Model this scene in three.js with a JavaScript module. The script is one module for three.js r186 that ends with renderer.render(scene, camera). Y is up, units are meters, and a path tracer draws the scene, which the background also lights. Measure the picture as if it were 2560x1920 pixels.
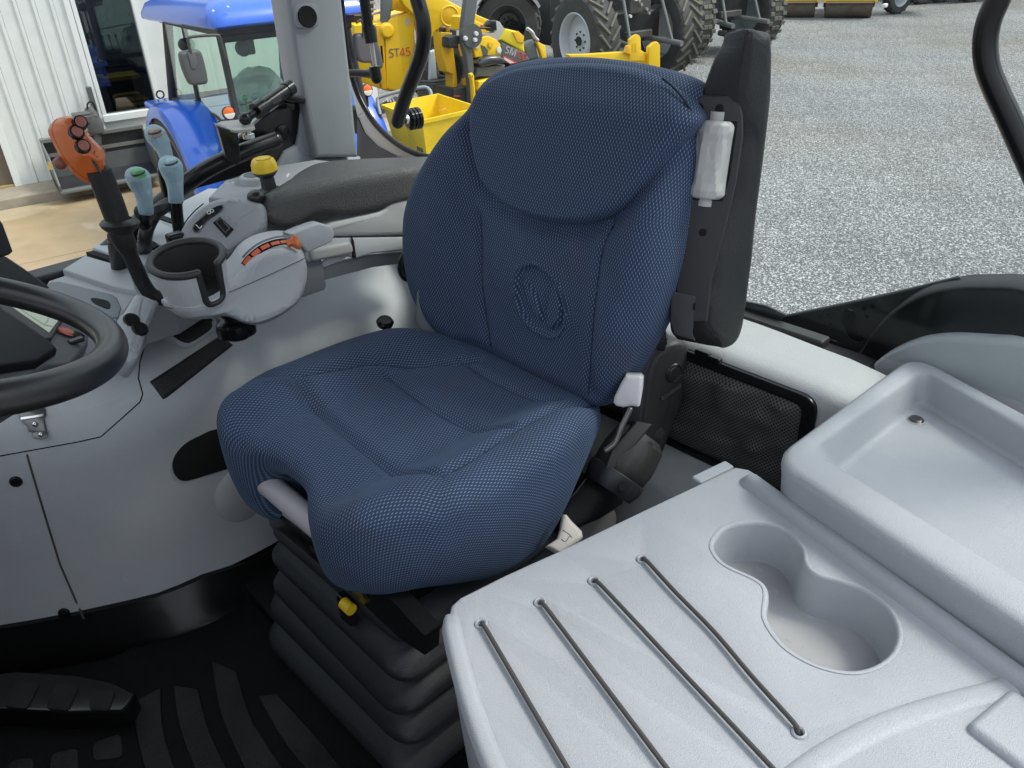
import * as THREE from 'three';
import { RoundedBoxGeometry } from 'three/addons/geometries/RoundedBoxGeometry.js';
import { mergeGeometries, toCreasedNormals } from 'three/addons/utils/BufferGeometryUtils.js';
import { FontLoader } from 'three/addons/loaders/FontLoader.js';
import { TextGeometry } from 'three/addons/geometries/TextGeometry.js';

// ---------------------------------------------------------------- camera, sky, sun, exposure
const scene = new THREE.Scene();
const V = (x, y, z) => new THREE.Vector3(x, y, z);
const FOC = 2000, PITCH = 30.5 * Math.PI / 180, YAW = 43 * Math.PI / 180, ROLL = 2.3 * Math.PI / 180;   // photo pixels (2560 x 1920), degrees
const FW = V(Math.sin(YAW) * Math.cos(PITCH), -Math.sin(PITCH), -Math.cos(YAW) * Math.cos(PITCH));
const R0 = FW.clone().cross(V(0, 1, 0)).normalize(), U0 = R0.clone().cross(FW);
const RT = R0.clone().multiplyScalar(Math.cos(ROLL)).addScaledVector(U0, -Math.sin(ROLL));
const UP = R0.clone().multiplyScalar(Math.sin(ROLL)).addScaledVector(U0, Math.cos(ROLL));
const CAM = V(-0.92679838, 2.36786734, 0.85858237);
const camera = new THREE.PerspectiveCamera(2 * Math.atan(960 / FOC) * 180 / Math.PI, 4 / 3, 0.05, 400);
camera.position.copy(CAM);
camera.quaternion.setFromRotationMatrix(new THREE.Matrix4().makeBasis(RT, UP, FW.clone().negate()));
scene.add(camera);

const SUN = V(0.50, 0.80, 0.42).normalize();
{
  const w = 512, h = 256, d = new Float32Array(w * h * 4);
  let seed = 7; const rnd = () => (seed = (seed * 16807) % 2147483647) / 2147483647;
  const G = 64, lat = new Float32Array(G * G); for (let i = 0; i < G * G; i++) lat[i] = rnd();
  const noise = (x, y) => { const xi = Math.floor(x), yi = Math.floor(y), fx = x - xi, fy = y - yi, s = t => t * t * (3 - 2 * t), g = (a, b) => lat[((b % G + G) % G) * G + (a % G + G) % G];
    const a = g(xi, yi) + (g(xi + 1, yi) - g(xi, yi)) * s(fx), b = g(xi, yi + 1) + (g(xi + 1, yi + 1) - g(xi, yi + 1)) * s(fx); return a + (b - a) * s(fy); };
  for (let j = 0; j < h; j++) for (let i = 0; i < w; i++) {
    const el = (0.5 - (j + 0.5) / h) * Math.PI * -1, az = (i + 0.5) / w * 2 * Math.PI;     // row 0 is the bottom of the sky
    const y = Math.sin(el), c = Math.cos(el), x = -Math.cos(az) * c, z = -Math.sin(az) * c;
    const s = Math.max(0, x * SUN.x + y * SUN.y + z * SUN.z);
    const cl = 0.55 * noise(i / 32, j / 14) + 0.3 * noise(i / 16 + 9, j / 7) + 0.15 * noise(i / 8 + 3, j / 4 + 5);
    const k = (0.42 + 0.84 * Math.max(0, y)) * (0.8 + 0.42 * cl) + 1.5 * Math.pow(s, 24) + 0.5 * Math.pow(s, 4);
    const o = (j * w + i) * 4;
    d[o] = 0.95 * k; d[o + 1] = 1.03 * k; d[o + 2] = 1.13 * k; d[o + 3] = 1;
  }
  const t = new THREE.DataTexture(d, w, h, THREE.RGBAFormat, THREE.FloatType);
  t.mapping = THREE.EquirectangularReflectionMapping; t.magFilter = t.minFilter = THREE.LinearFilter; t.wrapS = THREE.RepeatWrapping; t.needsUpdate = true;
  scene.background = t; scene.environment = t;
}
const sun = new THREE.DirectionalLight(new THREE.Color(1, 0.93, 0.82), 2.1);
sun.position.copy(SUN).multiplyScalar(30); sun.castShadow = true; sun.shadow.radius = 28; sun.shadow.mapSize.set(2048, 2048);
Object.assign(sun.shadow.camera, { left: -15, right: 25, top: 20, bottom: -20, near: 1, far: 80 });
sun.name = 'sun'; scene.add(sun); scene.add(sun.target);
const renderer = new THREE.WebGLRenderer({ antialias: true });
renderer.shadowMap.enabled = true; renderer.toneMapping = THREE.LinearToneMapping; renderer.toneMappingExposure = 1.28;

// ---------------------------------------------------------------- helpers
const GY = -0.5;                                                   // yard level; the cab floor stands 1.7 m above it
const ray = (px, py) => FW.clone().addScaledVector(RT, (px - 1280) / FOC).addScaledVector(UP, (960 - py) / FOC);
const D = (px, py, d) => CAM.clone().addScaledVector(ray(px, py), d);
const onX = (px, py, x) => { const v = ray(px, py); return CAM.clone().addScaledVector(v, (x - CAM.x) / v.x); };
const onY = (px, py, y) => { const v = ray(px, py); return CAM.clone().addScaledVector(v, (y - CAM.y) / v.y); };
const onZ = (px, py, z) => { const v = ray(px, py); return CAM.clone().addScaledVector(v, (z - CAM.z) / v.z); };
const onP = (px, py, p0, n) => { const v = ray(px, py); return CAM.clone().addScaledVector(v, (p0.clone().sub(CAM).dot(n)) / v.dot(n)); };
let SEED = 12345; const rnd = () => (SEED = (SEED * 16807) % 2147483647) / 2147483647;
const lerp = (a, b, t) => a + (b - a) * t, clamp = (x, a, b) => Math.max(a, Math.min(b, x));
const sstep = (a, b, x) => { const t = clamp((x - a) / (b - a), 0, 1); return t * t * (3 - 2 * t); };

const used = new Map(), baseOf = new WeakMap();
function numbered(n) { const k = used.get(n) || 0; used.set(n, k + 1); return k ? `${n}_${String(k).padStart(3, '0')}` : n; }
function tag(o, label, category, group, kind) { if (label) o.userData.label = label; if (category) o.userData.category = category; if (group) o.userData.group = group; if (kind) o.userData.kind = kind; return o; }
function thing(name, label, category, base = V(0, 0, 0), group) {
  const o = new THREE.Group(); o.name = numbered(name); o.position.copy(base); baseOf.set(o, base.clone()); scene.add(o);
  return tag(o, label, category, group);
}
// world-space UVs in metres by the main direction of each triangle
function boxUV(g) {
  if (g.index) g = g.toNonIndexed();
  const p = g.attributes.position, uv = new Float32Array(p.count * 2);
  const a = V(), b = V(), c = V();
  for (let i = 0; i < p.count; i += 3) {
    a.fromBufferAttribute(p, i); b.fromBufferAttribute(p, i + 1); c.fromBufferAttribute(p, i + 2);
    const n = b.clone().sub(a).cross(c.clone().sub(a)), ax = Math.abs(n.x), ay = Math.abs(n.y), az = Math.abs(n.z);
    [a, b, c].forEach((q, k) => { const u = ax > ay && ax > az ? [q.z, q.y] : ay > az ? [q.x, q.z] : [q.x, q.y]; uv[(i + k) * 2] = u[0]; uv[(i + k) * 2 + 1] = u[1]; });
  }
  g.setAttribute('uv', new THREE.BufferAttribute(uv, 2));
  for (const k of Object.keys(g.attributes)) if (!['position', 'normal', 'uv'].includes(k)) g.deleteAttribute(k);
  return g;
}
function part(name, geoms, material, parent, label) {
  const list = (Array.isArray(geoms) ? geoms : [geoms]).map(g => { if (g.userData.keepUV) { const q = g.index ? g.toNonIndexed() : g; for (const k of Object.keys(q.attributes)) if (!['position', 'normal', 'uv'].includes(k)) q.deleteAttribute(k); return q; } return boxUV(g); });
  const m = new THREE.Mesh(list.length > 1 ? mergeGeometries(list) : list[0], material);
  m.name = parent ? name : numbered(name); m.castShadow = m.receiveShadow = true;
  if (parent) { const b = baseOf.get(parent); if (b) m.position.copy(b).negate(); parent.add(m); } else scene.add(m);
  if (label) m.userData.label = label;
  return m;
}
const struct = (name, g, m) => tag(part(name, g, m), null, null, null, 'structure');

// rings of equal length -> closed skin
function skin(rings, { closed = true, cap0 = false, cap1 = false, crease = 0, uvs = null, flip = false } = {}) {
  const n = rings[0].length, pos = [], uv = [], idx = [];
  rings.forEach((r, k) => r.forEach((p, i) => { pos.push(p.x, p.y, p.z); if (uvs) uv.push(...uvs[k][i]); }));
  const m = closed ? n : n - 1, q = (a, b, c) => flip ? idx.push(a, c, b) : idx.push(a, b, c);
  for (let k = 0; k + 1 < rings.length; k++) for (let i = 0; i < m; i++) { const j = (i + 1) % n, A = k * n + i, B = k * n + j, C = A + n, E = B + n; q(A, B, E); q(A, E, C); }
  const cap = (k, rev) => { const c = V(); rings[k].forEach(p => c.add(p)); c.divideScalar(n); const id = pos.length / 3; pos.push(c.x, c.y, c.z);
    if (uvs) { let u = 0, w = 0; uvs[k].forEach(t => { u += t[0] / n; w += t[1] / n; }); uv.push(u, w); }
    for (let i = 0; i < n; i++) { const A = k * n + i, B = k * n + (i + 1) % n; rev ? q(A, id, B) : q(A, B, id); } };
  if (cap0) cap(0, true); if (cap1) cap(rings.length - 1, false);
  let g = new THREE.BufferGeometry(); g.setAttribute('position', new THREE.Float32BufferAttribute(pos, 3));
  if (uvs) { g.setAttribute('uv', new THREE.Float32BufferAttribute(uv, 2)); g.userData.keepUV = true; }
  g.setIndex(idx);
  if (crease) { g = toCreasedNormals(g, crease); if (uvs) g.userData.keepUV = true; } else g.computeVertexNormals();
  return g;
}
const closedCurve = (pts, n, tension = 0.5) => new THREE.CatmullRomCurve3(pts, true, 'catmullrom', tension).getSpacedPoints(n).slice(0, n);
const openCurve = (pts, n) => new THREE.CatmullRomCurve3(pts, false, 'catmullrom', 0.5).getSpacedPoints(n);
function tube(pts, r, n = 40, rs = 12, { straight = false, caps = true, close = false } = {}) {
  let curve;
  if (straight) { curve = new THREE.CurvePath(); for (let i = 0; i + 1 < pts.length; i++) curve.add(new THREE.LineCurve3(pts[i], pts[i + 1])); } else curve = new THREE.CatmullRomCurve3(pts, close, 'catmullrom', 0.5);
  const gs = [boxUV(new THREE.TubeGeometry(curve, n, r, rs, close))];
  if (caps && !close) for (const p of [pts[0], pts[pts.length - 1]]) { const s = new THREE.SphereGeometry(r, rs, 8); s.translate(p.x, p.y, p.z); gs.push(boxUV(s)); }
  return gs.length > 1 ? mergeGeometries(gs) : gs[0];
}
function rod(a, b, r0, r1 = r0, seg = 18) { const d = b.clone().sub(a), g = new THREE.CylinderGeometry(r1, r0, d.length(), seg); g.translate(0, d.length() / 2, 0); g.applyQuaternion(new THREE.Quaternion().setFromUnitVectors(V(0, 1, 0), d.normalize())); g.translate(a.x, a.y, a.z); return g; }
function ball(p, r, s = 16) { const g = new THREE.SphereGeometry(r, s, s * 0.75 | 0); g.translate(p.x, p.y, p.z); return g; }
// lathe about an axis: profile [[r, h], ...]
function lathe(prof, at, axis = V(0, 1, 0), seg = 40, a0 = 0, al = Math.PI * 2, crease = 0.6) { let g = new THREE.LatheGeometry(prof.map(q => new THREE.Vector2(Math.max(q[0], 1e-5), q[1])), seg, a0, al); g = toCreasedNormals(g, crease); g.applyQuaternion(new THREE.Quaternion().setFromUnitVectors(V(0, 1, 0), axis.clone().normalize())); g.translate(at.x, at.y, at.z); return g; }
function basis(p0, n, hint = V(0, 1, 0)) { const w = n.clone().normalize(); let u = hint.clone().cross(w); if (u.length() < 1e-3) u = V(1, 0, 0).cross(w); u.normalize(); const v = w.clone().cross(u); return { p0, u, v, w, to: (p) => { const d = p.clone().sub(p0); return new THREE.Vector2(d.dot(u), d.dot(v)); }, m: new THREE.Matrix4().makeBasis(u, v, w).setPosition(p0) }; }
// a plate whose outer face passes through the (coplanar) points; n points outwards
function plate(pts, n, thick, { bevel = 0.002, holes = [], smooth = 0, bseg = 3, crease = 0.5 } = {}) {
  const b = basis(pts[0], n); let q = pts; if (smooth) q = closedCurve(pts, smooth);
  let s2 = q.map(b.to);
  if (THREE.ShapeUtils.area(s2) < 0) s2 = s2.reverse();
  const sh = new THREE.Shape(s2);
  for (const h of holes) { let h2 = h.map(b.to); if (THREE.ShapeUtils.area(h2) > 0) h2 = h2.reverse(); sh.holes.push(new THREE.Path(h2)); }
  const bv = Math.min(bevel, thick * 0.49);
  let g = new THREE.ExtrudeGeometry(sh, { depth: Math.max(thick - 2 * bv, 1e-4), bevelEnabled: bv > 0, bevelThickness: bv, bevelSize: bv, bevelOffset: -bv, bevelSegments: bseg, curveSegments: 8 });
  g.translate(0, 0, -thick + bv); g.applyMatrix4(b.m);
  g = toCreasedNormals(boxUV(g), crease);
  return g;
}
function box(c, sx, sy, sz, r = 0.004, rot = null, seg = 3) { const g = r > 0 ? new RoundedBoxGeometry(sx, sy, sz, seg, Math.min(r, sx / 2.01, sy / 2.01, sz / 2.01)) : new THREE.BoxGeometry(sx, sy, sz); if (rot) g.applyQuaternion(rot); g.translate(c.x, c.y, c.z); return g; }
const frameQ = (x, y, z) => new THREE.Quaternion().setFromRotationMatrix(new THREE.Matrix4().makeBasis(x, y, z));
function roundPoly(pts, r, seg = 6) {                               // pts: Vector2[]; equal count of points per corner
  const out = [], n = pts.length;
  for (let i = 0; i < n; i++) {
    const p = pts[i], a = pts[(i + n - 1) % n].clone().sub(p), b = pts[(i + 1) % n].clone().sub(p), rr = Array.isArray(r) ? r[i] : r;
    const la = Math.min(rr, a.length() * 0.49), lb = Math.min(rr, b.length() * 0.49);
    const A = p.clone().addScaledVector(a.normalize(), la), B = p.clone().addScaledVector(b.normalize(), lb);
    for (let k = 0; k <= seg; k++) { const t = k / seg; out.push(new THREE.Vector2((1 - t) * (1 - t) * A.x + 2 * t * (1 - t) * p.x + t * t * B.x, (1 - t) * (1 - t) * A.y + 2 * t * (1 - t) * p.y + t * t * B.y)); }
  }
  return out;
}
const xz = (arr, y) => arr.map(p => V(p.x, y, p.y));
const P2 = p => new THREE.Vector2(p.x, p.z);
const caster = new THREE.Raycaster();
function hit(px, py, mesh) { mesh.updateWorldMatrix(true, false); caster.set(CAM, ray(px, py).normalize()); const h = caster.intersectObject(mesh, false)[0]; if (!h) return null; const n = h.face.normal.clone(); if (n.dot(caster.ray.direction) > 0) n.negate(); return { p: h.point, n }; }

// ---------------------------------------------------------------- textures and materials
const GRID = 256, LAT = new Float32Array(GRID * GRID); for (let i = 0; i < LAT.length; i++) LAT[i] = rnd();
function vn(x, y, per) { const xi = Math.floor(x), yi = Math.floor(y), fx = x - xi, fy = y - yi, s = t => t * t * (3 - 2 * t), w = a => ((a % per) + per) % per, g = (a, b) => LAT[w(b) * GRID + w(a)]; const a = lerp(g(xi, yi), g(xi + 1, yi), s(fx)), b = lerp(g(xi, yi + 1), g(xi + 1, yi + 1), s(fx)); return lerp(a, b, s(fy)); }
function fbm(u, v, base, oct) { let s = 0, a = 0.5, f = base, t = 0; for (let o = 0; o < oct; o++) { s += a * vn(u * f + o * 17, v * f + o * 31, Math.min(f, GRID)); t += a; a *= 0.5; f *= 2; } return s / t; }
function tex(size, fn, { srgb = false, rep = 1, h = size } = {}) {
  const d = new Uint8Array(size * h * 4);
  for (let j = 0; j < h; j++) for (let i = 0; i < size; i++) { const c = fn(i / size, j / h, i, j), o = (j * size + i) * 4; d[o] = clamp(c[0], 0, 1) * 255; d[o + 1] = clamp(c[1], 0, 1) * 255; d[o + 2] = clamp(c[2], 0, 1) * 255; d[o + 3] = 255; }
  const t = new THREE.DataTexture(d, size, h); t.wrapS = t.wrapT = THREE.RepeatWrapping; t.magFilter = THREE.LinearFilter; t.minFilter = THREE.LinearMipmapLinearFilter; t.generateMipmaps = true;
  if (srgb) t.colorSpace = THREE.SRGBColorSpace; t.repeat.set(rep, Array.isArray(rep) ? rep[1] : rep); t.needsUpdate = true; return t;
}
const rpt = (t, x, y = x) => { const c = t.clone(); c.repeat.set(x, y); c.needsUpdate = true; return c; };
const toS = v => v <= 0.0031308 ? v * 12.92 : 1.055 * Math.pow(v, 1 / 2.4) - 0.055;
// leather-like grain of moulded plastic: 40 mm tile
const grainT = tex(256, (u, v) => { const a = vn(u * 40, v * 40, 40), b = vn(u * 80 + 5, v * 80 + 3, 80), k = Math.abs(a - 0.5) * 1.3 + 0.35 * b; return [k, k, k]; }, { rep: 25 });
// soft blotches (dust, handling): 0.5 m tile
const blotT = (r, g, b, amt, seed = 0) => tex(256, (u, v) => { const n = fbm(u + seed, v, 4, 5), m = fbm(u, v + seed, 16, 3); let k = 1 - amt + amt * (0.5 + 0.9 * (n - 0.35) + 0.25 * (m - 0.5)) * 1.3; const fl = vn(u * 128 + seed * 7, v * 128, 128), ar = fbm(u + 0.3, v + seed, 5, 3); if (fl > 0.962 && ar > 0.53) k *= 1 - 0.6 * amt; const sc = vn(u * 9 + seed + v * 30, v * 3 + u * 55, 256); if (sc > 0.88 && ar < 0.47) k *= 1 + 0.35 * amt; return [toS(r * k), toS(g * k), toS(b * k)]; }, { srgb: true, rep: 2 });
const roughT = (lo, hi) => tex(256, (u, v) => { const k = lerp(lo, hi, clamp(fbm(u, v, 6, 5) * 1.6 - 0.3, 0, 1)); return [k, k, k]; }, { rep: 3 });
const dustRough = roughT(0.3, 0.75);
const mat = (r, g, b, rough = 0.6, o = {}) => new THREE.MeshStandardMaterial({ color: new THREE.Color().setRGB(r, g, b), roughness: rough, metalness: 0, ...o });
const phys = (r, g, b, rough = 0.6, o = {}) => new THREE.MeshPhysicalMaterial({ color: new THREE.Color().setRGB(r, g, b), roughness: rough, metalness: 0, ...o });
const white = new THREE.Color(1, 1, 1);
const M = {
  grey: mat(1, 1, 1, 0.52, { map: blotT(0.47, 0.49, 0.515, 0.12), bumpMap: grainT, bumpScale: 0.0004 }),
  pale: mat(1, 1, 1, 0.5, { map: blotT(0.37, 0.39, 0.42, 0.12, 3), bumpMap: grainT, bumpScale: 0.0004 }),
  slate: mat(0.16, 0.17, 0.19, 0.5, { bumpMap: grainT, bumpScale: 0.0003 }),
  pillar: mat(0.27, 0.285, 0.305, 0.5, { bumpMap: grainT, bumpScale: 0.0003 }),
  charcoal: phys(0.024, 0.025, 0.027, 0.44, { specularIntensity: 0.7, bumpMap: grainT, bumpScale: 0.0006 }),
  bellow: phys(0.022, 0.024, 0.028, 0.42, { specularIntensity: 0.7, bumpMap: grainT, bumpScale: 0.0004 }),
  black: phys(0.010, 0.010, 0.011, 0.42, { specularIntensity: 0.55, roughnessMap: dustRough }),
  gloss: phys(0.006, 0.006, 0.007, 0.30, { specularIntensity: 0.6, clearcoat: 0.35, clearcoatRoughness: 0.15 }),
  rubber: phys(1, 1, 1, 0.6, { specularIntensity: 0.3, map: blotT(0.007, 0.007, 0.0075, 0.6, 1), bumpMap: grainT, bumpScale: 0.0008 }),
  void: mat(0.004, 0.004, 0.004, 0.9),
  white: mat(0.66, 0.65, 0.66, 0.42),
  cream: mat(0.55, 0.50, 0.47, 0.45),
  orange: phys(0.66, 0.15, 0.032, 0.34, { clearcoat: 0.35, clearcoatRoughness: 0.25 }),
  red: phys(0.55, 0.05, 0.02, 0.35),
  yellow: mat(0.75, 0.50, 0.03, 0.42),
  levblue: mat(1, 1, 1, 0.42, { map: blotT(0.30, 0.43, 0.50, 0.5, 2) }),
  green: mat(0.10, 0.36, 0.14, 0.4),
  brown: mat(0.34, 0.25, 0.23, 0.45),
  chrome: mat(0.75, 0.75, 0.74, 0.22, { metalness: 1 }),
  steel: mat(0.45, 0.45, 0.44, 0.42, { metalness: 0.7 }),
  glass: phys(1, 1, 1, 0.0, { transmission: 1, thickness: 0, ior: 1.45, specularIntensity: 0.2 }),
};
M.glass.color.setRGB(0.93, 0.96, 0.95);
// ---------------------------------------------------------------- yard, apron, building
const gravelT = (() => {
  const S = 1024, hmap = new Float32Array(S * S), tone = new Float32Array(S * S);
  const N = 34000; for (let k = 0; k < N; k++) { const cx = rnd() * S, cy = rnd() * S, r = 1.7 + rnd() * rnd() * 5.4, e = 0.65 + 0.35 * rnd(), a = rnd() * 3.14, ca = Math.cos(a), sa = Math.sin(a), t = 0.2 + 0.8 * rnd(), b = 0.3 + rnd(); const R = Math.ceil(r);
    for (let y = -R; y <= R; y++) for (let x = -R; x <= R; x++) { const u = (x * ca + y * sa) / r, v = (-x * sa + y * ca) / (r * e), q = u * u + v * v; if (q > 1) continue; const hh = b * 0.4 + 0.6 * Math.sqrt(1 - q) * r / 5, o = (((cy + y) | 0) + S) % S * S + (((cx + x) | 0) + S) % S; if (hh > hmap[o]) { hmap[o] = hh; tone[o] = t; } } }
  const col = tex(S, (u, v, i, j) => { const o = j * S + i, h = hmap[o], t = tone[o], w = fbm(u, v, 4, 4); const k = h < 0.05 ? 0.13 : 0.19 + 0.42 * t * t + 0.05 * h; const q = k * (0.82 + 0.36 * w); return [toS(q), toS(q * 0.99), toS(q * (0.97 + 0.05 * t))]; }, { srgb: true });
  const bmp = tex(S, (u, v, i, j) => { const h = hmap[j * S + i]; return [h, h, h]; });
  return [col, bmp];
})();
{
  // the yard: one sheet, finer towards the tractor; brown worn patches are tinted per vertex
  const N = 160, pos = [], uv = [], col = [], idx = [];
  const sp = t => Math.sign(t) * (Math.pow(Math.abs(t), 2.2) * 190 + Math.abs(t) * 10);
  for (let j = 0; j <= N; j++) for (let i = 0; i <= N; i++) { const x = 8 + sp(i / N * 2 - 1), z = -4 + sp(j / N * 2 - 1); pos.push(x, GY, z); uv.push(x / 2.2, z / 2.2);
    const w = fbm(x / 40 + 3, z / 40 + 7, 16, 4), w2 = vn(x * 0.5 + 40, z * 0.16 + 40, 256), d = clamp((w - 0.42) * 2.2 + (w2 - 0.5) * 0.5, 0, 1) * sstep(7, 15, x - z * 0.4), k = 0.9 + 0.25 * (w2 - 0.5); col.push(k * lerp(1, 0.9, d), k * lerp(1, 0.83, d), k * lerp(1.0, 0.72, d)); }
  for (let j = 0; j < N; j++) for (let i = 0; i < N; i++) { const a = j * (N + 1) + i; idx.push(a, a + N + 1, a + 1, a + 1, a + N + 1, a + N + 2); }
  const g = new THREE.BufferGeometry(); g.setAttribute('position', new THREE.Float32BufferAttribute(pos, 3)); g.setAttribute('uv', new THREE.Float32BufferAttribute(uv, 2)); g.setAttribute('color', new THREE.Float32BufferAttribute(col, 3)); g.setIndex(idx); g.computeVertexNormals();
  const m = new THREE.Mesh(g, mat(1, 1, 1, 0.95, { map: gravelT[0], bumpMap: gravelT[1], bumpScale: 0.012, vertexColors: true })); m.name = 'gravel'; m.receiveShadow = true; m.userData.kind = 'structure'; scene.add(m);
}
const concT = tex(1024, (u, v) => { const n = fbm(u, v, 5, 6), m = fbm(u + 0.3, v * 1 + 0.2, 24, 3), s = fbm(u * 1 + 0.7, v, 3, 3), pale = sstep(0.60, 0.68, fbm(u + 0.11, v + 0.4, 6, 4)); let r = 0.44, g = 0.315, b = 0.19; const k = 0.62 + 0.7 * n + 0.22 * (m - 0.5); r = lerp(r, 0.52, pale * 0.9) * k; g = lerp(g, 0.43, pale * 0.7) * k; b = lerp(b, 0.31, pale * 0.7) * k * (0.9 + 0.25 * s); return [toS(r), toS(g), toS(b)]; }, { srgb: true, rep: 0.22 });
M.concrete = mat(1, 1, 1, 0.85, { map: concT, bumpMap: rpt(grainT, 6), bumpScale: 0.003 });
M.slabc = mat(1, 1, 1, 0.85, { map: blotT(0.40, 0.34, 0.27, 0.35, 4), bumpMap: rpt(grainT, 6), bumpScale: 0.004 });
// the building runs 10 degrees off the tractor
const wallP = onY(49, 464, GY + 0.13), WTH = 10 * Math.PI / 180, WX = V(Math.cos(WTH), 0, Math.sin(WTH)), WN = V(-Math.sin(WTH), 0, Math.cos(WTH));
const onW = (px, py, off = 0) => onP(px, py, wallP.clone().addScaledVector(WN, off), WN);
const wAt = p => p.clone().sub(wallP).dot(WX);
const W = (s, y, off = 0) => wallP.clone().addScaledVector(WX, s).addScaledVector(WN, off).setY(y);
const wq = frameQ(WX, V(0, 1, 0), WN);
const wbox = (s0, s1, y0, y1, o0, o1, r = 0.004) => box(W((s0 + s1) / 2, (y0 + y1) / 2, (o0 + o1) / 2), Math.abs(s1 - s0), y1 - y0, Math.abs(o1 - o0), r, wq);
{
  // concrete apron in big slabs with open joints, then the raised walk along the wall
  const edge = onY(0, 529, GY + 0.004), eo = edge.clone().sub(wallP).dot(WN);
  const xs = [-14, -9, -5.2, -2.1, 0.9, 3.6], zs = [eo - 0.02, eo + 2.15, eo + 4.3, eo + 7];
  const slabs = []; for (let i = 0; i + 1 < xs.length; i++) for (let j = 0; j + 1 < zs.length; j++) slabs.push(wbox(xs[i] + 0.008, xs[i + 1] - 0.008, GY - 0.1, GY + 0.012, zs[j] + 0.008, zs[j + 1] - 0.008, 0.006));
  const a = struct('apron', slabs[0], M.concrete); slabs.slice(1).forEach(g => part('concrete_slab', g, M.concrete, a));
  struct('walkway', wbox(-14, 6, GY - 0.1, GY + 0.13, -0.3, eo - 0.03, 0.02), M.slabc);
}
{
  const b = thing('white_building', 'white ribbed metal building with dark window behind the blue tractor', 'building', W(0, GY, 0));
  const wm = mat(1, 1, 1, 0.45, { map: blotT(0.74, 0.75, 0.745, 0.10, 6) }), tm = mat(0.78, 0.79, 0.79, 0.4);
  const y0 = GY + 0.13, y1 = 3.2;
  const wl = wAt(onW(185, 0)), wr = wAt(onW(326, 0)), sy = onW(264, 287).y, corner = wAt(onW(432, 280)) + 3;
  // ribbed panels left of the window: each panel is a flat pan with a raised rib
  const pitch = 0.19, first = 0.03; let s = first;
  for (; s < wl - 0.16; s += pitch) part('wall_panel', [wbox(s, Math.min(s + pitch - 0.004, wl - 0.12), y0, y1, -0.05, 0.0, 0.002), wbox(s + pitch - 0.045, Math.min(s + pitch - 0.005, wl - 0.12), y0, y1, -0.01, 0.022, 0.01)], wm, b);
  part('corner_trim', wbox(wl - 0.125, wl - 0.055, y0, y1, -0.05, 0.03, 0.006), tm, b);
  part('lower_wall', wbox(wl - 0.05, corner, y0, sy - 0.09, -0.05, 0.0, 0.002), wm, b);
  part('upper_wall', wbox(wr + 0.06, corner, sy - 0.085, y1, -0.05, 0.002, 0.002), wm, b);
  const win = part('window', [wbox(wl - 0.05, wl, sy - 0.02, y1, -0.06, 0.035), wbox(wr, wr + 0.055, sy - 0.02, y1, -0.06, 0.035), wbox(wl - 0.055, wr + 0.06, sy - 0.085, sy, -0.06, 0.05, 0.008)], tm, b);
  const pm = phys(0.45, 0.50, 0.58, 0.02, { transmission: 1, thickness: 0, ior: 2.1 });
  part('pane', wbox(wl, wr, sy, y1, -0.045, -0.039, 0), pm, win);
  // dark room behind the glass
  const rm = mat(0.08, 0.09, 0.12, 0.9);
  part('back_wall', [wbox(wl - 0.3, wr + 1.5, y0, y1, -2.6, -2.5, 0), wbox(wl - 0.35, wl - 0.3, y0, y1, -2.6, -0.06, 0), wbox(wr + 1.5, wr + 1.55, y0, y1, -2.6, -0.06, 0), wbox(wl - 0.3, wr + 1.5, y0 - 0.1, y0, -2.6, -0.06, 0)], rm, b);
  part('roof', [wbox(-4, wl - 0.3, y1, y1 + 0.15, -4, 0.12), wbox(wr + 1.5, corner, y1, y1 + 0.15, -4, 0.12), wbox(wl - 0.3, wr + 1.5, y1, y1 + 0.15, -0.9, 0.12)], tm, b);  // gap over the room is made up, letting sky light in
  // door at the left edge of the picture
  const dr = wAt(onW(5, 360));
  const dd = part('door', wbox(-1.2, -0.05, y0, y1 - 0.4, -0.06, -0.03), mat(0.16, 0.12, 0.09, 0.5), b);
  part('door_frame', wbox(-0.05, 0.03, y0, y1, -0.06, 0.03, 0.006), tm, dd);
  part('threshold', wbox(-1.2, -0.055, y0 - 0.02, y0 + 0.03, -0.05, 0.02), mat(0.4, 0.3, 0.12, 0.5), dd);
  part('wall_panel', wbox(-5, -1.2, y0, y1, -0.05, 0, 0.002), wm, b);
  // the machine standing in the dark room
  const k = thing('compact_roller', 'yellow compact machine with a roll frame seen through the dark window', 'machine', W(wl + 0.35, y0, -1.2));
  const ym = mat(0.75, 0.46, 0.02, 0.5), c0 = (wl + wr) / 2 + 0.22;
  const by = onW(330, 280, -1.2).y;
  part('body', [wbox(c0 - 0.22, c0 + 0.22, by - 0.35, by + 0.22, -1.6, -1.0, 0.1), wbox(c0 - 0.34, c0 + 0.16, by + 0.46, by + 0.52, -1.4, -0.98, 0.015)], ym, k);
  for (let i = 0; i < 3; i++) part('grille_slat', wbox(c0 - 0.13, c0 + 0.12, by + 0.02 + i * 0.07, by + 0.04 + i * 0.07, -0.999, -0.985, 0.004), M.black, k);
  part('roll_frame', [tube([W(c0 - 0.25, by, -1.2), W(c0 - 0.25, by + 0.62, -1.2), W(c0 + 0.16, by + 0.62, -1.2), W(c0 + 0.16, by, -1.2)], 0.02, 30, 8, { straight: true }), wbox(c0 - 0.3, c0 + 0.2, by + 0.3, by + 0.47, -1.35, -1.05, 0.03)], M.black, k);
  part('chassis', wbox(c0 - 0.25, c0 + 0.2, y0, by - 0.11, -1.45, -0.95, 0.03), M.black, k);
}
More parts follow.
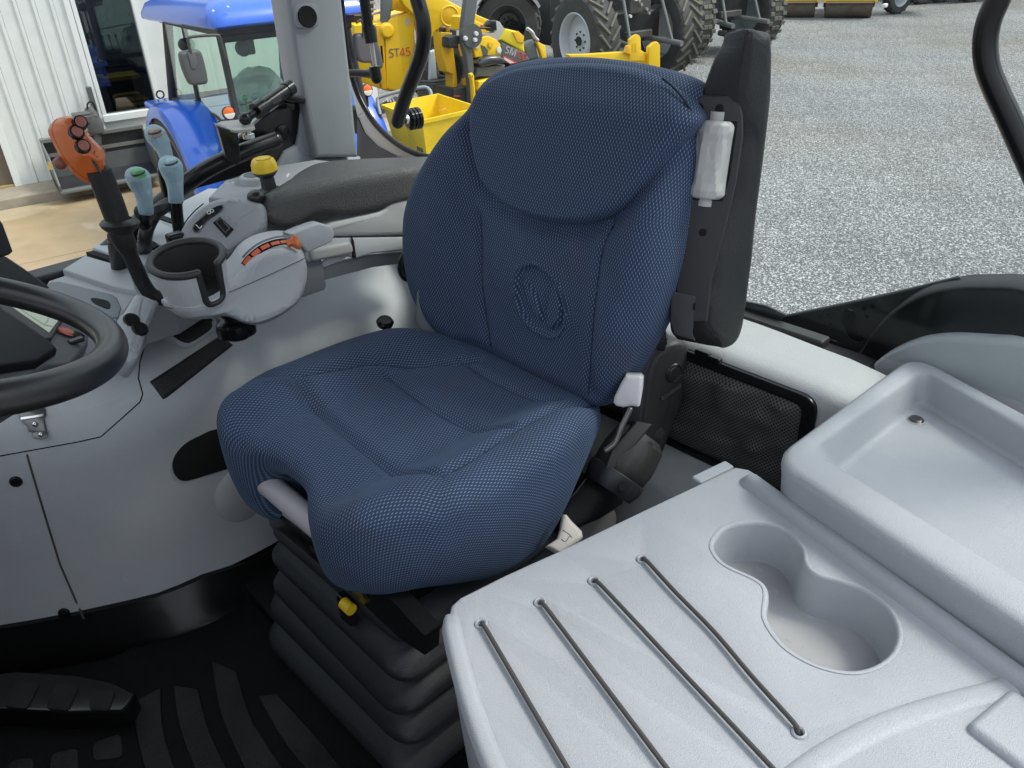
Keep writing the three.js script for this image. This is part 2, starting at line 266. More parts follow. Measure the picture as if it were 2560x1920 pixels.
// ---------------------------------------------------------------- loader bucket and auger head by the wall
{
  const o = (px, py, off) => onW(px, py, off);
  const off = 0.62, base = o(250, 470, off).setY(GY + 0.13);
  const b = thing('loader_bucket', 'open black loader bucket lying by the white building wall', 'bucket', base);
  const bm = mat(1, 1, 1, 0.5, { map: blotT(0.03, 0.03, 0.032, 0.5, 8) }), em = mat(0.16, 0.16, 0.155, 0.45);
  const s0 = wAt(o(115, 380, off)), s1 = wAt(o(325, 345, off + 0.0)), yT = o(115, 375, off).y, yB = GY + 0.14;
  const prof = [[off - 0.42, yT + 0.02], [off - 0.46, lerp(yB, yT, 0.5)], [off - 0.36, yB + 0.06], [off - 0.2, yB], [off + 0.18, yB]];
  const sheet = (pr, a, c) => skin([a, c].map(s => pr.map(q => W(s, q[1], q[0])).concat(pr.slice().reverse().map(q => W(s, q[1] + 0.015, q[0] + 0.02)))), { cap0: true, cap1: true, crease: 0.5 });
  part('shell', sheet(prof, s0, s1 + 0.25), bm, b);
  for (const s of [s0, s1 + 0.25]) part('side_plate', plate([W(s, yT + 0.03, off - 0.45), W(s, yT - 0.1, off + 0.0), W(s, yB + 0.1, off + 0.22), W(s, yB, off + 0.2), W(s, yB, off - 0.25), W(s, yB + 0.2, off - 0.46)], s === s0 ? WX.clone().negate() : WX, 0.02, { bevel: 0.003 }), em, b);
  part('cutting_edge', wbox(s0, s1 + 0.25, yB + 0.0, yB + 0.03, off + 0.12, off + 0.24, 0.005), em, b);
  part('top_bar', wbox(s0, s1 + 0.25, yT + 0.0, yT + 0.05, off - 0.47, off - 0.38, 0.008), em, b);
  for (const t of [0.35, 0.62]) part('wear_strip', wbox(s0 + 0.02, s1 + 0.23, lerp(yB, yT, t), lerp(yB, yT, t) + 0.05, off - 0.445, off - 0.425, 0.004), mat(0.2, 0.19, 0.17, 0.6), b);
  part('sticker', plate([[118, 405], [126, 403], [131, 424], [122, 426]].map(q => onP(q[0], q[1], W(s0 - 0.003, 0, 0), WX)), WX.clone().negate(), 0.002, { bevel: 0 }), M.yellow, b);
  const a = thing('auger_attachment', 'grey hydraulic drive attachment upright against the white wall', 'attachment', o(240, 320, 0.2).setY(GY + 0.13));
  const am = mat(0.10, 0.10, 0.10, 0.45);
  const mast = [o(238, 232, 0.15), o(240, 330, 0.15)];
  part('mast', box(mast[0].clone().lerp(mast[1], 0.5), 0.06, 0.62, 0.08, 0.01, wq), am, a);
  part('cross_arm', [rod(o(180, 290, 0.3), o(232, 283, 0.3), 0.035), box(o(220, 297, 0.28), 0.22, 0.1, 0.12, 0.02, wq)], am, a);
  part('drive_motor', [lathe([[0.001, 0], [0.09, 0.0], [0.1, 0.1], [0.07, 0.26], [0.05, 0.3], [0.001, 0.3]], o(242, 330, 0.26)), rod(o(244, 360, 0.26), o(243, 322, 0.26), 0.045)], am, a);
  part('hose', tube([o(222, 280, 0.3), o(218, 262, 0.3), o(228, 254, 0.3), o(238, 270, 0.3), o(243, 300, 0.3)], 0.01, 30, 8), M.black, a);
  part('foot', box(o(243, 350, 0.24).setY(GY + 0.3), 0.1, 0.4, 0.1, 0.01, wq), am, a);
}
// ---------------------------------------------------------------- the tractor cab (the room we look into)
const FY = 1.10, ZR = -0.86;                                       // cab floor, right-hand window plane
const cab = thing('tractor_cab', 'grey and black tractor cab interior around the blue driver seat', 'tractor cab', V(-0.4, FY, 0));
{
  const dark = mat(0.05, 0.05, 0.055, 0.8);
  part('roof', box(V(-0.45, 2.99, -0.02), 2.0, 0.14, 1.75, 0.05), mat(0.30, 0.31, 0.33, 0.7), cab);
  part('floor_pan', box(V(-0.6, FY - 0.04, 0.02), 1.9, 0.07, 1.55, 0.004), M.rubber, cab);
  part('body_side', [box(V(-0.5, 1.27, ZR - 0.06), 1.9, 1.0, 0.06, 0.01), box(V(0.34, 1.3, -0.215), 0.05, 0.76, 1.27, 0.01), box(V(-1.42, 1.38, -0.1), 0.05, 0.6, 1.55, 0.01)], mat(0.02, 0.02, 0.022, 0.5), cab);
  part('dash_blocker', box(V(-1.25, 1.55, -0.1), 0.34, 0.76, 1.1, 0.05), dark, cab);  // unseen dash block, added to keep front light off the lower panels
  for (const [x, z] of [[-1.38, ZR], [-1.38, 0.8], [0.42, 0.86]]) part('pillar', box(V(x, 2.3, z), 0.08, 1.3, 0.07, 0.02), dark, cab);
}
// right-hand console panel: a lofted skin from the floor up to the window sill
const dzf = x => -0.03 * sstep(-0.4, -0.75, x) - 0.30 * Math.pow(clamp((-0.62 - x) / 0.5, 0, 1.3), 1.3);
const CP = [[1.165, -0.525], [1.25, -0.54], [1.36, -0.552], [1.46, -0.56], [1.515, -0.566], [1.552, -0.578], [1.585, -0.602], [1.612, -0.64], [1.635, -0.69], [1.66, -0.75], [1.69, -0.83], [1.70, -0.87]];
const consoleMesh = (() => {
  const rows = []; for (let x = -1.4; x <= 0.1601; x += 0.04) rows.push(new THREE.CatmullRomCurve3(CP.map(q => V(x, q[0], q[1] + dzf(x) * (1 - 0.5 * sstep(1.55, 1.7, q[0]))))).getSpacedPoints(44));
  return part('side_panel', skin(rows, { closed: false, flip: true }), M.grey, cab);
})();
const H = (px, py, lift = 0, mesh = consoleMesh) => { const h = hit(px, py, mesh); if (!h) return D(px, py, 1.6); return h.p.addScaledVector(h.n, lift); };
const HN = (px, py, mesh = consoleMesh) => (hit(px, py, mesh) || { n: V(0, 0, 1) }).n;
{
  const seam = (pts, r = 0.0014, m = M.void, n = 50) => { const c = []; for (let i = 0; i + 1 < pts.length; i++) for (let k = 0; k < 6; k++) { const t = k / 6; c.push(H(lerp(pts[i][0], pts[i + 1][0], t), lerp(pts[i][1], pts[i + 1][1], t), -0.0004)); } c.push(H(...pts[pts.length - 1])); return tube(c, r, c.length * 2, 6); };
  part('seam', seam([[372, 823], [360, 870], [350, 905], [346, 945], [357, 985], [350, 1005], [300, 1050], [252, 1092], [190, 1106], [100, 1122], [0, 1140]]), M.void, cab);
  part('seam', seam([[68, 1138], [80, 1180], [110, 1280], [150, 1410], [209, 1546]], 0.0022), mat(0.06, 0.055, 0.045, 0.6), cab);
  // conformal pads: a grid hit-tested onto the panel
  const pad = (q, lift, n = 10) => { const rows = []; for (let j = 0; j <= n; j++) { const r = []; for (let i = 0; i <= n; i++) { const u = i / n, v = j / n, x = lerp(lerp(q[0][0], q[1][0], u), lerp(q[3][0], q[2][0], u), v), y = lerp(lerp(q[0][1], q[1][1], u), lerp(q[3][1], q[2][1], u), v); r.push(H(x, y, lift * Math.min(1, 4 * Math.min(i, n - i, j, n - j) + 0.01))); } rows.push(r); } return skin(rows, { closed: false, flip: true }); };
  part('trim_strip', pad([[374, 954], [553, 838], [583, 863], [409, 1001]], 0.006), mat(0.014, 0.014, 0.014, 0.55, { bumpMap: rpt(grainT, 14), bumpScale: 0.0012 }), cab);
  // black label plate in its raised surround
  const surroundPts = [[402, 815], [440, 786], [530, 796], [540, 830], [480, 866], [462, 868], [430, 848]].map(q => H(q[0], q[1], 0.012));
  const nP = V(0.05, 0.75, 0.66).normalize();
  const c0 = H(470, 825, 0.02), pl = q => onP(q[0], q[1], c0, nP);
  const sur = part('label_surround', plate([[402, 822], [412, 800], [438, 782], [532, 790], [540, 815], [532, 830], [485, 862], [465, 866], [448, 862], [428, 846]].map(pl), nP, 0.04, { bevel: 0.006, smooth: 60 }), M.grey, cab);
  part('label_plate', plate([[412, 817], [418, 803], [440, 789], [525, 797], [529, 806], [526, 824], [482, 854], [464, 857], [450, 852], [430, 838]].map(q => pl(q).addScaledVector(nP, 0.0015)), nP, 0.002, { bevel: 0.0005, smooth: 60 }), mat(0.02, 0.018, 0.017, 0.5), sur);
  part('slot', plate([[541, 1074], [500, 1090], [468, 1107], [446, 1128], [434, 1150], [432, 1170], [440, 1191], [463, 1203], [520, 1188], [600, 1160], [640, 1120], [620, 1070]].map(q => onP(q[0], q[1], H(520, 1130, 0.0015), HN(520, 1130))), HN(520, 1130), 0.003, { bevel: 0.001, smooth: 80 }), M.void, cab);  // flat black plate on the panel paints the dark inside of the slot
  for (const [x, y] of [[40, 1204], [160, 1532]]) { const p = H(x, y, 0.001), n = HN(x, y); const sc = part('screw', lathe([[0, 0.001], [0.004, 0.001], [0.0042, 0.003], [0.009, 0.0035], [0.011, 0.001], [0.0115, -0.001]], p, n, 20), M.black, cab); part('socket', lathe([[0, 0.0012], [0.0035, 0.0012]], p.clone().addScaledVector(n, 0.0005), n, 6), M.void, sc); }
  part('bump', (() => { const g = new THREE.SphereGeometry(1, 24, 16); g.scale(0.06, 0.07, 0.022); const p = H(606, 1240); g.translate(p.x, p.y, p.z - 0.005); return g; })(), M.grey, cab);
  // chrome catch near the steering wheel
  const cN = HN(85, 1060), cp = q => onP(q[0], q[1], H(85, 1060, 0.004), cN);
  const lt = part('latch', [plate([[46, 1036], [50, 1022], [70, 1013], [105, 1014], [113, 1022], [115, 1038], [110, 1046], [118, 1085], [112, 1094], [105, 1078], [72, 1080], [68, 1066], [57, 1058]].map(cp), cN, 0.004, { bevel: 0.001 }), plate([[80, 1084], [96, 1076], [112, 1076], [120, 1082], [119, 1092], [104, 1098], [86, 1096]].map(cp), cN, 0.003, { bevel: 0.001 })], mat(0.16, 0.16, 0.155, 0.28, { metalness: 0.85 }), cab);
  for (const [x, y] of [[78, 1023], [88, 1061], [103, 1087]]) part('rivet', (() => { const p = cp([x, y]); return ball(p.addScaledVector(cN, 0.002), 0.005, 12); })(), M.chrome, lt);
  part('slide', plate([[52, 1044], [110, 1034], [110, 1041], [53, 1051]].map(q => cp(q).addScaledVector(cN, 0.003)), cN, 0.003, { bevel: 0.001 }), M.chrome, lt);
}
// black skirting at the foot of the console and the bead above it
{
  const z0 = x => CP[0][1] + dzf(x);
  const rows = []; for (let x = -1.35; x <= 0.1; x += 0.05) { const z = z0(x), h = 0.058 + 0.016 * sstep(-0.45, -0.55, x); rows.push([V(x, FY + h + 0.0, z - 0.02), V(x, FY + h + 0.001, z + 0.012), V(x, FY + h - 0.012, z + 0.022), V(x, FY + 0.02, z + 0.04 + 0.03 * sstep(-0.5, -0.6, x)), V(x, FY + 0.001, z + 0.075)]); }
  part('skirting', skin(rows, { closed: false, flip: true, crease: 0.7 }), phys(0.005, 0.005, 0.0055, 0.24, { specularIntensity: 0.6 }), cab);
}
// rear wall, ledge, mesh panel
{
  const prof = [[0.02, 1.10], [0.045, 1.36], [0.06, 1.435], [0.075, 1.45], [0.13, 1.465], [0.145, 1.475], [0.15, 1.50], [0.15, 1.675], [0.152, 1.69], [0.158, 1.70], [0.17, 1.706], [0.19, 1.709], [0.24, 1.711], [0.285, 1.711], [0.289, 1.705]];
  const rows = []; for (let z = -0.86; z <= 0.50; z += 0.045) { const lift = -0.012 * sstep(0.40, 0.5, z), back = 0.015 * sstep(0.2, 0.42, z); rows.push(prof.map(q => V(q[0] + (q[0] > 0.2 ? -back : 0), q[1] + (q[1] > 1.65 ? lift : 0), z))); }
  part('rear_ledge', skin(rows, { closed: false, crease: 0.6 }), mat(1, 1, 1, 0.5, { map: blotT(0.47, 0.475, 0.48, 0.12, 5), bumpMap: grainT, bumpScale: 0.0005 }), cab);
  const n = V(-1, 0, 0), fp = (px, py, off = 0) => onX(px, py, 0.149 - off);
  const zl = -0.32, zr = fp(2046, 1020).z, yt = fp(1900, 944).y + 0.001, yb = 1.478;
  const rect = (z0, z1, y0, y1, r, off) => roundPoly([new THREE.Vector2(z0, y0), new THREE.Vector2(z1, y0), new THREE.Vector2(z1, y1), new THREE.Vector2(z0, y1)], r, 6).map(q => V(0.149 - off, q.y, q.x));
  const gr = part('mesh_panel', plate(rect(zl, zr, yb, yt, 0.03, 0.006), n, 0.012, { bevel: 0.003, holes: [rect(zl + 0.02, zr - 0.024, yb + 0.018, yt - 0.02, 0.018, 0.006)] }), M.black, cab);
  const dots = tex(64, (u, v) => { const h = (x, y) => { const dx = Math.min(Math.abs(x), 1 - Math.abs(x)), dy = Math.min(Math.abs(y), 1 - Math.abs(y)); return Math.hypot(dx, dy * 1.0); }; const d = Math.min(h(u, v), h((u + 0.5) % 1, (v + 0.5) % 1)); const k = d < 0.25 ? 0.003 : 0.10; return [toS(k), toS(k * 0.96), toS(k * 0.95)]; }, { srgb: true, rep: 1 / 0.0072 });
  const mrows = []; for (let j = 0; j <= 30; j++) { const r = []; for (let i = 0; i <= 60; i++) { const z = lerp(zl + 0.018, zr - 0.022, i / 60), y = lerp(yb + 0.016, yt - 0.018, j / 30), w = vn(z * 28 + 60, y * 34 + 60, 256) + 0.5 * vn(z * 60 + 20, y * 70 + 30, 256); const e = Math.min(1, Math.min(i, 60 - i, (j), 30 - j) / 3); r.push(V(0.147 - 0.014 * w * e, y, z)); } mrows.push(r); }
  part('mesh', skin(mrows, { closed: false, flip: true }), mat(1, 1, 1, 0.55, { map: dots }), gr);
  part('clip', [box(fp(1780, 897, 0.008), 0.012, 0.012, 0.035, 0.003), box(fp(1757, 886, 0.008), 0.01, 0.014, 0.03, 0.003)], M.gloss, gr);
  // rear glass and its rubber
  part('window_seal', box(V(0.305, 1.704, -0.26), 0.03, 0.02, 1.2, 0.005), mat(0.03, 0.03, 0.03, 0.5), cab);
  part('rear_glass', box(V(0.325, 2.3, 0.03), 0.005, 1.19, 1.72, 0), M.glass, cab);
  const lipq = [[1848, 752], [1880, 757], [1915, 765], [1962, 787], [1950, 800], [1905, 806], [1846, 796]].map(q => onX(q[0], q[1], 0.318));
  part('window_edge', plate(lipq, n, 0.006, { bevel: 0.001 }), mat(0.03, 0.035, 0.04, 0.3), cab);
  // triangular steel plate with a slot
  const X = 0.40, tp = q => onX(q[0], q[1], X);
  const tri = [[1911, 803], [2200, 742], [2397, 695], [2400, 730], [2330, 800], [2240, 860], [2160, 905], [2040, 862]].map(tp);
  const slot = closedCurve([[2112, 776], [2104, 800], [2112, 826], [2126, 848], [2146, 856], [2160, 850], [2158, 842], [2146, 834], [2138, 812], [2140, 790], [2130, 776]].map(tp), 40);
  part('slot_back', box(tp([2135, 815]).add(V(0.007, -0.010, 0)), 0.004, 0.070, 0.062, 0.001), M.void, cab);
  const bp = part('bracket_plate', plate(tri, n, 0.005, { bevel: 0.001, holes: [slot] }), mat(0.022, 0.022, 0.024, 0.5), cab);
  part('rim_edge', tube([[1911, 803], [2200, 742], [2397, 695]].map(q => onX(q[0], q[1] - 2, X + 0.002)), 0.003, 20, 6), mat(0.16, 0.16, 0.16, 0.4), bp);
  for (const [x, y] of [[2066, 788], [2076, 809], [2050, 793], [2160, 772], [2168, 790], [2182, 766]]) part('bolt_hole', lathe([[0, 0.0007], [0.0035, 0.0007], [0.0045, 0]], tp([x, y]), n, 10), M.void, bp);
}
// rear fender: black wheel arch outside, grey inner cover
{
  const n = V(-1, 0, 0);
  const arc = (pts, x) => openCurve(pts.map(q => onX(q[0], q[1], x)), 60);
  const outer = arc([[2100, 955], [2128, 912], [2165, 850], [2215, 790], [2290, 742], [2370, 722], [2450, 718], [2560, 726], [2760, 790]], 0.36);
  const rows = []; const cz = 0.75, cy = 1.45;
  for (const [dx, s] of [[-0.010, 0.30], [-0.010, 0.86], [-0.006, 0.93], [0, 0.985], [0.006, 1.0], [0.03, 1.008], [0.06, 1.006], [0.085, 0.98], [0.09, 0.9]]) rows.push(outer.map(p => V(0.36 + dx, cy + (p.y - cy) * s, cz + (p.z - cz) * s)));
  part('wheel_arch', skin(rows, { closed: false, flip: true }), phys(0.007, 0.007, 0.008, 0.38, { specularIntensity: 0.6 }), cab);
  const inner = arc([[2150, 960], [2180, 915], [2224, 879], [2279, 852], [2328, 838], [2393, 833], [2491, 838], [2560, 846], [2760, 900]], 0.345);
  const iw = []; for (const [dx, s, k] of [[0.02, 0.99, 0], [0.004, 1.0, 0], [-0.006, 0.985, 0], [-0.012, 0.95, 0], [-0.014, 0.55, 0], [-0.014, 0.1, 0]]) iw.push(inner.map(p => V(0.345 + dx, 1.5 + (p.y - 1.5) * s, p.z)));
  part('fender_cover', skin(iw, { closed: false, flip: true }), mat(1, 1, 1, 0.5, { map: blotT(0.47, 0.465, 0.50, 0.08, 7), bumpMap: grainT, bumpScale: 0.0004 }), cab);
}
// rear right corner: pillar, curved window opening, seals
{
  const zp = -0.82, n = V(-0.1, 0.1, 1).normalize(), pz = q => onP(q[0], q[1], V(0, 2, zp), n);
  const p = part('rear_pillar', [plate([[711, -60], [850, -60], [878, 190], [897, 393], [792, 395], [770, 300], [745, 170]].map(pz), n, 0.1, { bevel: 0.012, bseg: 4 })], M.pillar, cab);
  const p2 = q => onP(q[0], q[1], V(0, 2, zp - 0.03), n);
  part('pillar_side', plate([[745, 195], [770, 205], [800, 385], [790, 392], [735, 382], [747, 330], [752, 262]].map(p2), n, 0.05, { bevel: 0.006 }), mat(0.28, 0.30, 0.33, 0.5), p);
  const sp = part('speaker', plate(roundPoly([[731, 12], [793, 8], [797, 66], [737, 74]].map(q => { const b = basis(V(0, 2, zp), n); return b.to(pz(q)); }), 0.016, 5).map(q => { const b = basis(V(0, 2, zp), n); return b.p0.clone().addScaledVector(b.u, q.x).addScaledVector(b.v, q.y).addScaledVector(n, 0.006); }), n, 0.008, { bevel: 0.003 }), mat(0.26, 0.275, 0.30, 0.5), p);
  part('cone', lathe([[0, 0.001], [0.012, 0.001], [0.0205, 0.0025], [0.022, 0.0], [0.022, -0.004]], pz([765, 42]).addScaledVector(n, 0.0085), n, 32), M.void, p);
  // base the pillar stands on
  part('pillar_base', plate([[690, 420], [712, 380], [745, 360], [795, 396], [905, 393], [905, 420]].map(q => onZ(q[0], q[1], zp - 0.02)), V(0, 0, 1), 0.1, { bevel: 0.01 }), mat(0.27, 0.29, 0.32, 0.5), cab);
  // white painted frame, metal lower corner, black seal (all follow the curve of the opening)
  const X = 0.30, nx = V(-1, 0, 0), px = q => onX(q[0], q[1], X);
  const curve = [[846, -60], [853, 0], [860, 70], [870, 140], [884, 205], [904, 255], [935, 306], [975, 346], [1018, 374], [1075, 393], [1150, 402]];
  part('quarter_frame', plate([[826, -60], [848, -60], [862, 70], [872, 140], [886, 205], [906, 256], [917, 276], [893, 290], [880, 230], [862, 160]].map(px), nx, 0.006, { bevel: 0.002 }), mat(0.55, 0.56, 0.57, 0.4), cab);
  part('corner_panel', plate([[893, 291], [917, 277], [935, 307], [975, 347], [1018, 375], [1075, 394], [1150, 403], [1150, 425], [1040, 402], [985, 388], [940, 364], [908, 330]].map(px), nx, 0.006, { bevel: 0.002 }), mat(0.50, 0.48, 0.45, 0.35), cab);
  part('corner_lining', plate([[893, 293], [910, 333], [942, 366], [990, 391], [1045, 406], [1150, 430], [1150, 470], [890, 470]].map(q => onX(q[0], q[1], X - 0.004)), nx, 0.006, { bevel: 0.002 }), mat(0.06, 0.06, 0.062, 0.5), cab);
  part('glass_seal', tube(curve.map(q => onX(q[0], q[1], X - 0.008)), 0.0075, 60, 8), M.black, cab);
}
// right-hand window: glass, black lower rail, hinge plate, bracket
{
  const Z = -0.85, pz = (q, o = 0) => onZ(q[0], q[1], Z + o), n = V(0, 0, 1);
  part('side_glass', box(V(-0.62, 2.3, ZR - 0.03), 1.3, 1.2, 0.005, 0), M.glass, cab);
  const hp = part('hinge_plate', plate([[716, 250], [751, 258], [754, 300], [752, 332], [745, 358], [725, 386], [700, 402], [660, 425], [590, 445], [470, 478], [470, 455], [560, 420], [598, 346], [653, 298], [700, 262]].map(q => pz(q, 0)), n, 0.012, { bevel: 0.004, crease: 0.6 }), M.gloss, cab);
  part('boss', lathe([[0, 0.006], [0.012, 0.006], [0.017, 0.003], [0.018, 0]], pz([706, 331]), n, 20), M.black, hp);
  part('window_bar', tube([[[70, 775], -0.10], [[176, 702], -0.10], [[296, 602], -0.09], [[345, 558], -0.07], [[420, 494], -0.03], [[510, 428], 0.01], [[600, 384], 0.03], [[688, 350], 0.03]].map(([q, o]) => pz(q, o)), 0.019, 80, 14), M.gloss, cab);
  part('outer_rail', plate([[470, 470], [598, 338], [652, 286], [712, 244], [716, 252], [655, 296], [602, 350], [480, 484]].map(q => pz(q, -0.012)), n, 0.01, { bevel: 0.002 }), mat(0.40, 0.41, 0.42, 0.4), cab);
  // bracket for the gas strut
  const bz = 0.08, bq = q => onZ(q[0], q[1], Z + bz);
  const bk = part('strut_bracket', [plate([[540, 313], [546, 325], [566, 400], [592, 412], [600, 398], [592, 328]].map(bq), V(-0.3, 0, 1).normalize(), 0.035, { bevel: 0.003 })], M.gloss, cab);
  const tY = bq([590, 318]).y; part('bracket_top', plate([[538, 310], [552, 303], [602, 298], [634, 308], [637, 317], [628, 322], [590, 326], [545, 318]].map(q => onY(q[0], q[1], tY)), V(0, 1, 0), 0.006, { bevel: 0.002 }), mat(0.38, 0.36, 0.33, 0.45), bk);
  const gs = thing('gas_strut', 'black gas strut on the window bracket beside the grey pillar', 'gas strut', bq([613, 297]));
  const a = bq([613, 297]), e = onZ(728, 217, Z + 0.05), L = t => a.clone().lerp(e, t);
  part('tube', [rod(L(0.26), L(0.92), 0.0145, 0.0145, 24), rod(L(0.22), L(0.38), 0.018, 0.018, 24), rod(L(0.88), L(1.0), 0.0165, 0.0165, 24)], M.gloss, gs);
  part('piston_rod', rod(a, L(0.3), 0.0085), M.black, gs);
  part('ball_joint', [ball(a, 0.0135, 24)], M.gloss, gs);
  part('stud', [rod(a.clone().add(V(0, -0.035, 0)), a, 0.007), lathe([[0, 0], [0.012, 0], [0.012, 0.009], [0, 0.009]], a.clone().add(V(0, -0.04, 0)), V(0, 1, 0), 6)], M.chrome, gs);
  part('print', plate([L(0.5), L(0.72), L(0.72).add(V(0, -0.008, 0.0)), L(0.5).add(V(0, -0.008, 0))].map(p => p.add(V(-0.006, 0.002, 0.0142))), V(0, 0, 1), 0.001, { bevel: 0 }), mat(0.05, 0.05, 0.05, 0.6), gs);
  const mb = part('upper_mount', plate([[708, 240], [712, 236], [738, 238], [766, 245], [766, 260], [735, 258], [712, 252]].map(q => onZ(q[0], q[1], Z + 0.04)), n, 0.05, { bevel: 0.006 }), M.black, gs);
  part('mount_block', plate([[711, 255], [740, 258], [738, 275], [718, 272]].map(q => onZ(q[0], q[1], Z + 0.035)), n, 0.04, { bevel: 0.005 }), M.black, mb);
}
// rear window strut, handle and the grab rail on the left
{
  const X = 0.27, px = (q, o = 0) => onX(q[0], q[1], X + o);
  const s = thing('window_strut', 'slim black strut of the rear window above the armrest', 'gas strut', px([937, 185]));
  part('tube', [rod(px([906, -40]), px([921, 75]), 0.0125, 0.0125, 20), rod(px([920, 66]), px([929, 108]), 0.0155, 0.0155, 20)], M.black, s);
  part('piston_rod', rod(px([928, 100]), px([938, 172]), 0.0055), M.steel, s);
  part('end_joint', [rod(px([936, 166]), px([941, 196]), 0.0135, 0.0135, 18), ball(px([941, 196]), 0.0135)], M.black, s);
  part('pivot_pin', [rod(px([872, 182], -0.02), px([936, 185]), 0.0095, 0.0095, 18), rod(px([922, 184]), px([934, 185]), 0.0115, 0.0115, 18)], M.black, s);
  const h = thing('opening_bar', 'bent black rear window handle with round knob on the glass', 'window bar', px([995, 305]));
  part('bar', tube([[1030, -50], [1044, 0], [1056, 45], [1060, 90], [1052, 140], [1034, 190], [1014, 240], [999, 285], [994, 304]].map(q => px(q, -0.03)), 0.0165, 80, 16), M.gloss, h);
  const kc = px([1022, 299], 0.02), kx = V(1, 0, 0.15).normalize();
  part('knob', [lathe([[0, -0.006], [0.018, -0.006], [0.026, 0], [0.026, 0.006], [0.0235, 0.008], [0.026, 0.01], [0.026, 0.016], [0.0235, 0.018], [0.026, 0.02], [0.026, 0.028], [0, 0.03]], kc, kx, 28)], M.black, h);
  part('bolt', [rod(px([996, 301], -0.03), px([1014, 299], 0.01), 0.011), ball(px([1016, 298], 0.008), 0.012)], M.chrome, h);
  const g = thing('grab_rail', 'curved black grab rail at the right edge in front of the gravel', 'grab rail', onX(2450, 170, 0.3));
  part('rail', tube([[2520, -70], [2494, 0], [2473, 50], [2463, 105], [2468, 165], [2490, 225], [2520, 290], [2560, 380], [2610, 490], [2660, 600]].map(q => onX(q[0], q[1], 0.30)), 0.0155, 90, 18), M.gloss, g);
}
// ---------------------------------------------------------------- driver seat
const fabricT = (() => {
  const S = 256;                                                    // tile: 22 mm across the dashes, 24 mm along
  const cell = (u, v) => { const rows = 6, cols = 5; let best = 0; const r = v * rows, ri = Math.floor(r); for (let k = ri - 1; k <= ri + 1; k++) { const off = (((k % 2) + 2) % 2) * 0.5, c = u * cols + off, ci = Math.round(c); const du = (c - ci) / cols * 22, dv = (r - (k + 0.5)) / rows * 24; const q = Math.max(Math.abs(du) / 0.52, Math.abs(dv) / 1.6); best = Math.max(best, 1 - sstep(0.75, 1.15, q)); } return best; };
  const col = tex(S, (u, v) => { const s = cell(u, v), wv = 0.85 + 0.3 * (Math.sin(u * 2 * Math.PI * 22) * Math.sin(v * 2 * Math.PI * 24) * 0.5 + 0.5); const k = s * 0.9; return [toS(lerp(0.0215 * wv, 0.205, k)), toS(lerp(0.045 * wv, 0.265, k)), toS(lerp(0.101 * wv, 0.385, k))]; }, { srgb: true });
  const bmp = tex(S, (u, v) => { const s = cell(u, v), wv = Math.sin(u * 2 * Math.PI * 22) * Math.sin(v * 2 * Math.PI * 24) * 0.25 + 0.4; const k = wv + 0.4 * s; return [k, k, k]; });
  for (const t of [col, bmp]) t.repeat.set(1 / 0.028, 1 / 0.030);
  return [col, bmp];
})();
M.fabric = phys(1, 1, 1, 0.82, { map: fabricT[0], bumpMap: fabricT[1], bumpScale: 0.0004, sheen: 1.0, sheenRoughness: 0.4, sheenColor: new THREE.Color().setRGB(0.11, 0.18, 0.27) });
M.shadeThread = mat(0.010, 0.018, 0.045, 0.85);  // dark seam thread that also carries the groove shade in its colour
M.fabricWorn = M.fabric.clone(); M.fabricWorn.vertexColors = true;
function wear(m, seed) {                                           // rubbed and dusty areas of the cloth
  const p = m.geometry.attributes.position, c = new Float32Array(p.count * 3);
  for (let i = 0; i < p.count; i++) { const x = p.getX(i), y = p.getY(i), z = p.getZ(i), a = vn(x * 9 + seed * 5 + 50, z * 9 + y * 7 + 50, 256), b = vn(x * 31 + 90, z * 31 + y * 29 + 70, 256), st = sstep(0.80, 0.9, vn(x * 22 + y * 17 + seed + 20, z * 22 + 40, 256)), k = 0.86 + 0.22 * a + 0.12 * (b - 0.5); c[i * 3] = k * (1 + 0.06 * st + 0.06 * (a - 0.4)); c[i * 3 + 1] = k * (1 - 0.04 * st + 0.03 * (a - 0.4)); c[i * 3 + 2] = k * (1 - 0.10 * st); }
  m.geometry.setAttribute('color', new THREE.BufferAttribute(c, 3)); m.material = M.fabricWorn;
}
const seat = thing('driver_seat', 'blue fabric tractor driver seat with folded black armrest in the middle', 'seat', V(-0.2, FY, -0.085));
function segDist(p, poly) { let m = 9; for (let i = 0; i + 1 < poly.length; i++) { const a = poly[i], b = poly[i + 1], dx = b[0] - a[0], dy = b[1] - a[1], t = clamp(((p[0] - a[0]) * dx + (p[1] - a[1]) * dy) / (dx * dx + dy * dy), 0, 1); m = Math.min(m, Math.hypot(p[0] - a[0] - t * dx, p[1] - a[1] - t * dy)); } return m; }
const smoothPoly = (pts, n = 24) => openCurve(pts.map(q => V(q[0], q[1], 0)), n).map(p => [p.x, p.y]);
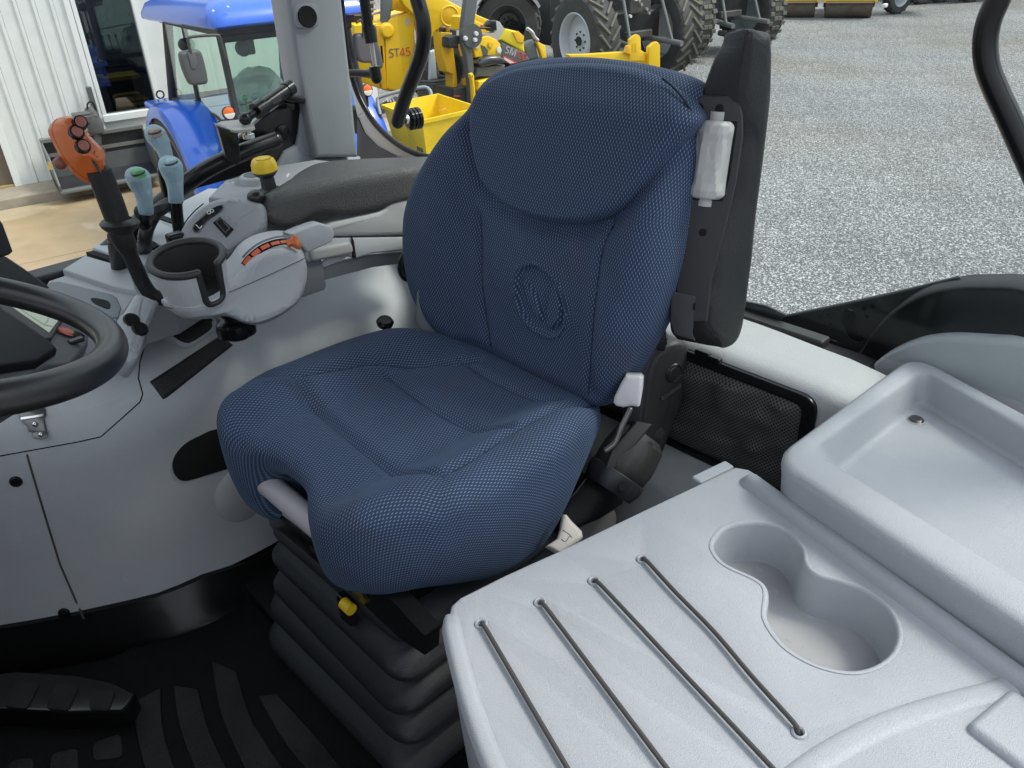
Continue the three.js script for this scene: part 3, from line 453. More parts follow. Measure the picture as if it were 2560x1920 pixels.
{
  // cushion
  const zc = -0.085, q = (px, py, y = 1.668) => { const p = onY(px, py, y); return [p.x, p.z]; };
  const ctl = [[0.02, -0.085], [0.01, -0.2], [-0.03, -0.262], [-0.1, -0.312], [-0.2, -0.347], [-0.32, -0.357], [-0.42, -0.345], [-0.50, -0.31], [-0.54, -0.255], [-0.535, -0.205], [-0.512, -0.15], [-0.506, -0.09], [-0.515, -0.03], [-0.545, 0.02], [-0.552, 0.07], [-0.515, 0.128], [-0.43, 0.17], [-0.32, 0.187], [-0.2, 0.182], [-0.1, 0.158], [-0.03, 0.115], [0.01, 0.03]];
  const N = 320, out = closedCurve(ctl.map(c => V(c[0], 0, c[1])), N).map(p => [p.x, p.z]);
  const cx = -0.27;
  const seams = [[q(1500, 985, 1.665), q(1300, 1092), q(1190, 1165), q(1110, 1215)], [q(1110, 1215), q(1050, 1202), q(985, 1172), q(890, 1100), q(800, 1022), q(735, 965)], [q(735, 965), q(850, 933), q(960, 905), q(1190, 880)], [q(972, 933, 1.66), q(1059, 1004, 1.655), q(1151, 1058, 1.655), q(1287, 1098, 1.66)], [q(1151, 895, 1.655), q(1260, 966, 1.65), q(1395, 1020, 1.652)], [q(735, 965), q(660, 978), q(590, 990, 1.68)], [q(1110, 1215), q(1098, 1270, 1.665), q(1094, 1340, 1.65)]].map(s => smoothPoly(s));
  const depth = [0.011, 0.013, 0.011, 0.009, 0.009, 0.006, 0.006], wid = [0.010, 0.012, 0.010, 0.009, 0.009, 0.018, 0.018];
  const top = (x, z) => {
    const u = (z - zc) / 0.265, v = (0.0 - x) / 0.55;
    let y = 1.652 + 0.038 * sstep(0.42, 0.78, Math.abs(u)) * sstep(0.02, 0.3, v) + 0.020 * sstep(0.6, 0.88, v) * (1 - 0.3 * Math.abs(u)) + 0.004 * (1 - u * u) * Math.sin(clamp(v, 0, 1) * 3.14);
    let g = 0; seams.forEach((s, i) => { const d = segDist([x, z], s); if (d < 0.05) g = Math.max(g, depth[i] * Math.exp(-(d * d) / (wid[i] * wid[i]))); });
    return y - g;
  };
  const notchF = (x, z) => Math.exp(-Math.pow((z + 0.092) / 0.098, 10)) * sstep(-0.44, -0.49, x);
  const botY = (x, z) => { const notch = notchF(x, z); let b = lerp(1.60, 1.48, sstep(-0.05, -0.24, x)) + 0.012 * sstep(-0.3, -0.5, x) + 0.028 * sstep(-0.04, 0.05, z) * sstep(-0.3, -0.48, x); return lerp(b, 1.622 + 0.16 * (z + 0.09), notch); };
  const rings = [], uvs = [], T = [];
  for (let k = 0; k <= 70; k++) T.push([0.02 + 0.86 * (k / 70), 0]);
  const rollN = 18, skN = 26;
  const arc = new Float32Array(N), prev = out.map(o => [cx, top(cx, zc), zc]);
  const push = fn => { const r = [], uv = []; out.forEach((o, i) => { const p = fn(o, i), d = Math.hypot(p[0] - prev[i][0], p[1] - prev[i][1], p[2] - prev[i][2]); arc[i] += d; prev[i] = p; const dx = o[0] - cx, dz = o[1] - zc, l = Math.hypot(dx, dz); r.push(V(...p)); uv.push([dz / l * arc[i], dx / l * arc[i]]); }); rings.push(r); uvs.push(uv); };
  for (const [t] of T) push(o => { const x = cx + (o[0] - cx) * t, z = zc + (o[1] - zc) * t; return [x, top(x, z), z]; });
  for (let k = 1; k <= rollN; k++) push(o => { const a = k / rollN * Math.PI / 2, t = 0.88 + 0.12 * Math.sin(a), x = cx + (o[0] - cx) * t, z = zc + (o[1] - zc) * t, rear = sstep(-0.12, 0.0, o[0]); return [x, top(x, z) - (0.040 - 0.02 * rear) * (1 - 0.55 * notchF(o[0], o[1])) * (1 - Math.cos(a)), z]; });
  const edgeY = rings[rings.length - 1].map(p => p.y);
  for (let k = 1; k <= skN; k++) push((o, i) => { const t = k / skN, ft = sstep(-0.25, -0.5, o[0]), s = 1 + 0.012 * Math.sin(t * 2.6) - (0.10 + 0.06 * ft) * t * t, x = cx + (o[0] - cx) * s, z = zc + (o[1] - zc) * s; const yb = botY(o[0], o[1]); return [x, lerp(edgeY[i], yb, Math.sin(t * Math.PI / 2)), z]; });
  for (let k = 1; k <= 4; k++) push((o, i) => { const s = 0.90 - 0.06 * sstep(-0.25, -0.5, o[0]) - 0.06 * k, x = cx + (o[0] - cx) * s, z = zc + (o[1] - zc) * s; return [x, botY(o[0], o[1]) + 0.002 * k, z]; });
  part('cushion', skin(rings, { cap0: true, cap1: true, uvs, flip: true }), M.fabric, seat);
  seams.slice(0, 5).forEach(s => part('seam_shade_thread', tube(openCurve(s.map(p => V(p[0], top(p[0], p[1]) - 0.0002, p[1])), 40), 0.0008, 40, 5), M.shadeThread, seat.children[0]));  // dark tubes along the groove bottoms draw the seams as shaded lines
}
wear(seat.children[0], 3);
const BT = 12 * Math.PI / 180, BS = V(Math.sin(BT), Math.cos(BT), 0), BN = V(-Math.cos(BT), Math.sin(BT), 0), BO = V(-0.06, 1.65, 0);
const bPt = (z, s, o) => BO.clone().addScaledVector(BS, s).addScaledVector(BN, o).add(V(0, 0, z));
const bq = (px, py, o = 0) => { const p = onP(px, py, BO.clone().addScaledVector(BN, o), BN), d = p.sub(BO); return [d.z, d.dot(BS)]; };
{
  // backrest: outline in its own leaning plane
  const op = [[1135, 850], [1068, 760], [1040, 660], [1037, 560], [1052, 490], [1085, 410], [1130, 330], [1185, 265], [1215, 205], [1260, 166], [1330, 146], [1440, 140], [1550, 150], [1650, 170], [1715, 195], [1742, 225], [1745, 290], [1738, 345], [1730, 420], [1710, 540], [1690, 650], [1665, 740], [1630, 830], [1580, 920], [1540, 985], [1500, 1015], [1400, 975], [1290, 915], [1200, 870]];
  const N = 360, out = closedCurve(op.map(p => { const a = bq(p[0], p[1], -0.035); return V(a[0], a[1], 0); }), N).map(p => [p.x, p.y]);
  const zc = -0.08, sc = 0.27;
  const P = (x, y) => bq(x, y, 0.0);
  const oval = closedCurve([[1298, 694], [1313, 665], [1348, 660], [1389, 692], [1414, 741], [1420, 799], [1402, 835], [1371, 838], [1331, 812], [1305, 764]].map(p => V(...P(...p), 0)), 60).map(p => [p.x, p.y]);
  const inOval = (z, s) => { let c = false; for (let i = 0, j = oval.length - 1; i < oval.length; j = i++) { const a = oval[i], b = oval[j]; if ((a[1] > s) !== (b[1] > s) && z < (b[0] - a[0]) * (s - a[1]) / (b[1] - a[1]) + a[0]) c = !c; } return c; };
  const seamR = smoothPoly([P(1198, 540), P(1205, 620), P(1208, 720), P(1222, 870)]), seamL = smoothPoly([P(1530, 560), P(1512, 640), P(1500, 760), P(1485, 985)]);
  const bib = smoothPoly([P(1170, 330), P(1200, 425), P(1230, 485), P(1290, 535), P(1370, 562), P(1460, 572), P(1540, 545), P(1600, 480), P(1660, 400), P(1735, 310)], 40);
  const leaf = [[P(1318, 690), P(1332, 735), P(1350, 785), P(1378, 822)], [P(1396, 705), P(1366, 745), P(1348, 782)], [P(1410, 742), P(1385, 770), P(1362, 806)]].map(s => smoothPoly(s, 12));
  const front = (z, s) => {
    const u = (z + 0.075) / 0.28; let o = 0.028 * sstep(0.42, 0.85, Math.abs(u)) * sstep(0.5, 0.25, s) + 0.012 * Math.exp(-Math.pow((s - 0.16) / 0.1, 2)) * (1 - Math.abs(u)) - 0.010 * sstep(0.47, 0.54, s);
    const g = (poly, dp, w) => { const d = segDist([z, s], poly); if (d < 0.06) o -= dp * Math.exp(-(d * d) / (w * w)); };
    g(seamR, 0.007, 0.009); g(seamL, 0.007, 0.009); g(bib, 0.014, 0.018);
    if (s > 0.0 && s < 0.3 && z > -0.2 && z < 0.1) { const d = segDist([z, s], oval.concat([oval[0]])); const inn = inOval(z, s); o -= (inn ? 0.011 * sstep(0, 0.007, d) : 0); o += 0.003 * Math.exp(-d * d / 4e-5);  }
    return o;
  };
  const rings = [], uvs = []; const arc = new Float32Array(N); let prev = null;
  const push = fn => { const r = [], uv = []; const now = []; out.forEach((o, i) => { const a = fn(o, i); now.push(a); if (prev) arc[i] += Math.hypot(a[0] - prev[i][0], a[1] - prev[i][1], a[2] - prev[i][2]); else arc[i] = Math.hypot(a[0] - zc, a[1] - sc); const dz = o[0] - zc, ds = o[1] - sc, l = Math.hypot(dz, ds); r.push(bPt(...a)); uv.push([dz / l * arc[i], ds / l * arc[i]]); }); prev = now; rings.push(r); uvs.push(uv); };
  for (let k = 0; k <= 100; k++) push(o => { const t = 0.01 + 0.84 * k / 100, z = zc + (o[0] - zc) * t, s = sc + (o[1] - sc) * t; return [z, s, front(z, s)]; });
  for (let k = 1; k <= 22; k++) push(o => { const a = k / 22 * Math.PI / 2, t = 0.85 + 0.15 * Math.sin(a), z = zc + (o[0] - zc) * t, s = sc + (o[1] - sc) * t, f = front(z, s); return [z, s, f * (1 - Math.sin(a) * 0.3) - 0.05 * (1 - Math.cos(a))]; });
  for (let k = 1; k <= 14; k++) push(o => { const a = k / 14 * Math.PI / 2, topk = sstep(0.38, 0.5, o[1]), t = 1.0 - 0.10 * (1 - Math.cos(a)), z = zc + (o[0] - zc) * t, s = sc + (o[1] - sc) * t; return [z, s, -0.05 - (0.06 + 0.03 * topk) * Math.sin(a)]; });
  const br = part('backrest', skin(rings, { cap0: true, cap1: true, uvs, flip: false }), M.fabric, seat);
  for (const s of [seamR, seamL]) part('seam_shade_thread', tube(openCurve(s.map(p => bPt(p[0], p[1], front(p[0], p[1]) + 0.0002)), 40), 0.0008, 40, 5), M.shadeThread, br);
  wear(br, 8);
  part('seam_shade_thread', tube([[1648, 196], [1672, 214], [1698, 240], [1718, 268], [1732, 298]].map(p => { const a = bq(p[0], p[1], 0); return bPt(a[0], a[1], front(a[0], a[1]) - 0.001); }), 0.0016, 30, 6), M.shadeThread, br);
  { // embossed oval with a two-bladed leaf
    const ec = P(1358, 749), rows = [], us = [], poly = a => a.map(p => P(...p)), blades = [[[1316, 694], [1334, 704], [1352, 738], [1362, 776], [1366, 816], [1346, 792], [1326, 750], [1314, 712]], [[1394, 698], [1408, 726], [1414, 766], [1408, 806], [1384, 828], [1372, 812], [1370, 776], [1376, 736]]].map(poly);
    const inside = (b, z, s) => { let c = false; for (let i = 0, j = b.length - 1; i < b.length; j = i++) if ((b[i][1] > s) !== (b[j][1] > s) && z < (b[j][0] - b[i][0]) * (s - b[i][1]) / (b[j][1] - b[i][1]) + b[i][0]) c = !c; return c; };
    for (let k = 0; k <= 60; k++) { const r = [], uu = []; for (let i = 0; i < 150; i++) { const o = oval[Math.floor(i / 150 * oval.length)], o2 = oval[(Math.floor(i / 150 * oval.length) + 1) % oval.length], f = i / 150 * oval.length % 1, t = k / 60 * 1.1, z = ec[0] + (lerp(o[0], o2[0], f) - ec[0]) * t, s = ec[1] + (lerp(o[1], o2[1], f) - ec[1]) * t; let h = front(z, s); if (t < 1.02) { h = 0.012 * Math.exp(-Math.pow((s - 0.16) / 0.1, 2)) * (1 - Math.abs((z + 0.075) / 0.28)) - 0.007 * (1 - sstep(0.84, 0.98, t)) + 0.0025 * Math.exp(-Math.pow((t - 0.99) / 0.05, 2)); for (const b of blades) if (inside(b, z, s)) h += 0.0085 * sstep(0, 0.007, segDist([z, s], b.concat([b[0]]))); } h += 0.0012 - 0.004 * sstep(1.04, 1.1, t); r.push(bPt(z, s, h)); uu.push([z, s]); } rows.push(r); us.push(uu); }
    part('emblem', skin(rows, { cap0: true, uvs: us, flip: false }), M.fabric, br);
  }
  // raised head pad
  const hp = [[1183, 330], [1186, 270], [1210, 215], [1250, 178], [1310, 160], [1430, 152], [1550, 163], [1640, 193], [1695, 236], [1731, 290], [1712, 330], [1660, 396], [1600, 478], [1560, 522], [1505, 550], [1440, 558], [1360, 548], [1285, 520], [1228, 474], [1200, 420]];
  const ho = closedCurve(hp.map(p => { const a = bq(p[0], p[1], 0.004); return V(a[0], a[1], 0); }), 240).map(p => [p.x, p.y]);
  const hz = -0.03, hs = 0.42, hr = [], hu = [], harc = new Float32Array(240); let hprev = null;
  const hpush = fn => { const r = [], uv = [], now = []; ho.forEach((o, i) => { const a = fn(o, i); now.push(a); harc[i] = hprev ? harc[i] + Math.hypot(a[0] - hprev[i][0], a[1] - hprev[i][1], a[2] - hprev[i][2]) : Math.hypot(a[0] - hz, a[1] - hs); const dz = o[0] - hz, ds = o[1] - hs, l = Math.hypot(dz, ds); r.push(bPt(...a)); uv.push([dz / l * harc[i], ds / l * harc[i]]); }); hprev = now; hr.push(r); hu.push(uv); };
  const dome = (z, s) => 0.031 - 0.040 * sstep(0.455, 0.54, s) - 0.010 * Math.pow((z - hz) / 0.22, 2);
  for (let k = 0; k <= 40; k++) hpush(o => { const t = 0.01 + 0.89 * k / 40, z = hz + (o[0] - hz) * t, s = hs + (o[1] - hs) * t; return [z, s, dome(z, s)]; });
  for (let k = 1; k <= 12; k++) hpush(o => { const a = k / 12 * Math.PI / 2, t = 0.90 + 0.10 * Math.sin(a), z = hz + (o[0] - hz) * t, s = hs + (o[1] - hs) * t; return [z, s, dome(z, s) - 0.028 * (1 - Math.cos(a))]; });
  for (let k = 1; k <= 3; k++) hpush(o => { const t = 1 - 0.01 * k, z = hz + (o[0] - hz) * t, s = hs + (o[1] - hs) * t; return [z, s, dome(z, s) - 0.028 - 0.010 * k]; });
  part('head_pad', skin(hr, { cap0: true, uvs: hu, flip: false }), M.fabric, br);
  // back shell peeping out on the right-hand side
  part('back_shell', plate(closedCurve([[1045, 600], [1060, 760], [1135, 850], [1400, 985], [1545, 995], [1640, 820], [1690, 600], [1600, 400], [1200, 400]].map(p => { const a = bq(p[0], p[1], -0.1); return bPt(a[0], a[1], -0.105); }), 60), BN, 0.02, { bevel: 0.006 }), M.charcoal, seat);
  part('side_bracket', plate([[1050, 700], [1085, 790], [1150, 850], [1150, 880], [1062, 845], [1040, 800], [1042, 740]].map(p => onP(p[0], p[1], V(-0.02, 1.68, -0.26), V(-0.6, 0.2, 0.77))), V(-0.6, 0.2, 0.77), 0.03, { bevel: 0.004 }), M.slate.clone(), seat);
  part('hose', tube([[1050, 628], [1028, 636], [1012, 652], [1006, 672], [1014, 690], [1034, 697], [1058, 700]].map(p => onP(p[0], p[1], V(0.02, 1.78, -0.36), V(-0.7, 0.2, 0.7))), 0.0105, 40, 10), M.black, seat);
  part('hose_clip', [rod(onP(1020, 640, V(0.02, 1.78, -0.36), V(-0.7, 0.2, 0.7)), onP(1009, 660, V(0.02, 1.78, -0.36), V(-0.7, 0.2, 0.7)), 0.0135)], M.black, seat);
  part('knob', [lathe([[0, 0], [0.016, 0], [0.018, 0.008], [0.014, 0.014], [0, 0.015]], D(962, 812, 1.62), V(0, 1, 0.3), 16)], M.black, seat);
}
{
  // folded armrest standing on the left of the backrest
  const A = [[1806, 112], [1796, 125], [1782, 150], [1765, 195], [1752, 240], [1745, 300], [1736, 350], [1722, 430], [1708, 520], [1692, 610], [1680, 700], [1672, 770], [1674, 825], [1690, 848]];
  const Mid = [[1866, 104], [1864, 120], [1862, 150], [1858, 190], [1856, 240], [1862, 300], [1868, 340], [1858, 410], [1846, 500], [1828, 570], [1808, 640], [1790, 720], [1775, 770], [1772, 830], [1790, 866]];
  const B = [[1929, 112], [1930, 128], [1930, 160], [1927, 240], [1920, 310], [1912, 380], [1900, 470], [1888, 560], [1880, 640], [1870, 710], [1862, 770], [1852, 825], [1836, 856], [1806, 872]];
  const pa = openCurve(A.map(p => onZ(p[0], p[1], 0.185)), 60), pm = openCurve(Mid.map(p => onZ(p[0], p[1], 0.245)), 60), pb = openCurve(B.map(p => onZ(p[0] + 12, p[1], 0.262)), 60);
  const rings = []; for (let i = 0; i <= 60; i++) { const a = pa[i], m = pm[i], b = pb[i], bk = b.clone().add(V(0.012, 0, -0.05)), c = a.clone().lerp(b, 0.7).setZ(a.z - 0.004);
    const r = roundPoly([a, m, b, bk, c].map(p => new THREE.Vector2(p.x, p.z)), [0.006, 0.014, 0.02, 0.02, 0.006], 5); const ys = [a.y, m.y, b.y, bk.y, c.y];
    rings.push(r.map((q, k) => V(q.x, ys[Math.floor(k / 6)], q.y))); }
  { const r0 = rings[0], c = V(); r0.forEach(p => c.add(p)); c.divideScalar(r0.length); for (const [k, h] of [[0.985, 0.006], [0.94, 0.011], [0.85, 0.0145], [0.6, 0.016]]) rings.unshift(r0.map(p => p.clone().sub(c).multiplyScalar(k).add(c).add(V(0, h, 0)))); }
  const am = part('armrest', skin(rings, { cap0: true, cap1: true, crease: 0.9, flip: true }), M.charcoal, seat);
  const fA = onZ(1740, 330, 0.185), fB = onZ(1862, 330, 0.245), fC = onZ(1690, 620, 0.185), nf = fB.clone().sub(fA).cross(fC.clone().sub(fA)).normalize(); if (nf.dot(FW) > 0) nf.negate(); const p0 = fA.clone().addScaledVector(nf, 0.003), fp = (q, o = 0) => onP(q[0], q[1], p0, nf).addScaledVector(nf, o);
  part('arm_frame', plate([[1741, 246], [1752, 238], [1830, 236], [1850, 250], [1858, 290], [1858, 340], [1842, 450], [1820, 545], [1806, 600], [1780, 700], [1768, 800], [1700, 800], [1690, 700], [1708, 560], [1722, 430], [1736, 330]].map(q => fp(q, 0.012)), nf, 0.026, { bevel: 0.004, smooth: 0 }), M.slate.clone(), am);
  am.children[0].material.color.setRGB(0.026, 0.027, 0.030);
  part('roller_recess', plate([[1748, 298], [1845, 302], [1842, 330], [1826, 440], [1808, 500], [1722, 496], [1733, 420]].map(q => fp(q, 0.0132)), nf, 0.004, { bevel: 0.001 }), M.void, am);
  const ra = fp([1793, 300], 0.002), rb = fp([1766, 492], 0.002), ax = rb.clone().sub(ra).normalize(), ro = [];
  const L = ra.distanceTo(rb), rad = 0.0285; for (let k = 0; k <= 30; k++) { const t = k / 30, endk = Math.min(t, 1 - t) * L, r0 = rad - 0.006 * Math.pow(clamp(1 - endk / 0.008, 0, 1), 2); const c = ra.clone().addScaledVector(ax, t * L), u = V(0, 0, 1).cross(ax).normalize(), w = ax.clone().cross(u); const r = []; for (let i = 0; i < 80; i++) { const th = i / 80 * 2 * Math.PI, fl = 0.004 * Math.pow(0.5 + 0.5 * Math.cos(th * 7), 1.5) * sstep(0.012, 0.026, endk); r.push(c.clone().addScaledVector(u, Math.cos(th) * (r0 - fl)).addScaledVector(w, Math.sin(th) * (r0 - fl))); } ro.push(r); }
  part('adjuster_roller', [skin(ro, { cap0: true, cap1: true, crease: 0.9 }), rod(ra.clone().addScaledVector(ax, -0.012), rb.clone().addScaledVector(ax, 0.012), 0.014)], mat(0.50, 0.50, 0.49, 0.4), am);
  for (const [x, y] of [[1800, 270], [1751, 268], [1759, 577]]) part('screw_hole', lathe([[0, 0.0008], [0.0045, 0.0008], [0.006, 0.0]], fp([x, y], 0.0125), nf, 14), M.void, am);
  part('end_cap', plate([[1684, 722], [1743, 735], [1738, 760], [1734, 830], [1740, 845], [1690, 830], [1679, 800], [1680, 750]].map(q => fp(q, 0.0140)), nf, 0.004, { bevel: 0.0012 }), mat(0.034, 0.035, 0.04, 0.5), am);
  part('clip_hole', plate([[1735, 752], [1741, 752], [1740, 768], [1734, 768]].map(q => fp(q, 0.0146)), nf, 0.002, { bevel: 0 }), M.void, am);
}
const EMBOSS = [];
{
  // recliner housing, levers, adjuster drum and lower brackets on the left of the seat
  const zn = V(-0.25, 0.1, 1).normalize(), p0 = V(-0.0, 1.65, 0.135), rp = q => onP(q[0], q[1], p0, zn), rp2 = q => onP(q[0], q[1], V(-0.02, 1.65, 0.10), V(-0.75, 0.15, 0.64));
  const rc = part('recliner_cover', plate(closedCurve([[1622, 930], [1640, 890], [1672, 862], [1705, 852], [1727, 868], [1728, 915], [1718, 980], [1700, 1040], [1672, 1110], [1640, 1190], [1612, 1215], [1596, 1150], [1606, 1010]].map(rp), 70), zn, 0.06, { bevel: 0.014, bseg: 5 }), mat(1, 1, 1, 0.5, { map: blotT(0.030, 0.030, 0.031, 0.5, 9) }), seat);
  part('front_bracket', plate([[1560, 985], [1572, 930], [1590, 895], [1620, 860], [1652, 838], [1672, 850], [1640, 890], [1622, 930], [1612, 1010], [1600, 1090], [1572, 1080]].map(rp2), V(-0.75, 0.15, 0.64), 0.05, { bevel: 0.006 }), mat(0.032, 0.034, 0.040, 0.5), rc);
  part('slot', plate([[1588, 912], [1601, 914], [1602, 936], [1584, 934]].map(rp2).map(p => p.addScaledVector(V(-0.75, 0.15, 0.64).normalize(), 0.001)), V(-0.75, 0.15, 0.64), 0.002, { bevel: 0 }), M.void, rc);
  const ec = rp([1684, 932]).addScaledVector(zn, 0.001);
  part('emblem', lathe([[0, 0.002], [0.010, 0.003], [0.0125, 0.001], [0.0145, 0.001], [0.016, 0.003], [0.018, 0]], ec, zn, 26), mat(0.022, 0.022, 0.023, 0.4), rc);
  EMBOSS.push([rp, zn, rc]);
  part('strap', plate([[1627, 838], [1664, 812], [1668, 860], [1660, 880], [1630, 876]].map(rp2), V(-0.75, 0.15, 0.64), 0.015, { bevel: 0.003 }), M.black, seat);
  part('chrome_pin', rod(rp2([1663, 792]), rp2([1653, 815]), 0.008, 0.006), M.chrome, seat);
  // white release lever
  const lv = [[[1567, 934], [1600, 934], [1608, 938], [1556, 952]], null]; const ln = V(-0.8, 0.3, 0.5).normalize(), lq = (q, o) => onP(q[0], q[1], V(-0.06, 1.64, 0.155), ln).addScaledVector(ln, o);
  part('recline_lever', plate([[1566, 934], [1602, 935], [1609, 942], [1607, 970], [1600, 1012], [1596, 1015], [1580, 1012], [1560, 1016], [1542, 1012], [1535, 1004], [1537, 990], [1552, 958]].map(q => lq(q, 0.012)), ln, 0.028, { bevel: 0.006, bseg: 4 }), mat(0.62, 0.60, 0.63, 0.42), seat);
  // adjuster drum: axis along the seat
  const dq = q => onP(q[0], q[1], V(-0.05, 1.56, 0.17), V(-0.35, 0.3, 0.88));
  const a = dq([1606, 1090]), b = dq([1536, 1196]), ax = b.clone().sub(a).normalize();
  const dr = part('adjuster_drum', lathe([[0, -0.004], [0.034, -0.002], [0.046, 0.01], [0.05, 0.04], [0.05, a.distanceTo(b) - 0.028], [0.048, a.distanceTo(b) - 0.01], [0.04, a.distanceTo(b)], [0, a.distanceTo(b) + 0.002]], a, ax, 40), mat(1, 1, 1, 0.45, { map: blotT(0.034, 0.034, 0.033, 0.5, 11), bumpMap: grainT, bumpScale: 0.0004 }), seat);
  part('drum_cap', lathe([[0.0492, 0], [0.0515, 0.002], [0.0515, 0.016], [0.045, 0.034], [0.0, 0.036]], b.clone().addScaledVector(ax, -0.012), ax, 40), mat(0.02, 0.022, 0.026, 0.4), dr);
  part('rib_box', plate([[1598, 1046], [1540, 1118], [1494, 1180], [1478, 1170], [1500, 1110], [1560, 1040]].map(dq).map(p => p.addScaledVector(V(-0.35, 0.3, 0.88).normalize(), 0.046)), V(-0.6, 0.5, 0.6), 0.06, { bevel: 0.004 }), mat(0.026, 0.026, 0.027, 0.5), dr);
  for (const q of [[1610, 1066], [1522, 1193]]) part('bolt_recess', lathe([[0, 0.001], [0.007, 0.001], [0.009, 0]], dq(q).addScaledVector(V(-0.35, 0.3, 0.88).normalize(), 0.052), V(-0.35, 0.3, 0.88), 14), M.void, dr);
  part('lever_rod', tube([dq([1556, 1022]), dq([1536, 1062]), dq([1520, 1100]), dq([1498, 1120])].map(p => p.addScaledVector(V(-0.5, 0.5, 0.7), 0.05)), 0.005, 20, 8), mat(0.12, 0.12, 0.12, 0.25, { metalness: 0.6 }), seat);
  part('seat_frame', [plate([[1470, 1190], [1560, 1215], [1560, 1260], [1500, 1300], [1400, 1340], [1400, 1270], [1440, 1230]].map(q => onP(q[0], q[1], V(-0.2, 1.5, 0.12), V(-0.2, 0.2, 1))), V(-0.2, 0.2, 1), 0.03, { bevel: 0.005 }), box(V(-0.24, 1.53, -0.085), 0.40, 0.05, 0.32, 0.01)], M.black, seat);
  const fq = q => onP(q[0], q[1], V(-0.28, 1.55, 0.19), V(-0.3, 0.8, 0.5));
  const fl = part('tilt_lever', plate([[1408, 1284], [1418, 1285], [1430, 1300], [1456, 1326], [1459, 1342], [1450, 1352], [1402, 1384], [1366, 1364], [1394, 1345], [1402, 1320]].map(fq), V(-0.3, 0.8, 0.5), 0.02, { bevel: 0.006, bseg: 4 }), M.cream, seat);
  part('mark', [tube([[1408, 1325], [1426, 1338]].map(q => fq(q).addScaledVector(V(-0.3, 0.8, 0.5).normalize(), 0.0002)), 0.0007, 6, 5), tube([[1404, 1348], [1414, 1354], [1424, 1340], [1430, 1343]].map(q => fq(q).addScaledVector(V(-0.3, 0.8, 0.5).normalize(), 0.0002)), 0.0007, 10, 5)], mat(0.25, 0.2, 0.19, 0.6), fl);
  part('weight_plate', plate([[1340, 1395], [1362, 1388], [1382, 1396], [1384, 1412], [1350, 1425]].map(fq).map(p => p.add(V(0, -0.02, 0))), V(-0.3, 0.8, 0.5), 0.01, { bevel: 0.002 }), M.cream, seat);
  // grey rubber gaiter seen behind the lever
  const gb = onP(1490, 1330, V(-0.16, 1.46, 0.15), V(0, 0, 1));
  part('rear_gaiter', plate(closedCurve([[1452, 1320], [1530, 1274], [1545, 1292], [1543, 1315], [1528, 1345], [1480, 1372], [1430, 1380]].map(q => onP(q[0], q[1], V(-0.16, 1.46, 0.13), V(-0.2, 0.3, 1))), 40), V(-0.2, 0.3, 1), 0.06, { bevel: 0.008 }), mat(0.11, 0.11, 0.105, 0.6), seat);
}
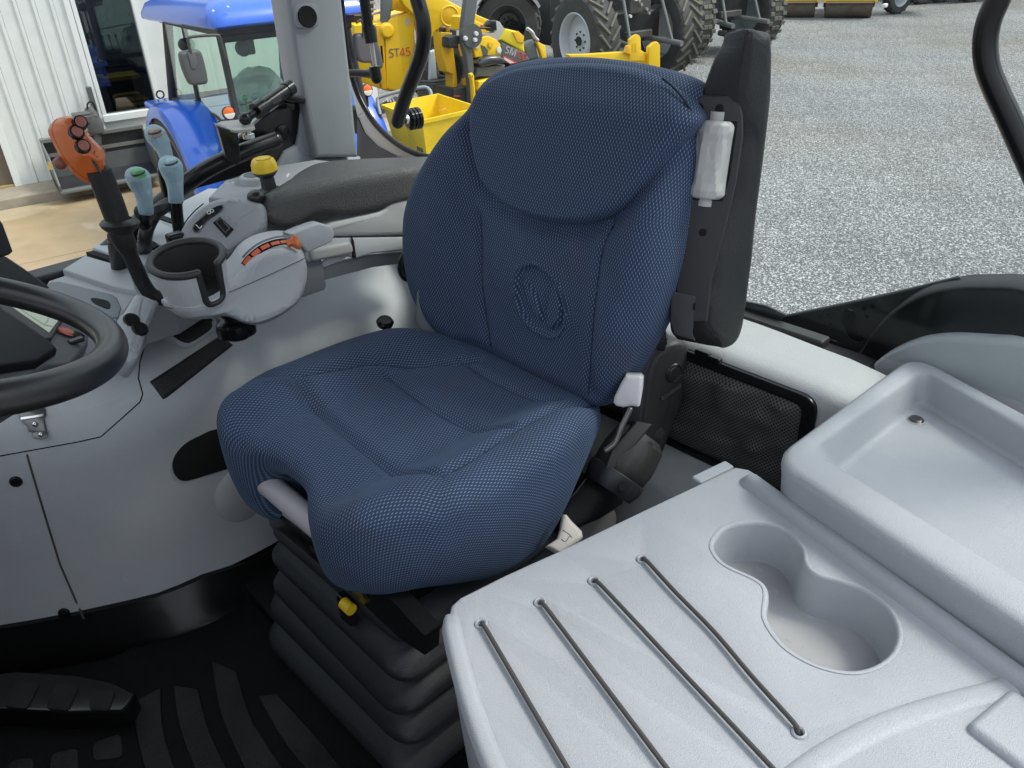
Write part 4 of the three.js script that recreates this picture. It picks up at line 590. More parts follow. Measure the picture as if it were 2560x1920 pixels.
{
  // white front handle, black slide frame and the pleated suspension gaiter
  const hx = -0.505, hq = (q, o = 0) => onX(q[0], q[1], hx + o);
  const h = part('front_handle', [rod(hq([664, 1204]), hq([836, 1350]), 0.0195, 0.0195, 24), ball(hq([664, 1204]), 0.0195, 20), plate([[664, 1214], [692, 1238], [850, 1372], [850, 1412], [690, 1275], [650, 1240]].map(q => hq(q, 0.012)), V(-1, 0.1, 0), 0.012, { bevel: 0.003 })], mat(0.50, 0.47, 0.50, 0.45), seat);
  part('notch', [plate([[657, 1206], [690, 1236], [688, 1254], [656, 1232]].map(q => hq(q, -0.0075)), V(-1, 0.1, 0), 0.004, { bevel: 0.001 })], mat(0.25, 0.23, 0.25, 0.5), h);
  for (const q of [[[738, 1270], [744, 1275], [742, 1290], [736, 1286]], [[764, 1306], [771, 1311], [766, 1324], [760, 1318]]]) part('gap', plate(q.map(p => hq(p, 0.004)), V(-1, 0.1, 0), 0.003, { bevel: 0 }), M.void, h);
  const sx = -0.492, sq = (q, o = 0) => onX(q[0], q[1], sx + o);
  part('slide_frame', [plate([[664, 1282], [680, 1264], [720, 1296], [850, 1400], [980, 1500], [1062, 1590], [1060, 1640], [1000, 1600], [830, 1440], [700, 1330], [676, 1320]].map(q => sq(q)), V(-1, 0, 0), 0.03, { bevel: 0.004 }), box(V(-0.28, 1.47, -0.085), 0.38, 0.025, 0.36, 0.006), rod(sq([690, 1275]), sq([850, 1395]), 0.008)], M.black, seat);
  for (const q of [[781, 1374], [838, 1425], [912, 1490]]) part('frame_hole', lathe([[0, 0.0008], [0.006, 0.0008], [0.0075, 0]], sq(q, -0.002), V(-1, 0, 0), 12), M.void, seat);
  const rings = []; const cx = -0.235, cz = -0.085;
  const ring = (hx, hz, y, r = 0.06) => roundPoly([new THREE.Vector2(cx - hx, cz - hz), new THREE.Vector2(cx + hx, cz - hz), new THREE.Vector2(cx + hx, cz + hz), new THREE.Vector2(cx - hx, cz + hz)], r, 10).map(p => V(p.x, y, p.y));
  const folds = [[1.455, 1.392], [1.392, 1.326], [1.326, 1.258], [1.258, 1.19], [1.19, 1.12]];
  folds.forEach(([y1, y0], k) => { const g = 0.012 * k; for (let i = 0; i <= 10; i++) { const t = i / 10, out = i < 7 ? Math.sin((t / 0.7) * Math.PI * 0.62) * 0.032 : 0.030 - 0.032 * ((t - 0.7) / 0.3); rings.push(ring(0.222 + g + out, 0.178 + g * 0.6 + out, lerp(y1, y0, t)).map(p => V(p.x + 0.003 * Math.sin(p.z * 31 + k * 1.7), p.y + (0.004 + 0.003 * k) * Math.sin(p.z * 17 + p.x * 13 + k * 2.1) * Math.sin(Math.PI * (y1 + t * (y0 - y1) - 1.12) / 0.335), p.z + 0.002 * Math.sin(p.x * 37 + k)))); } });
  rings.push(ring(0.28, 0.22, 1.104));
  const gt = part('gaiter', skin(rings, { crease: 0.7 }), M.bellow, seat);
  const yi = onX(868, 1522, -0.494);
  part('height_gauge', [box(yi, 0.016, 0.055, 0.034, 0.005), ], M.black, gt);
  part('gauge_drum', (() => { const g = new THREE.CylinderGeometry(0.010, 0.010, 0.022, 20); g.rotateX(Math.PI / 2); const p = onX(869, 1516, -0.501); g.translate(p.x, p.y, p.z); return g; })(), mat(0.80, 0.55, 0.02, 0.45), gt);
  part('seat_rail', [box(V(-0.12, FY + 0.045, -0.36), 0.6, 0.03, 0.06, 0.008), box(V(-0.12, FY + 0.045, 0.2), 0.6, 0.03, 0.06, 0.008)], M.rubber, seat);
  { const e = [[560, 1410], [640, 1500], [740, 1620], [860, 1780], [960, 1920], [1040, 2050]].map(q => onY(q[0], q[1], FY + 0.035)); part('platform', plate([...e, V(-0.1, FY + 0.035, 0.45), V(0.1, FY + 0.035, 0.1), V(0.0, FY + 0.035, -0.5)], V(0, 1, 0), 0.034, { bevel: 0.01, bseg: 5 }), phys(0.005, 0.005, 0.0055, 0.36, { specularIntensity: 0.4 }), seat); }
}
// ---------------------------------------------------------------- instructor seat (folded) with cords and cup holders
{
  const Y0 = 1.655, b = thing('instructor_seat', 'folded pale grey passenger seat back with cup holders and elastic cords', 'seat', V(-0.3, FY + 0.1, 0.6));
  const p = (x, y, h = 0) => onY(x, y, Y0 + h);
  const back1 = p(1190, 1472), br = p(1838, 1166), dirX = br.clone().sub(back1).normalize(), rimEnd = p(2556, 1664), dirZ = rimEnd.clone().sub(p(1900, 1192)).normalize();
  const fl = p(1160, 1905), rr = br.clone().addScaledVector(dirZ, 0.60);
  const holeC = closedCurve([[1786, 1357], [1815, 1322], [1865, 1308], [1920, 1310], [1968, 1330], [2002, 1368], [2012, 1410], [2040, 1437], [2093, 1452], [2155, 1474], [2215, 1518], [2242, 1573], [2232, 1625], [2188, 1662], [2129, 1676], [2058, 1664], [1993, 1634], [1950, 1598], [1918, 1545], [1921, 1495], [1915, 1465], [1885, 1442], [1820, 1412], [1792, 1385]].map(q => p(...q)), 110);
  const eyes = [[1203, 1560], [1350, 1507], [1485, 1453], [1606, 1399]], far = [[1500, 2070], [1740, 2030], [1990, 1995], [1997, 1832]];
  const eyeP = eyes.map(q => p(...q)), farP = far.map(q => p(...q));
  const circ = (c, r, n = 16) => Array.from({ length: n }, (_, i) => V(c.x + r * Math.cos(i / n * 2 * Math.PI), c.y, c.z + r * Math.sin(i / n * 2 * Math.PI)));
  const left = [[1128, 1512], [1117, 1560], [1132, 1640], [1155, 1730], [1185, 1830], [1225, 1940], [1300, 2110]].map(q => p(...q));
  const outline = [...left, left[6].clone().addScaledVector(dirX, 0.5).setZ(1.02), rr.clone(), p(2556, 1664), p(1905, 1192), p(1872, 1172), p(1838, 1166), p(1600, 1278), p(1400, 1374), p(1260, 1437), p(1190, 1472), p(1150, 1492)];
  outline[7] = V(rr.x - 0.42 * dirX.x - 0.02, Y0, rr.z - 0.02 + 0.02); outline[6].z = Math.min(outline[6].z, outline[7].z);
  const up = V(0, 1, 0);
  const bd = part('backrest_board', plate(outline, up, 0.02, { bevel: 0.005, bseg: 4, holes: [holeC, ...eyeP.map(c => circ(c, 0.0048)), ...farP.map(c => circ(c, 0.0048))] }), M.pale, b);
  // skirts under the board edges
  const edge = outline.slice(8).concat(outline.slice(0, 7));
  const skirt = []; const cen = V(-0.33, 0, 0.62); for (const [dy, k] of [[-0.004, 1.0], [-0.02, 1.004], [-0.09, 1.0], [-0.20, 0.985]]) skirt.push(edge.map(q => V(cen.x + (q.x - cen.x) * k, Y0 + dy, cen.z + (q.z - cen.z) * k)));
  part('side_skirt', skin(skirt, { closed: false }), M.pale, bd);
  // cup wells
  const hc = V(); holeC.forEach(q => hc.add(q)); hc.divideScalar(holeC.length);
  const lobe = [p(1905, 1395), p(2085, 1575)], wall = [];
  const hn = holeC.map((q, i) => { const t = holeC[(i + 1) % holeC.length].clone().sub(holeC[(i + holeC.length - 1) % holeC.length]).normalize(); return V(t.z, 0, -t.x); }); { const s = holeC.reduce((a, q, i) => a + q.clone().sub(lobe[0].clone().lerp(lobe[1], 0.5)).dot(hn[i]), 0); if (s < 0) hn.forEach(v => v.negate()); }
  const wellAt = (dy, s, grow = 0) => holeC.map((q, i) => q.clone().addScaledVector(hn[i], grow - s * 0.05).setY(Y0 + dy));
  for (const [dy, s, g] of [[0.0008, 0, 0.006], [0.0012, 0, 0.0035], [0.0002, 0, 0.001], [-0.004, 0.0, -0.001], [-0.03, 0.03, 0], [-0.058, 0.06, 0], [-0.064, 0.09, 0]]) wall.push(wellAt(dy, s, g));
  part('cup_well', skin(wall, { flip: false }), M.pale, bd);
  const fl2 = wellAt(-0.064, 0.09); const fg = plate(fl2, up, 0.004, { bevel: 0 });
  part('well_floor', fg, mat(1, 1, 1, 0.6, { map: blotT(0.36, 0.365, 0.375, 0.35, 12) }), bd);
  // raised lips: right-hand side, curved front, left edge
  const ridge = (pts, w, h, n = 60, ends = 0.08) => { const c = openCurve(pts, n), rows = []; for (let i = 0; i <= n; i++) { const t = c[Math.min(i + 1, n)].clone().sub(c[Math.max(i - 1, 0)]).setY(0).normalize(), s = V(t.z, 0, -t.x), e = Math.min(1, Math.min(i, n - i) / (n * ends) + 0.02), r = []; for (let k = 0; k <= 14; k++) { const u = k / 14 * 2 - 1, f = Math.pow(Math.max(0, 1 - Math.pow(Math.abs(u), 3.0)), 0.9); r.push(c[i].clone().addScaledVector(s, u * w * (0.5 + 0.5 * Math.sqrt(e))).setY(Y0 - 0.001 + h * f * Math.sqrt(e))); } rows.push(r); } return skin(rows, { closed: false }); };
  const lipA = p(1866, 1192), lipPts = [lipA, lipA.clone().addScaledVector(dirZ, 0.15), lipA.clone().addScaledVector(dirZ, 0.32), lipA.clone().addScaledVector(dirZ, 0.47)].map(q => q.clone().addScaledVector(dirX, -0.006));
  part('side_lip', ridge(lipPts, 0.0145, 0.017, 60, 0.03), M.pale, bd);
  part('front_lip', ridge([[2560, 1700], [2490, 1728], [2400, 1752], [2290, 1784], [2180, 1826], [2080, 1880], [2000, 1935], [1900, 2020]].map(q => p(...q)), 0.014, 0.0045, 60, 0.03), M.pale, bd);
  part('left_lip', ridge([[1128, 1535], [1132, 1580], [1150, 1660], [1178, 1760], [1220, 1880], [1270, 1990]].map(q => p(...q)), 0.012, 0.010, 50, 0.1), M.pale, bd);
  part('moulded_bump', box(p(2540, 1835, -0.004), 0.08, 0.026, 0.06, 0.008, new THREE.Quaternion().setFromAxisAngle(up, -0.2)), M.pale, bd);
  // eyelets and cords
  for (const c of [...eyeP, ...farP]) part('eyelet', lathe([[0.0042, -0.004], [0.0045, 0.0012], [0.0058, 0.0028], [0.0075, 0.0016], [0.0078, -0.001]], c, up, 24), M.pale, bd);
  const cm = mat(0.055, 0.05, 0.048, 0.75);
  eyeP.forEach((a, i) => { const e = farP[i], L = t => a.clone().lerp(e, t), u = 0.012 / a.distanceTo(e), y = h => V(0, h, 0); const bow = i === 3 ? 0.004 : 0.001;
    part('elastic_cord', tube([a.clone().add(y(-0.012)), L(u * 0.2).add(y(0.0022)), L(u).add(y(0.0058)), L(0.25).add(y(0.0062)), L(0.5).add(y(0.0058 + bow * 0)).addScaledVector(dirX, i === 3 ? 0.003 : 0), L(0.75).add(y(0.0062)), L(1 - u).add(y(0.0058)), L(1 - u * 0.2).add(y(0.0022)), e.clone().add(y(-0.012))], 0.0027, 90, 10), cm, b); });
  part('cushion', box(V(-0.36, 1.44, 0.64), 0.36, 0.10, 0.38, 0.04, null, 5), M.fabric, b);
  part('seat_box', box(V(-0.3, 1.28, 0.66), 0.4, 0.2, 0.32, 0.02), M.charcoal, b);
  part('hinge', box(p(1790, 1195, -0.02).add(V(-0.0, 0, -0.006)), 0.07, 0.02, 0.02, 0.004, new THREE.Quaternion().setFromAxisAngle(up, -0.2)), M.pale, b);
}
// ---------------------------------------------------------------- storage tray on the left wheel housing
{
  const Y = 1.716, t = thing('storage_tray', 'pale grey moulded storage tray on the left wheel housing behind the passenger seat', 'tray', V(0.15, FY + 0.2, 0.65));
  const q = (x, y, h = 0) => P2(onY(x, y, Y + h));
  const ext = (a, b, z) => { const k = (z - a.y) / (b.y - a.y); return new THREE.Vector2(a.x + (b.x - a.x) * k, z); };
  const oA = q(1928, 1148), oB = q(2284, 886), oC = ext(oB, q(2560, 1033), 1.0), oD = ext(oA, q(2254, 1360), 1.0);
  const iA = q(2034, 1122), iB = q(2309, 924), iC = ext(iB, q(2560, 1069), 0.97), iD = ext(iA, q(2270, 1268), 0.97);
  const fA = q(2078, 1190, -0.055), fB = q(2300, 1005, -0.055), fC = ext(fB, q(2560, 1165, -0.055), 0.94), fD = ext(fA, q(2290, 1325, -0.055), 0.94);
  const poly = (a, r, y) => xz(roundPoly(a, r, 8), y);
  const O = [oA, oB, oC, oD], I = [iA, iB, iC, iD], F = [fA, fB, fC, fD];
  const mix = (A, B, k) => A.map((p, i) => p.clone().lerp(B[i], k)), grow = (A, d) => { const c = A.reduce((s, p) => s.add(p), new THREE.Vector2()).divideScalar(4); return A.map(p => p.clone().addScaledVector(p.clone().sub(c).normalize(), d)); };
  const rings = [poly(grow(O, -0.012), 0.05, Y - 0.16), poly(grow(O, -0.002), 0.05, Y - 0.03), poly(grow(O, 0.001), 0.05, Y - 0.014), poly(O, 0.048, Y - 0.003), poly(mix(O, I, 0.2), 0.045, Y + 0.0015), poly(mix(O, I, 0.5), 0.04, Y + 0.002), poly(mix(O, I, 0.85), 0.03, Y), poly(I, 0.026, Y - 0.005), poly(mix(I, F, 0.2), 0.028, Y - 0.016), poly(mix(I, F, 0.8), 0.028, Y - 0.046), poly(mix(I, F, 0.95), 0.028, Y - 0.0535), poly(grow(F, -0.012), 0.026, Y - 0.056)];
  const body = part('body', skin(rings, { cap1: true, flip: false }), M.pale, t);
  const c = onY(2290, 1050, Y - 0.0555);
  part('bolt', lathe([[0, 0.003], [0.005, 0.003], [0.0085, 0.004], [0.0105, 0.002], [0.0115, 0.001]], c, V(0, 1, 0), 24), mat(0.10, 0.10, 0.10, 0.35, { metalness: 0.6 }), t);
  part('washer_rim', lathe([[0.011, 0], [0.0125, 0.0015], [0.014, 0]], c, V(0, 1, 0), 28), mat(0.42, 0.40, 0.37, 0.5), t);
}
// ---------------------------------------------------------------- armrest console on the right of the seat
{
  const Z = -0.50, con = thing('armrest_console', 'black padded armrest with grey switch hump and yellow knob', 'armrest console', V(-0.1, 1.75, -0.6));
  const z = (q, o = 0) => onZ(q[0], q[1], Z + o);
  // padded armrest: sections from front to rear; near side at Z, far side 0.14 further
  const topN = [[668, 520], [676, 497], [694, 482], [730, 470], [790, 454], [860, 437], [940, 424], [1010, 414], [1080, 408]];
  const botN = [[668, 548], [676, 562], [700, 572], [745, 570], [795, 540], [860, 542], [935, 532], [1010, 510], [1080, 500]];
  const farT = [[690, 470], [715, 445], [740, 425], [762, 412], [790, 402], [850, 397], [920, 395], [1000, 394], [1080, 394]];
  const tn = openCurve(topN.map(q => z(q)), 40), bn = openCurve(botN.map(q => z(q)), 40), ft = openCurve(farT.map(q => z(q, -0.15)), 40);
  const rings = []; for (let i = 0; i <= 40; i++) { const a = bn[i], b = tn[i], c = ft[i], e = Math.min(1, (i + 0.2) / 5), k = Math.sqrt(1 - (1 - e) * (1 - e)); const d = V(c.x, a.y, c.z), mid = a.clone().add(b).add(c).add(d).multiplyScalar(0.25);
    const bas = [a, b, c, d].map(p => new THREE.Vector2(lerp(mid.z, p.z, k), lerp(mid.y, p.y, k))); const xs = [a.x, b.x, c.x, d.x]; const r = roundPoly(bas, [0.02, 0.03, 0.03, 0.02], 8); rings.push(r.map((p, n) => V(xs[Math.floor(n / 9)], p.y, p.x))); }
  part('arm_pad', skin(rings, { cap0: true, cap1: true, flip: true }), mat(0.075, 0.075, 0.074, 0.42, { bumpMap: rpt(grainT, 14), bumpScale: 0.0012 }), con);
  const nz = V(0, 0.1, 1).normalize();
  part('arm_beam', plate([[745, 600], [790, 572], [835, 556], [950, 530], [968, 520], [975, 505], [986, 492], [1010, 484], [1080, 480], [1080, 585], [1040, 588], [840, 592], [760, 602]].map(q => z(q, -0.004)), nz, 0.06, { bevel: 0.008, crease: 0.6 }), mat(0.42, 0.425, 0.43, 0.45, { bumpMap: grainT, bumpScale: 0.0003 }), con);
  part('lower_beam', plate([[750, 604], [840, 594], [1040, 590], [1080, 588], [1080, 622], [1000, 625], [925, 634], [886, 646], [866, 640], [768, 655], [752, 640]].map(q => z(q, -0.006)), nz, 0.055, { bevel: 0.006 }), M.grey, con);
  part('pull_handle', plate(roundPoly([[772, 622], [880, 602], [884, 634], [776, 656]].map(q => { const b = basis(z([772, 622]), nz); return b.to(z(q)); }), 0.013, 6).map(q => { const b = basis(z([772, 622]), nz); return b.p0.clone().addScaledVector(b.u, q.x).addScaledVector(b.v, q.y).addScaledVector(nz, 0.002); }), nz, 0.02, { bevel: 0.008, bseg: 4 }), mat(0.40, 0.40, 0.39, 0.45), con);
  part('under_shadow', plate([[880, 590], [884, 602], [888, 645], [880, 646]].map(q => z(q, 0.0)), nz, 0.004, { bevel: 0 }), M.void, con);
  part('side_flap', plate([[745, 650], [803, 642], [812, 715], [806, 724], [752, 742], [738, 700]].map(q => z(q, -0.008)), nz, 0.012, { bevel: 0.003 }), M.slate, con);
  part('rail', plate([[805, 672], [870, 652], [920, 640], [1060, 626], [1060, 650], [930, 668], [812, 700]].map(q => z(q, -0.03)), nz, 0.02, { bevel: 0.003 }), mat(0.30, 0.31, 0.32, 0.5), con);
  part('link', plate([[800, 662], [830, 640], [876, 636], [860, 648], [812, 668]].map(q => z(q, -0.025)), nz, 0.01, { bevel: 0.002 }), M.white, con);
  // switch hump: tilted dome
  const hn = V(-0.30, 0.62, 0.73).normalize(), hp = z([550, 560], -0.03), hq = (q, o = 0) => onP(q[0], q[1], hp, hn).addScaledVector(hn, o);
  const hump = [[447, 602], [446, 585], [452, 567], [466, 546], [486, 524], [512, 505], [542, 492], [575, 487], [608, 489], [645, 498], [664, 512], [668, 545], [660, 570], [640, 592], [600, 618], [540, 640], [470, 640]];
  part('switch_hump', plate(closedCurve(hump.map(q => hq(q)), 90), hn, 0.09, { bevel: 0.018, bseg: 6, crease: 0.8 }), mat(1, 1, 1, 0.42, { map: blotT(0.31, 0.32, 0.335, 0.10, 13), bumpMap: grainT, bumpScale: 0.0003 }), con);
  const sw = part('rocker_bezel', plate(closedCurve([[481, 573], [484, 562], [510, 534], [540, 515], [556, 511], [560, 518], [556, 528], [540, 538], [520, 553], [506, 572], [498, 583], [486, 582]].map(q => hq(q, 0.002)), 60), hn, 0.006, { bevel: 0.002 }), mat(0.16, 0.165, 0.175, 0.45), con);
  const seg = [[[483, 574], [488, 560], [504, 547], [513, 558], [502, 572], [495, 581], [487, 580]], [[505, 546], [530, 524], [542, 537], [524, 549], [514, 557]], [[531, 523], [545, 516], [556, 514], [558, 520], [552, 528], [543, 536]]];
  for (const s of seg) part('rocker', plate(s.map(q => hq(q, 0.0055)), hn, 0.006, { bevel: 0.002 }), phys(0.008, 0.008, 0.009, 0.25, { clearcoat: 0.5 }), sw);
  const ink = mat(0.72, 0.72, 0.70, 0.6), lineOn = (pts, w = 0.0009) => tube(pts.map(q => hq(q, 0.0057)), w, pts.length * 5, 5, { straight: true });
  part('digit', [lineOn([[491, 565], [500, 574], [505, 568]], 0.001)], ink, sw);
  const ring8 = (cx, cy) => tube(Array.from({ length: 12 }, (_, k) => hq([cx + 4.4 * Math.cos(k * Math.PI / 6), cy + 3.6 * Math.sin(k * Math.PI / 6)], 0.0057)), 0.0008, 24, 5, { close: true });
  part('digit', [ring8(523, 534), ring8(530, 530)], ink, sw);
  const sb = part('switch_bezel', plate([[532, 557], [550, 542], [585, 574], [566, 595]].map(q => hq(q, 0.003)), hn, 0.008, { bevel: 0.003 }), M.black, con);
  part('switch_cap', plate([[538, 557], [551, 547], [578, 574], [565, 589]].map(q => hq(q, 0.0075)), hn, 0.008, { bevel: 0.003, bseg: 4 }), phys(0.01, 0.01, 0.01, 0.2, { clearcoat: 0.6 }), sb);
  const faint = mat(0.42, 0.42, 0.42, 0.6), lo = (pts, w = 0.0007) => tube(pts.map(q => hq(q, 0.0006)), w, pts.length * 4, 5, { straight: true });
  part('symbol', [lo([[566, 548], [571, 538], [578, 546], [566, 548]]), lo([[572, 537], [576, 544]]), lo([[587, 565], [592, 556], [596, 562], [588, 566]]), lo([[585, 556], [589, 553]]), lo([[567, 505], [575, 503], [584, 505]]), lo([[572, 500], [580, 499]]), lo([[477, 594], [481, 600]]), lo([[474, 597], [484, 595]])], faint, con);
  part('scale_line', lo([[457, 566], [470, 546], [488, 526], [508, 510]], 0.0012), M.black, con);
  part('side_button', box(hq([437, 592], -0.01), 0.03, 0.022, 0.022, 0.005), M.black, con);
  const tw = hq([640, 486], -0.012); part('thumb_wheel', (() => { const g = new THREE.SphereGeometry(0.017, 24, 16); g.scale(1, 0.8, 1); g.translate(tw.x, tw.y, tw.z); return g; })(), phys(0.012, 0.012, 0.012, 0.3), con);
  // flat grey top with buttons and the yellow knob behind
  const ty = z([650, 470], -0.14).y, tq = q => onY(q[0], q[1], ty), up = V(0, 1, 0);
  part('top_panel', plate([[520, 492], [548, 462], [566, 450], [640, 424], [700, 412], [790, 398], [830, 402], [780, 440], [730, 480], [660, 506], [600, 500]].map(tq), up, 0.07, { bevel: 0.006 }), mat(0.36, 0.37, 0.385, 0.5, { bumpMap: grainT, bumpScale: 0.0003 }), con);
  part('button_plinth', [lathe([[0.034, -0.02], [0.031, 0.012], [0.028, 0.015], [0, 0.015]], tq([640, 455]), up, 36)], M.grey, con);
  part('flat_button', lathe([[0, 0.016], [0.021, 0.0165], [0.023, 0.014]], tq([640, 455]), up, 30), M.slate, con);
  part('lock_screw', lathe([[0, 0.001], [0.006, 0.001], [0.009, 0.0025], [0.011, 0]], tq([574, 455]), up, 20), M.steel, con);
  const kb = tq([676, 482]), ka = V(-0.06, 1, 0.02).normalize();
  part('knob_base', lathe([[0.036, -0.03], [0.034, 0.0], [0.028, 0.004], [0, 0.004]], kb, ka, 36), M.grey, con);
  part('knob_boot', lathe([[0.0215, 0.003], [0.020, 0.008], [0.0145, 0.011], [0.0135, 0.032], [0.0195, 0.037], [0.0235, 0.042], [0.022, 0.047]], kb, ka, 36), mat(0.03, 0.03, 0.032, 0.5), con);
  part('knob_cap', lathe([[0.0215, 0.0435], [0.025, 0.046], [0.024, 0.058], [0.021, 0.066], [0.018, 0.0685], [0, 0.07]], kb, ka, 36, 0, Math.PI * 2, 0.9), mat(0.84, 0.56, 0.02, 0.42), con);
  part('cap_mark', tube(Array.from({ length: 9 }, (_, k) => { const a = 0.2 + k * 0.34, r = 0.0155 + (k % 2) * 0.002; return kb.clone().addScaledVector(ka, 0.0695).add(V(r * Math.cos(a), 0, r * Math.sin(a))); }), 0.0007, 40, 5), mat(0.3, 0.19, 0.01, 0.6), con);
  part('symbol_mark', [plate([[694, 495], [700, 489], [707, 492], [702, 499]].map(tq).map(p => p.add(V(0, 0.001, 0))), up, 0.001, { bevel: 0 }), plate([[715, 440], [722, 433], [724, 436], [717, 445]].map(tq).map(p => p.add(V(0, 0.001, 0))), up, 0.001, { bevel: 0 })], ink, con);
}
// ---------------------------------------------------------------- throttle pod with cup holder
{
  const Z = -0.40, pod = thing('cup_holder_pod', 'light grey pod with open cup holder and orange throttle lever', 'cup holder', onZ(560, 720, Z));
  const z = (q, o = 0) => onZ(q[0], q[1], Z + o), nz = V(0, 0.05, 1).normalize();
  const near = [[440, 742], [480, 735], [520, 733], [560, 722], [590, 697], [612, 675], [634, 650], [660, 632], [690, 622], [722, 622], [748, 631], [763, 650], [769, 676], [765, 712], [748, 754], [710, 784], [668, 804], [634, 811], [605, 805], [580, 793], [556, 788], [520, 794], [470, 797], [430, 780], [408, 755]];
  const far = [[440, 700], [490, 690], [540, 670], [572, 640], [590, 615], [612, 596], [640, 583], [670, 576], [700, 575], [724, 581], [744, 594], [756, 616], [760, 645], [756, 680], [742, 720], [706, 760], [668, 785], [634, 790], [605, 785], [580, 775], [556, 770], [520, 775], [470, 775], [430, 755], [412, 730]];
  const N = 120, na = closedCurve(near.map(q => z(q)), N), fa = closedCurve(far.map(q => z(q, -0.085)), N);
  const c = V(); na.forEach(p => c.add(p)); c.divideScalar(N);
  const sh = (A, k, dz) => A.map(p => { const d = p.clone().sub(c); const l = d.length(); return p.clone().addScaledVector(d.normalize(), -k).add(V(0, 0, dz)); });
  const mid = t => na.map((p, i) => p.clone().lerp(fa[i], t).add(V(0, -0.008 * Math.sin(t * Math.PI), 0)));
  const pm = mat(1, 1, 1, 0.40, { map: blotT(0.54, 0.55, 0.565, 0.10, 14), bumpMap: grainT, bumpScale: 0.0002 });
  const rings = [sh(na, 0.02, -0.001), sh(na, 0.010, 0.0), sh(na, 0.005, -0.0012), sh(na, 0.0015, -0.004), sh(na, 0, -0.009), mid(0.25), mid(0.5), mid(0.75), sh(fa, 0, 0.006), sh(fa, 0.002, 0.002), sh(fa, 0.006, 0)];
  const body = part('housing', skin(rings, { cap0: true, cap1: true, crease: 1.0 }), pm, pod);
  const ln = [[408, 766], [440, 772], [480, 765], [520, 752], [580, 728], [640, 702], [700, 675], [763, 645]].map(q => z(q, 0.0006)); part('seam', tube(ln, 0.0009, 40, 5), M.slate, body);
  // cup: a slightly leaning tapered shell with a slot, rubber lined
  const cc = D(467, 645, 1.30), ca = V(-0.09, 1, 0.14).normalize(), rO = 0.0605, gap = 0.34, hgt = 0.070;
  const cu = V(0, 0, 1).cross(ca).normalize(), cw = ca.clone().cross(cu);
  const tc = (() => { const d = CAM.clone().sub(cc); return Math.atan2(d.dot(cw), d.dot(cu)); })();         // angle that faces the seat
  const slotA = tc + 0.50, at = (r, a, h) => cc.clone().addScaledVector(cu, r * Math.cos(a)).addScaledVector(cw, r * Math.sin(a)).addScaledVector(ca, h);
  const shell = (r0, r1, h0, h1, th, m, name, par, hs) => { const rings = []; const n = 72; for (let k = 0; k <= n; k++) { const a = slotA + gap + (2 * Math.PI - 2 * gap) * k / n; rings.push([at(r1, a, h1), at(r1 + th, a, h1), at(r0 + th, a, h0), at(r0, a, h0)]); } return part(name, skin(rings, { cap0: true, cap1: true, crease: 0.5 }), m, par); };
  const outer = shell(0.048, 0.0565, -hgt, -0.006, 0.003, pm, 'cup_wall', pod);
  const lin = mat(0.035, 0.034, 0.033, 0.5);
  const liner = shell(0.0445, 0.0525, -hgt, -0.001, 0.0035, lin, 'cup_liner', pod);
  part('liner_floor', lathe([[0, 0], [0.048, 0]], cc.clone().addScaledVector(ca, -hgt + 0.004), ca, 40), lin, liner);
  part('cup_bottom', lathe([[0.0515, -hgt + 0.02], [0.0505, -hgt], [0.044, -hgt - 0.014], [0.02, -hgt - 0.02], [0, -hgt - 0.021]], cc, ca, 40), pm, outer);
  part('lower_wall', lathe([[0.0528, -0.062], [0.0515, -hgt + 0.012]], cc, ca, 48), pm, outer);
  const rim = []; for (let k = 0; k <= 60; k++) { const a = slotA + gap + (2 * Math.PI - 2 * gap) * k / 60; rim.push(at(0.0565, a, 0)); }
  const s0 = slotA + gap, s1 = slotA - gap, dn = t => at(0.0575 - 0.006 * t, s0 - 0.02 * t, -0.060 * t), dn1 = t => at(0.0575 - 0.006 * t, s1 + 0.02 * t, -0.060 * t);
  part('rim', tube([...rim], 0.0062, 120, 12), lin, liner);
  part('slot_rim', tube([dn(0), dn(0.3), dn(0.6), dn(0.92), at(0.051, s0 - 0.12, -0.064), at(0.051, slotA, -0.066), at(0.051, s1 + 0.12, -0.064), dn1(0.92), dn1(0.6), dn1(0.3), dn1(0)], 0.0055, 70, 10), lin, liner);
  // quadrant scale and orange lever
  const ql = t => V().copy(t < 1 ? arcP(t) : arcP(1)), arcPts = openCurve([[612, 672], [630, 650], [655, 630], [685, 617], [715, 612], [738, 616]].map(q => z(q, -0.018)), 60);
  function arcP(t) { return arcPts[Math.round(t * 60)]; }
  const nS = V(-0.25, 0.75, 0.6).normalize();
  const band = (t0, t1, w0, w1, lift, m, name, par) => { const r = []; for (let k = 0; k <= 12; k++) { const t = lerp(t0, t1, k / 12), p = arcP(t), q = arcP(Math.min(1, t + 0.02)), d = (t < 0.97 ? q.clone().sub(p) : p.clone().sub(arcP(t - 0.03))).normalize(), s = nS.clone().cross(d).normalize(); r.push([p.clone().addScaledVector(s, w0).addScaledVector(nS, lift), p.clone().addScaledVector(s, w1).addScaledVector(nS, lift)]); } return part(name, skin(r, { closed: false }), m, par); };
  const sc = band(0.0, 0.92, -0.007, 0.007, 0.012, M.black, 'scale', body);
  for (let k = 0; k < 5; k++) band(0.02 + k * 0.18, 0.02 + k * 0.18 + 0.15, -0.005 + k * 0.0004, 0.005 - k * 0.0008, 0.0128, mat(0.70, 0.14, 0.06, 0.5), 'scale_mark', sc);
  band(0.08, 0.95, 0.0085, 0.0125, 0.0126, M.slate, 'slide_slot', body);
  const lp = [[711, 607], [722, 600], [735, 586], [741, 588], [752, 608], [752, 618], [745, 622], [726, 613]], ln2 = V(-0.4, 0.5, 0.76).normalize(), l0 = z([735, 605], -0.004);
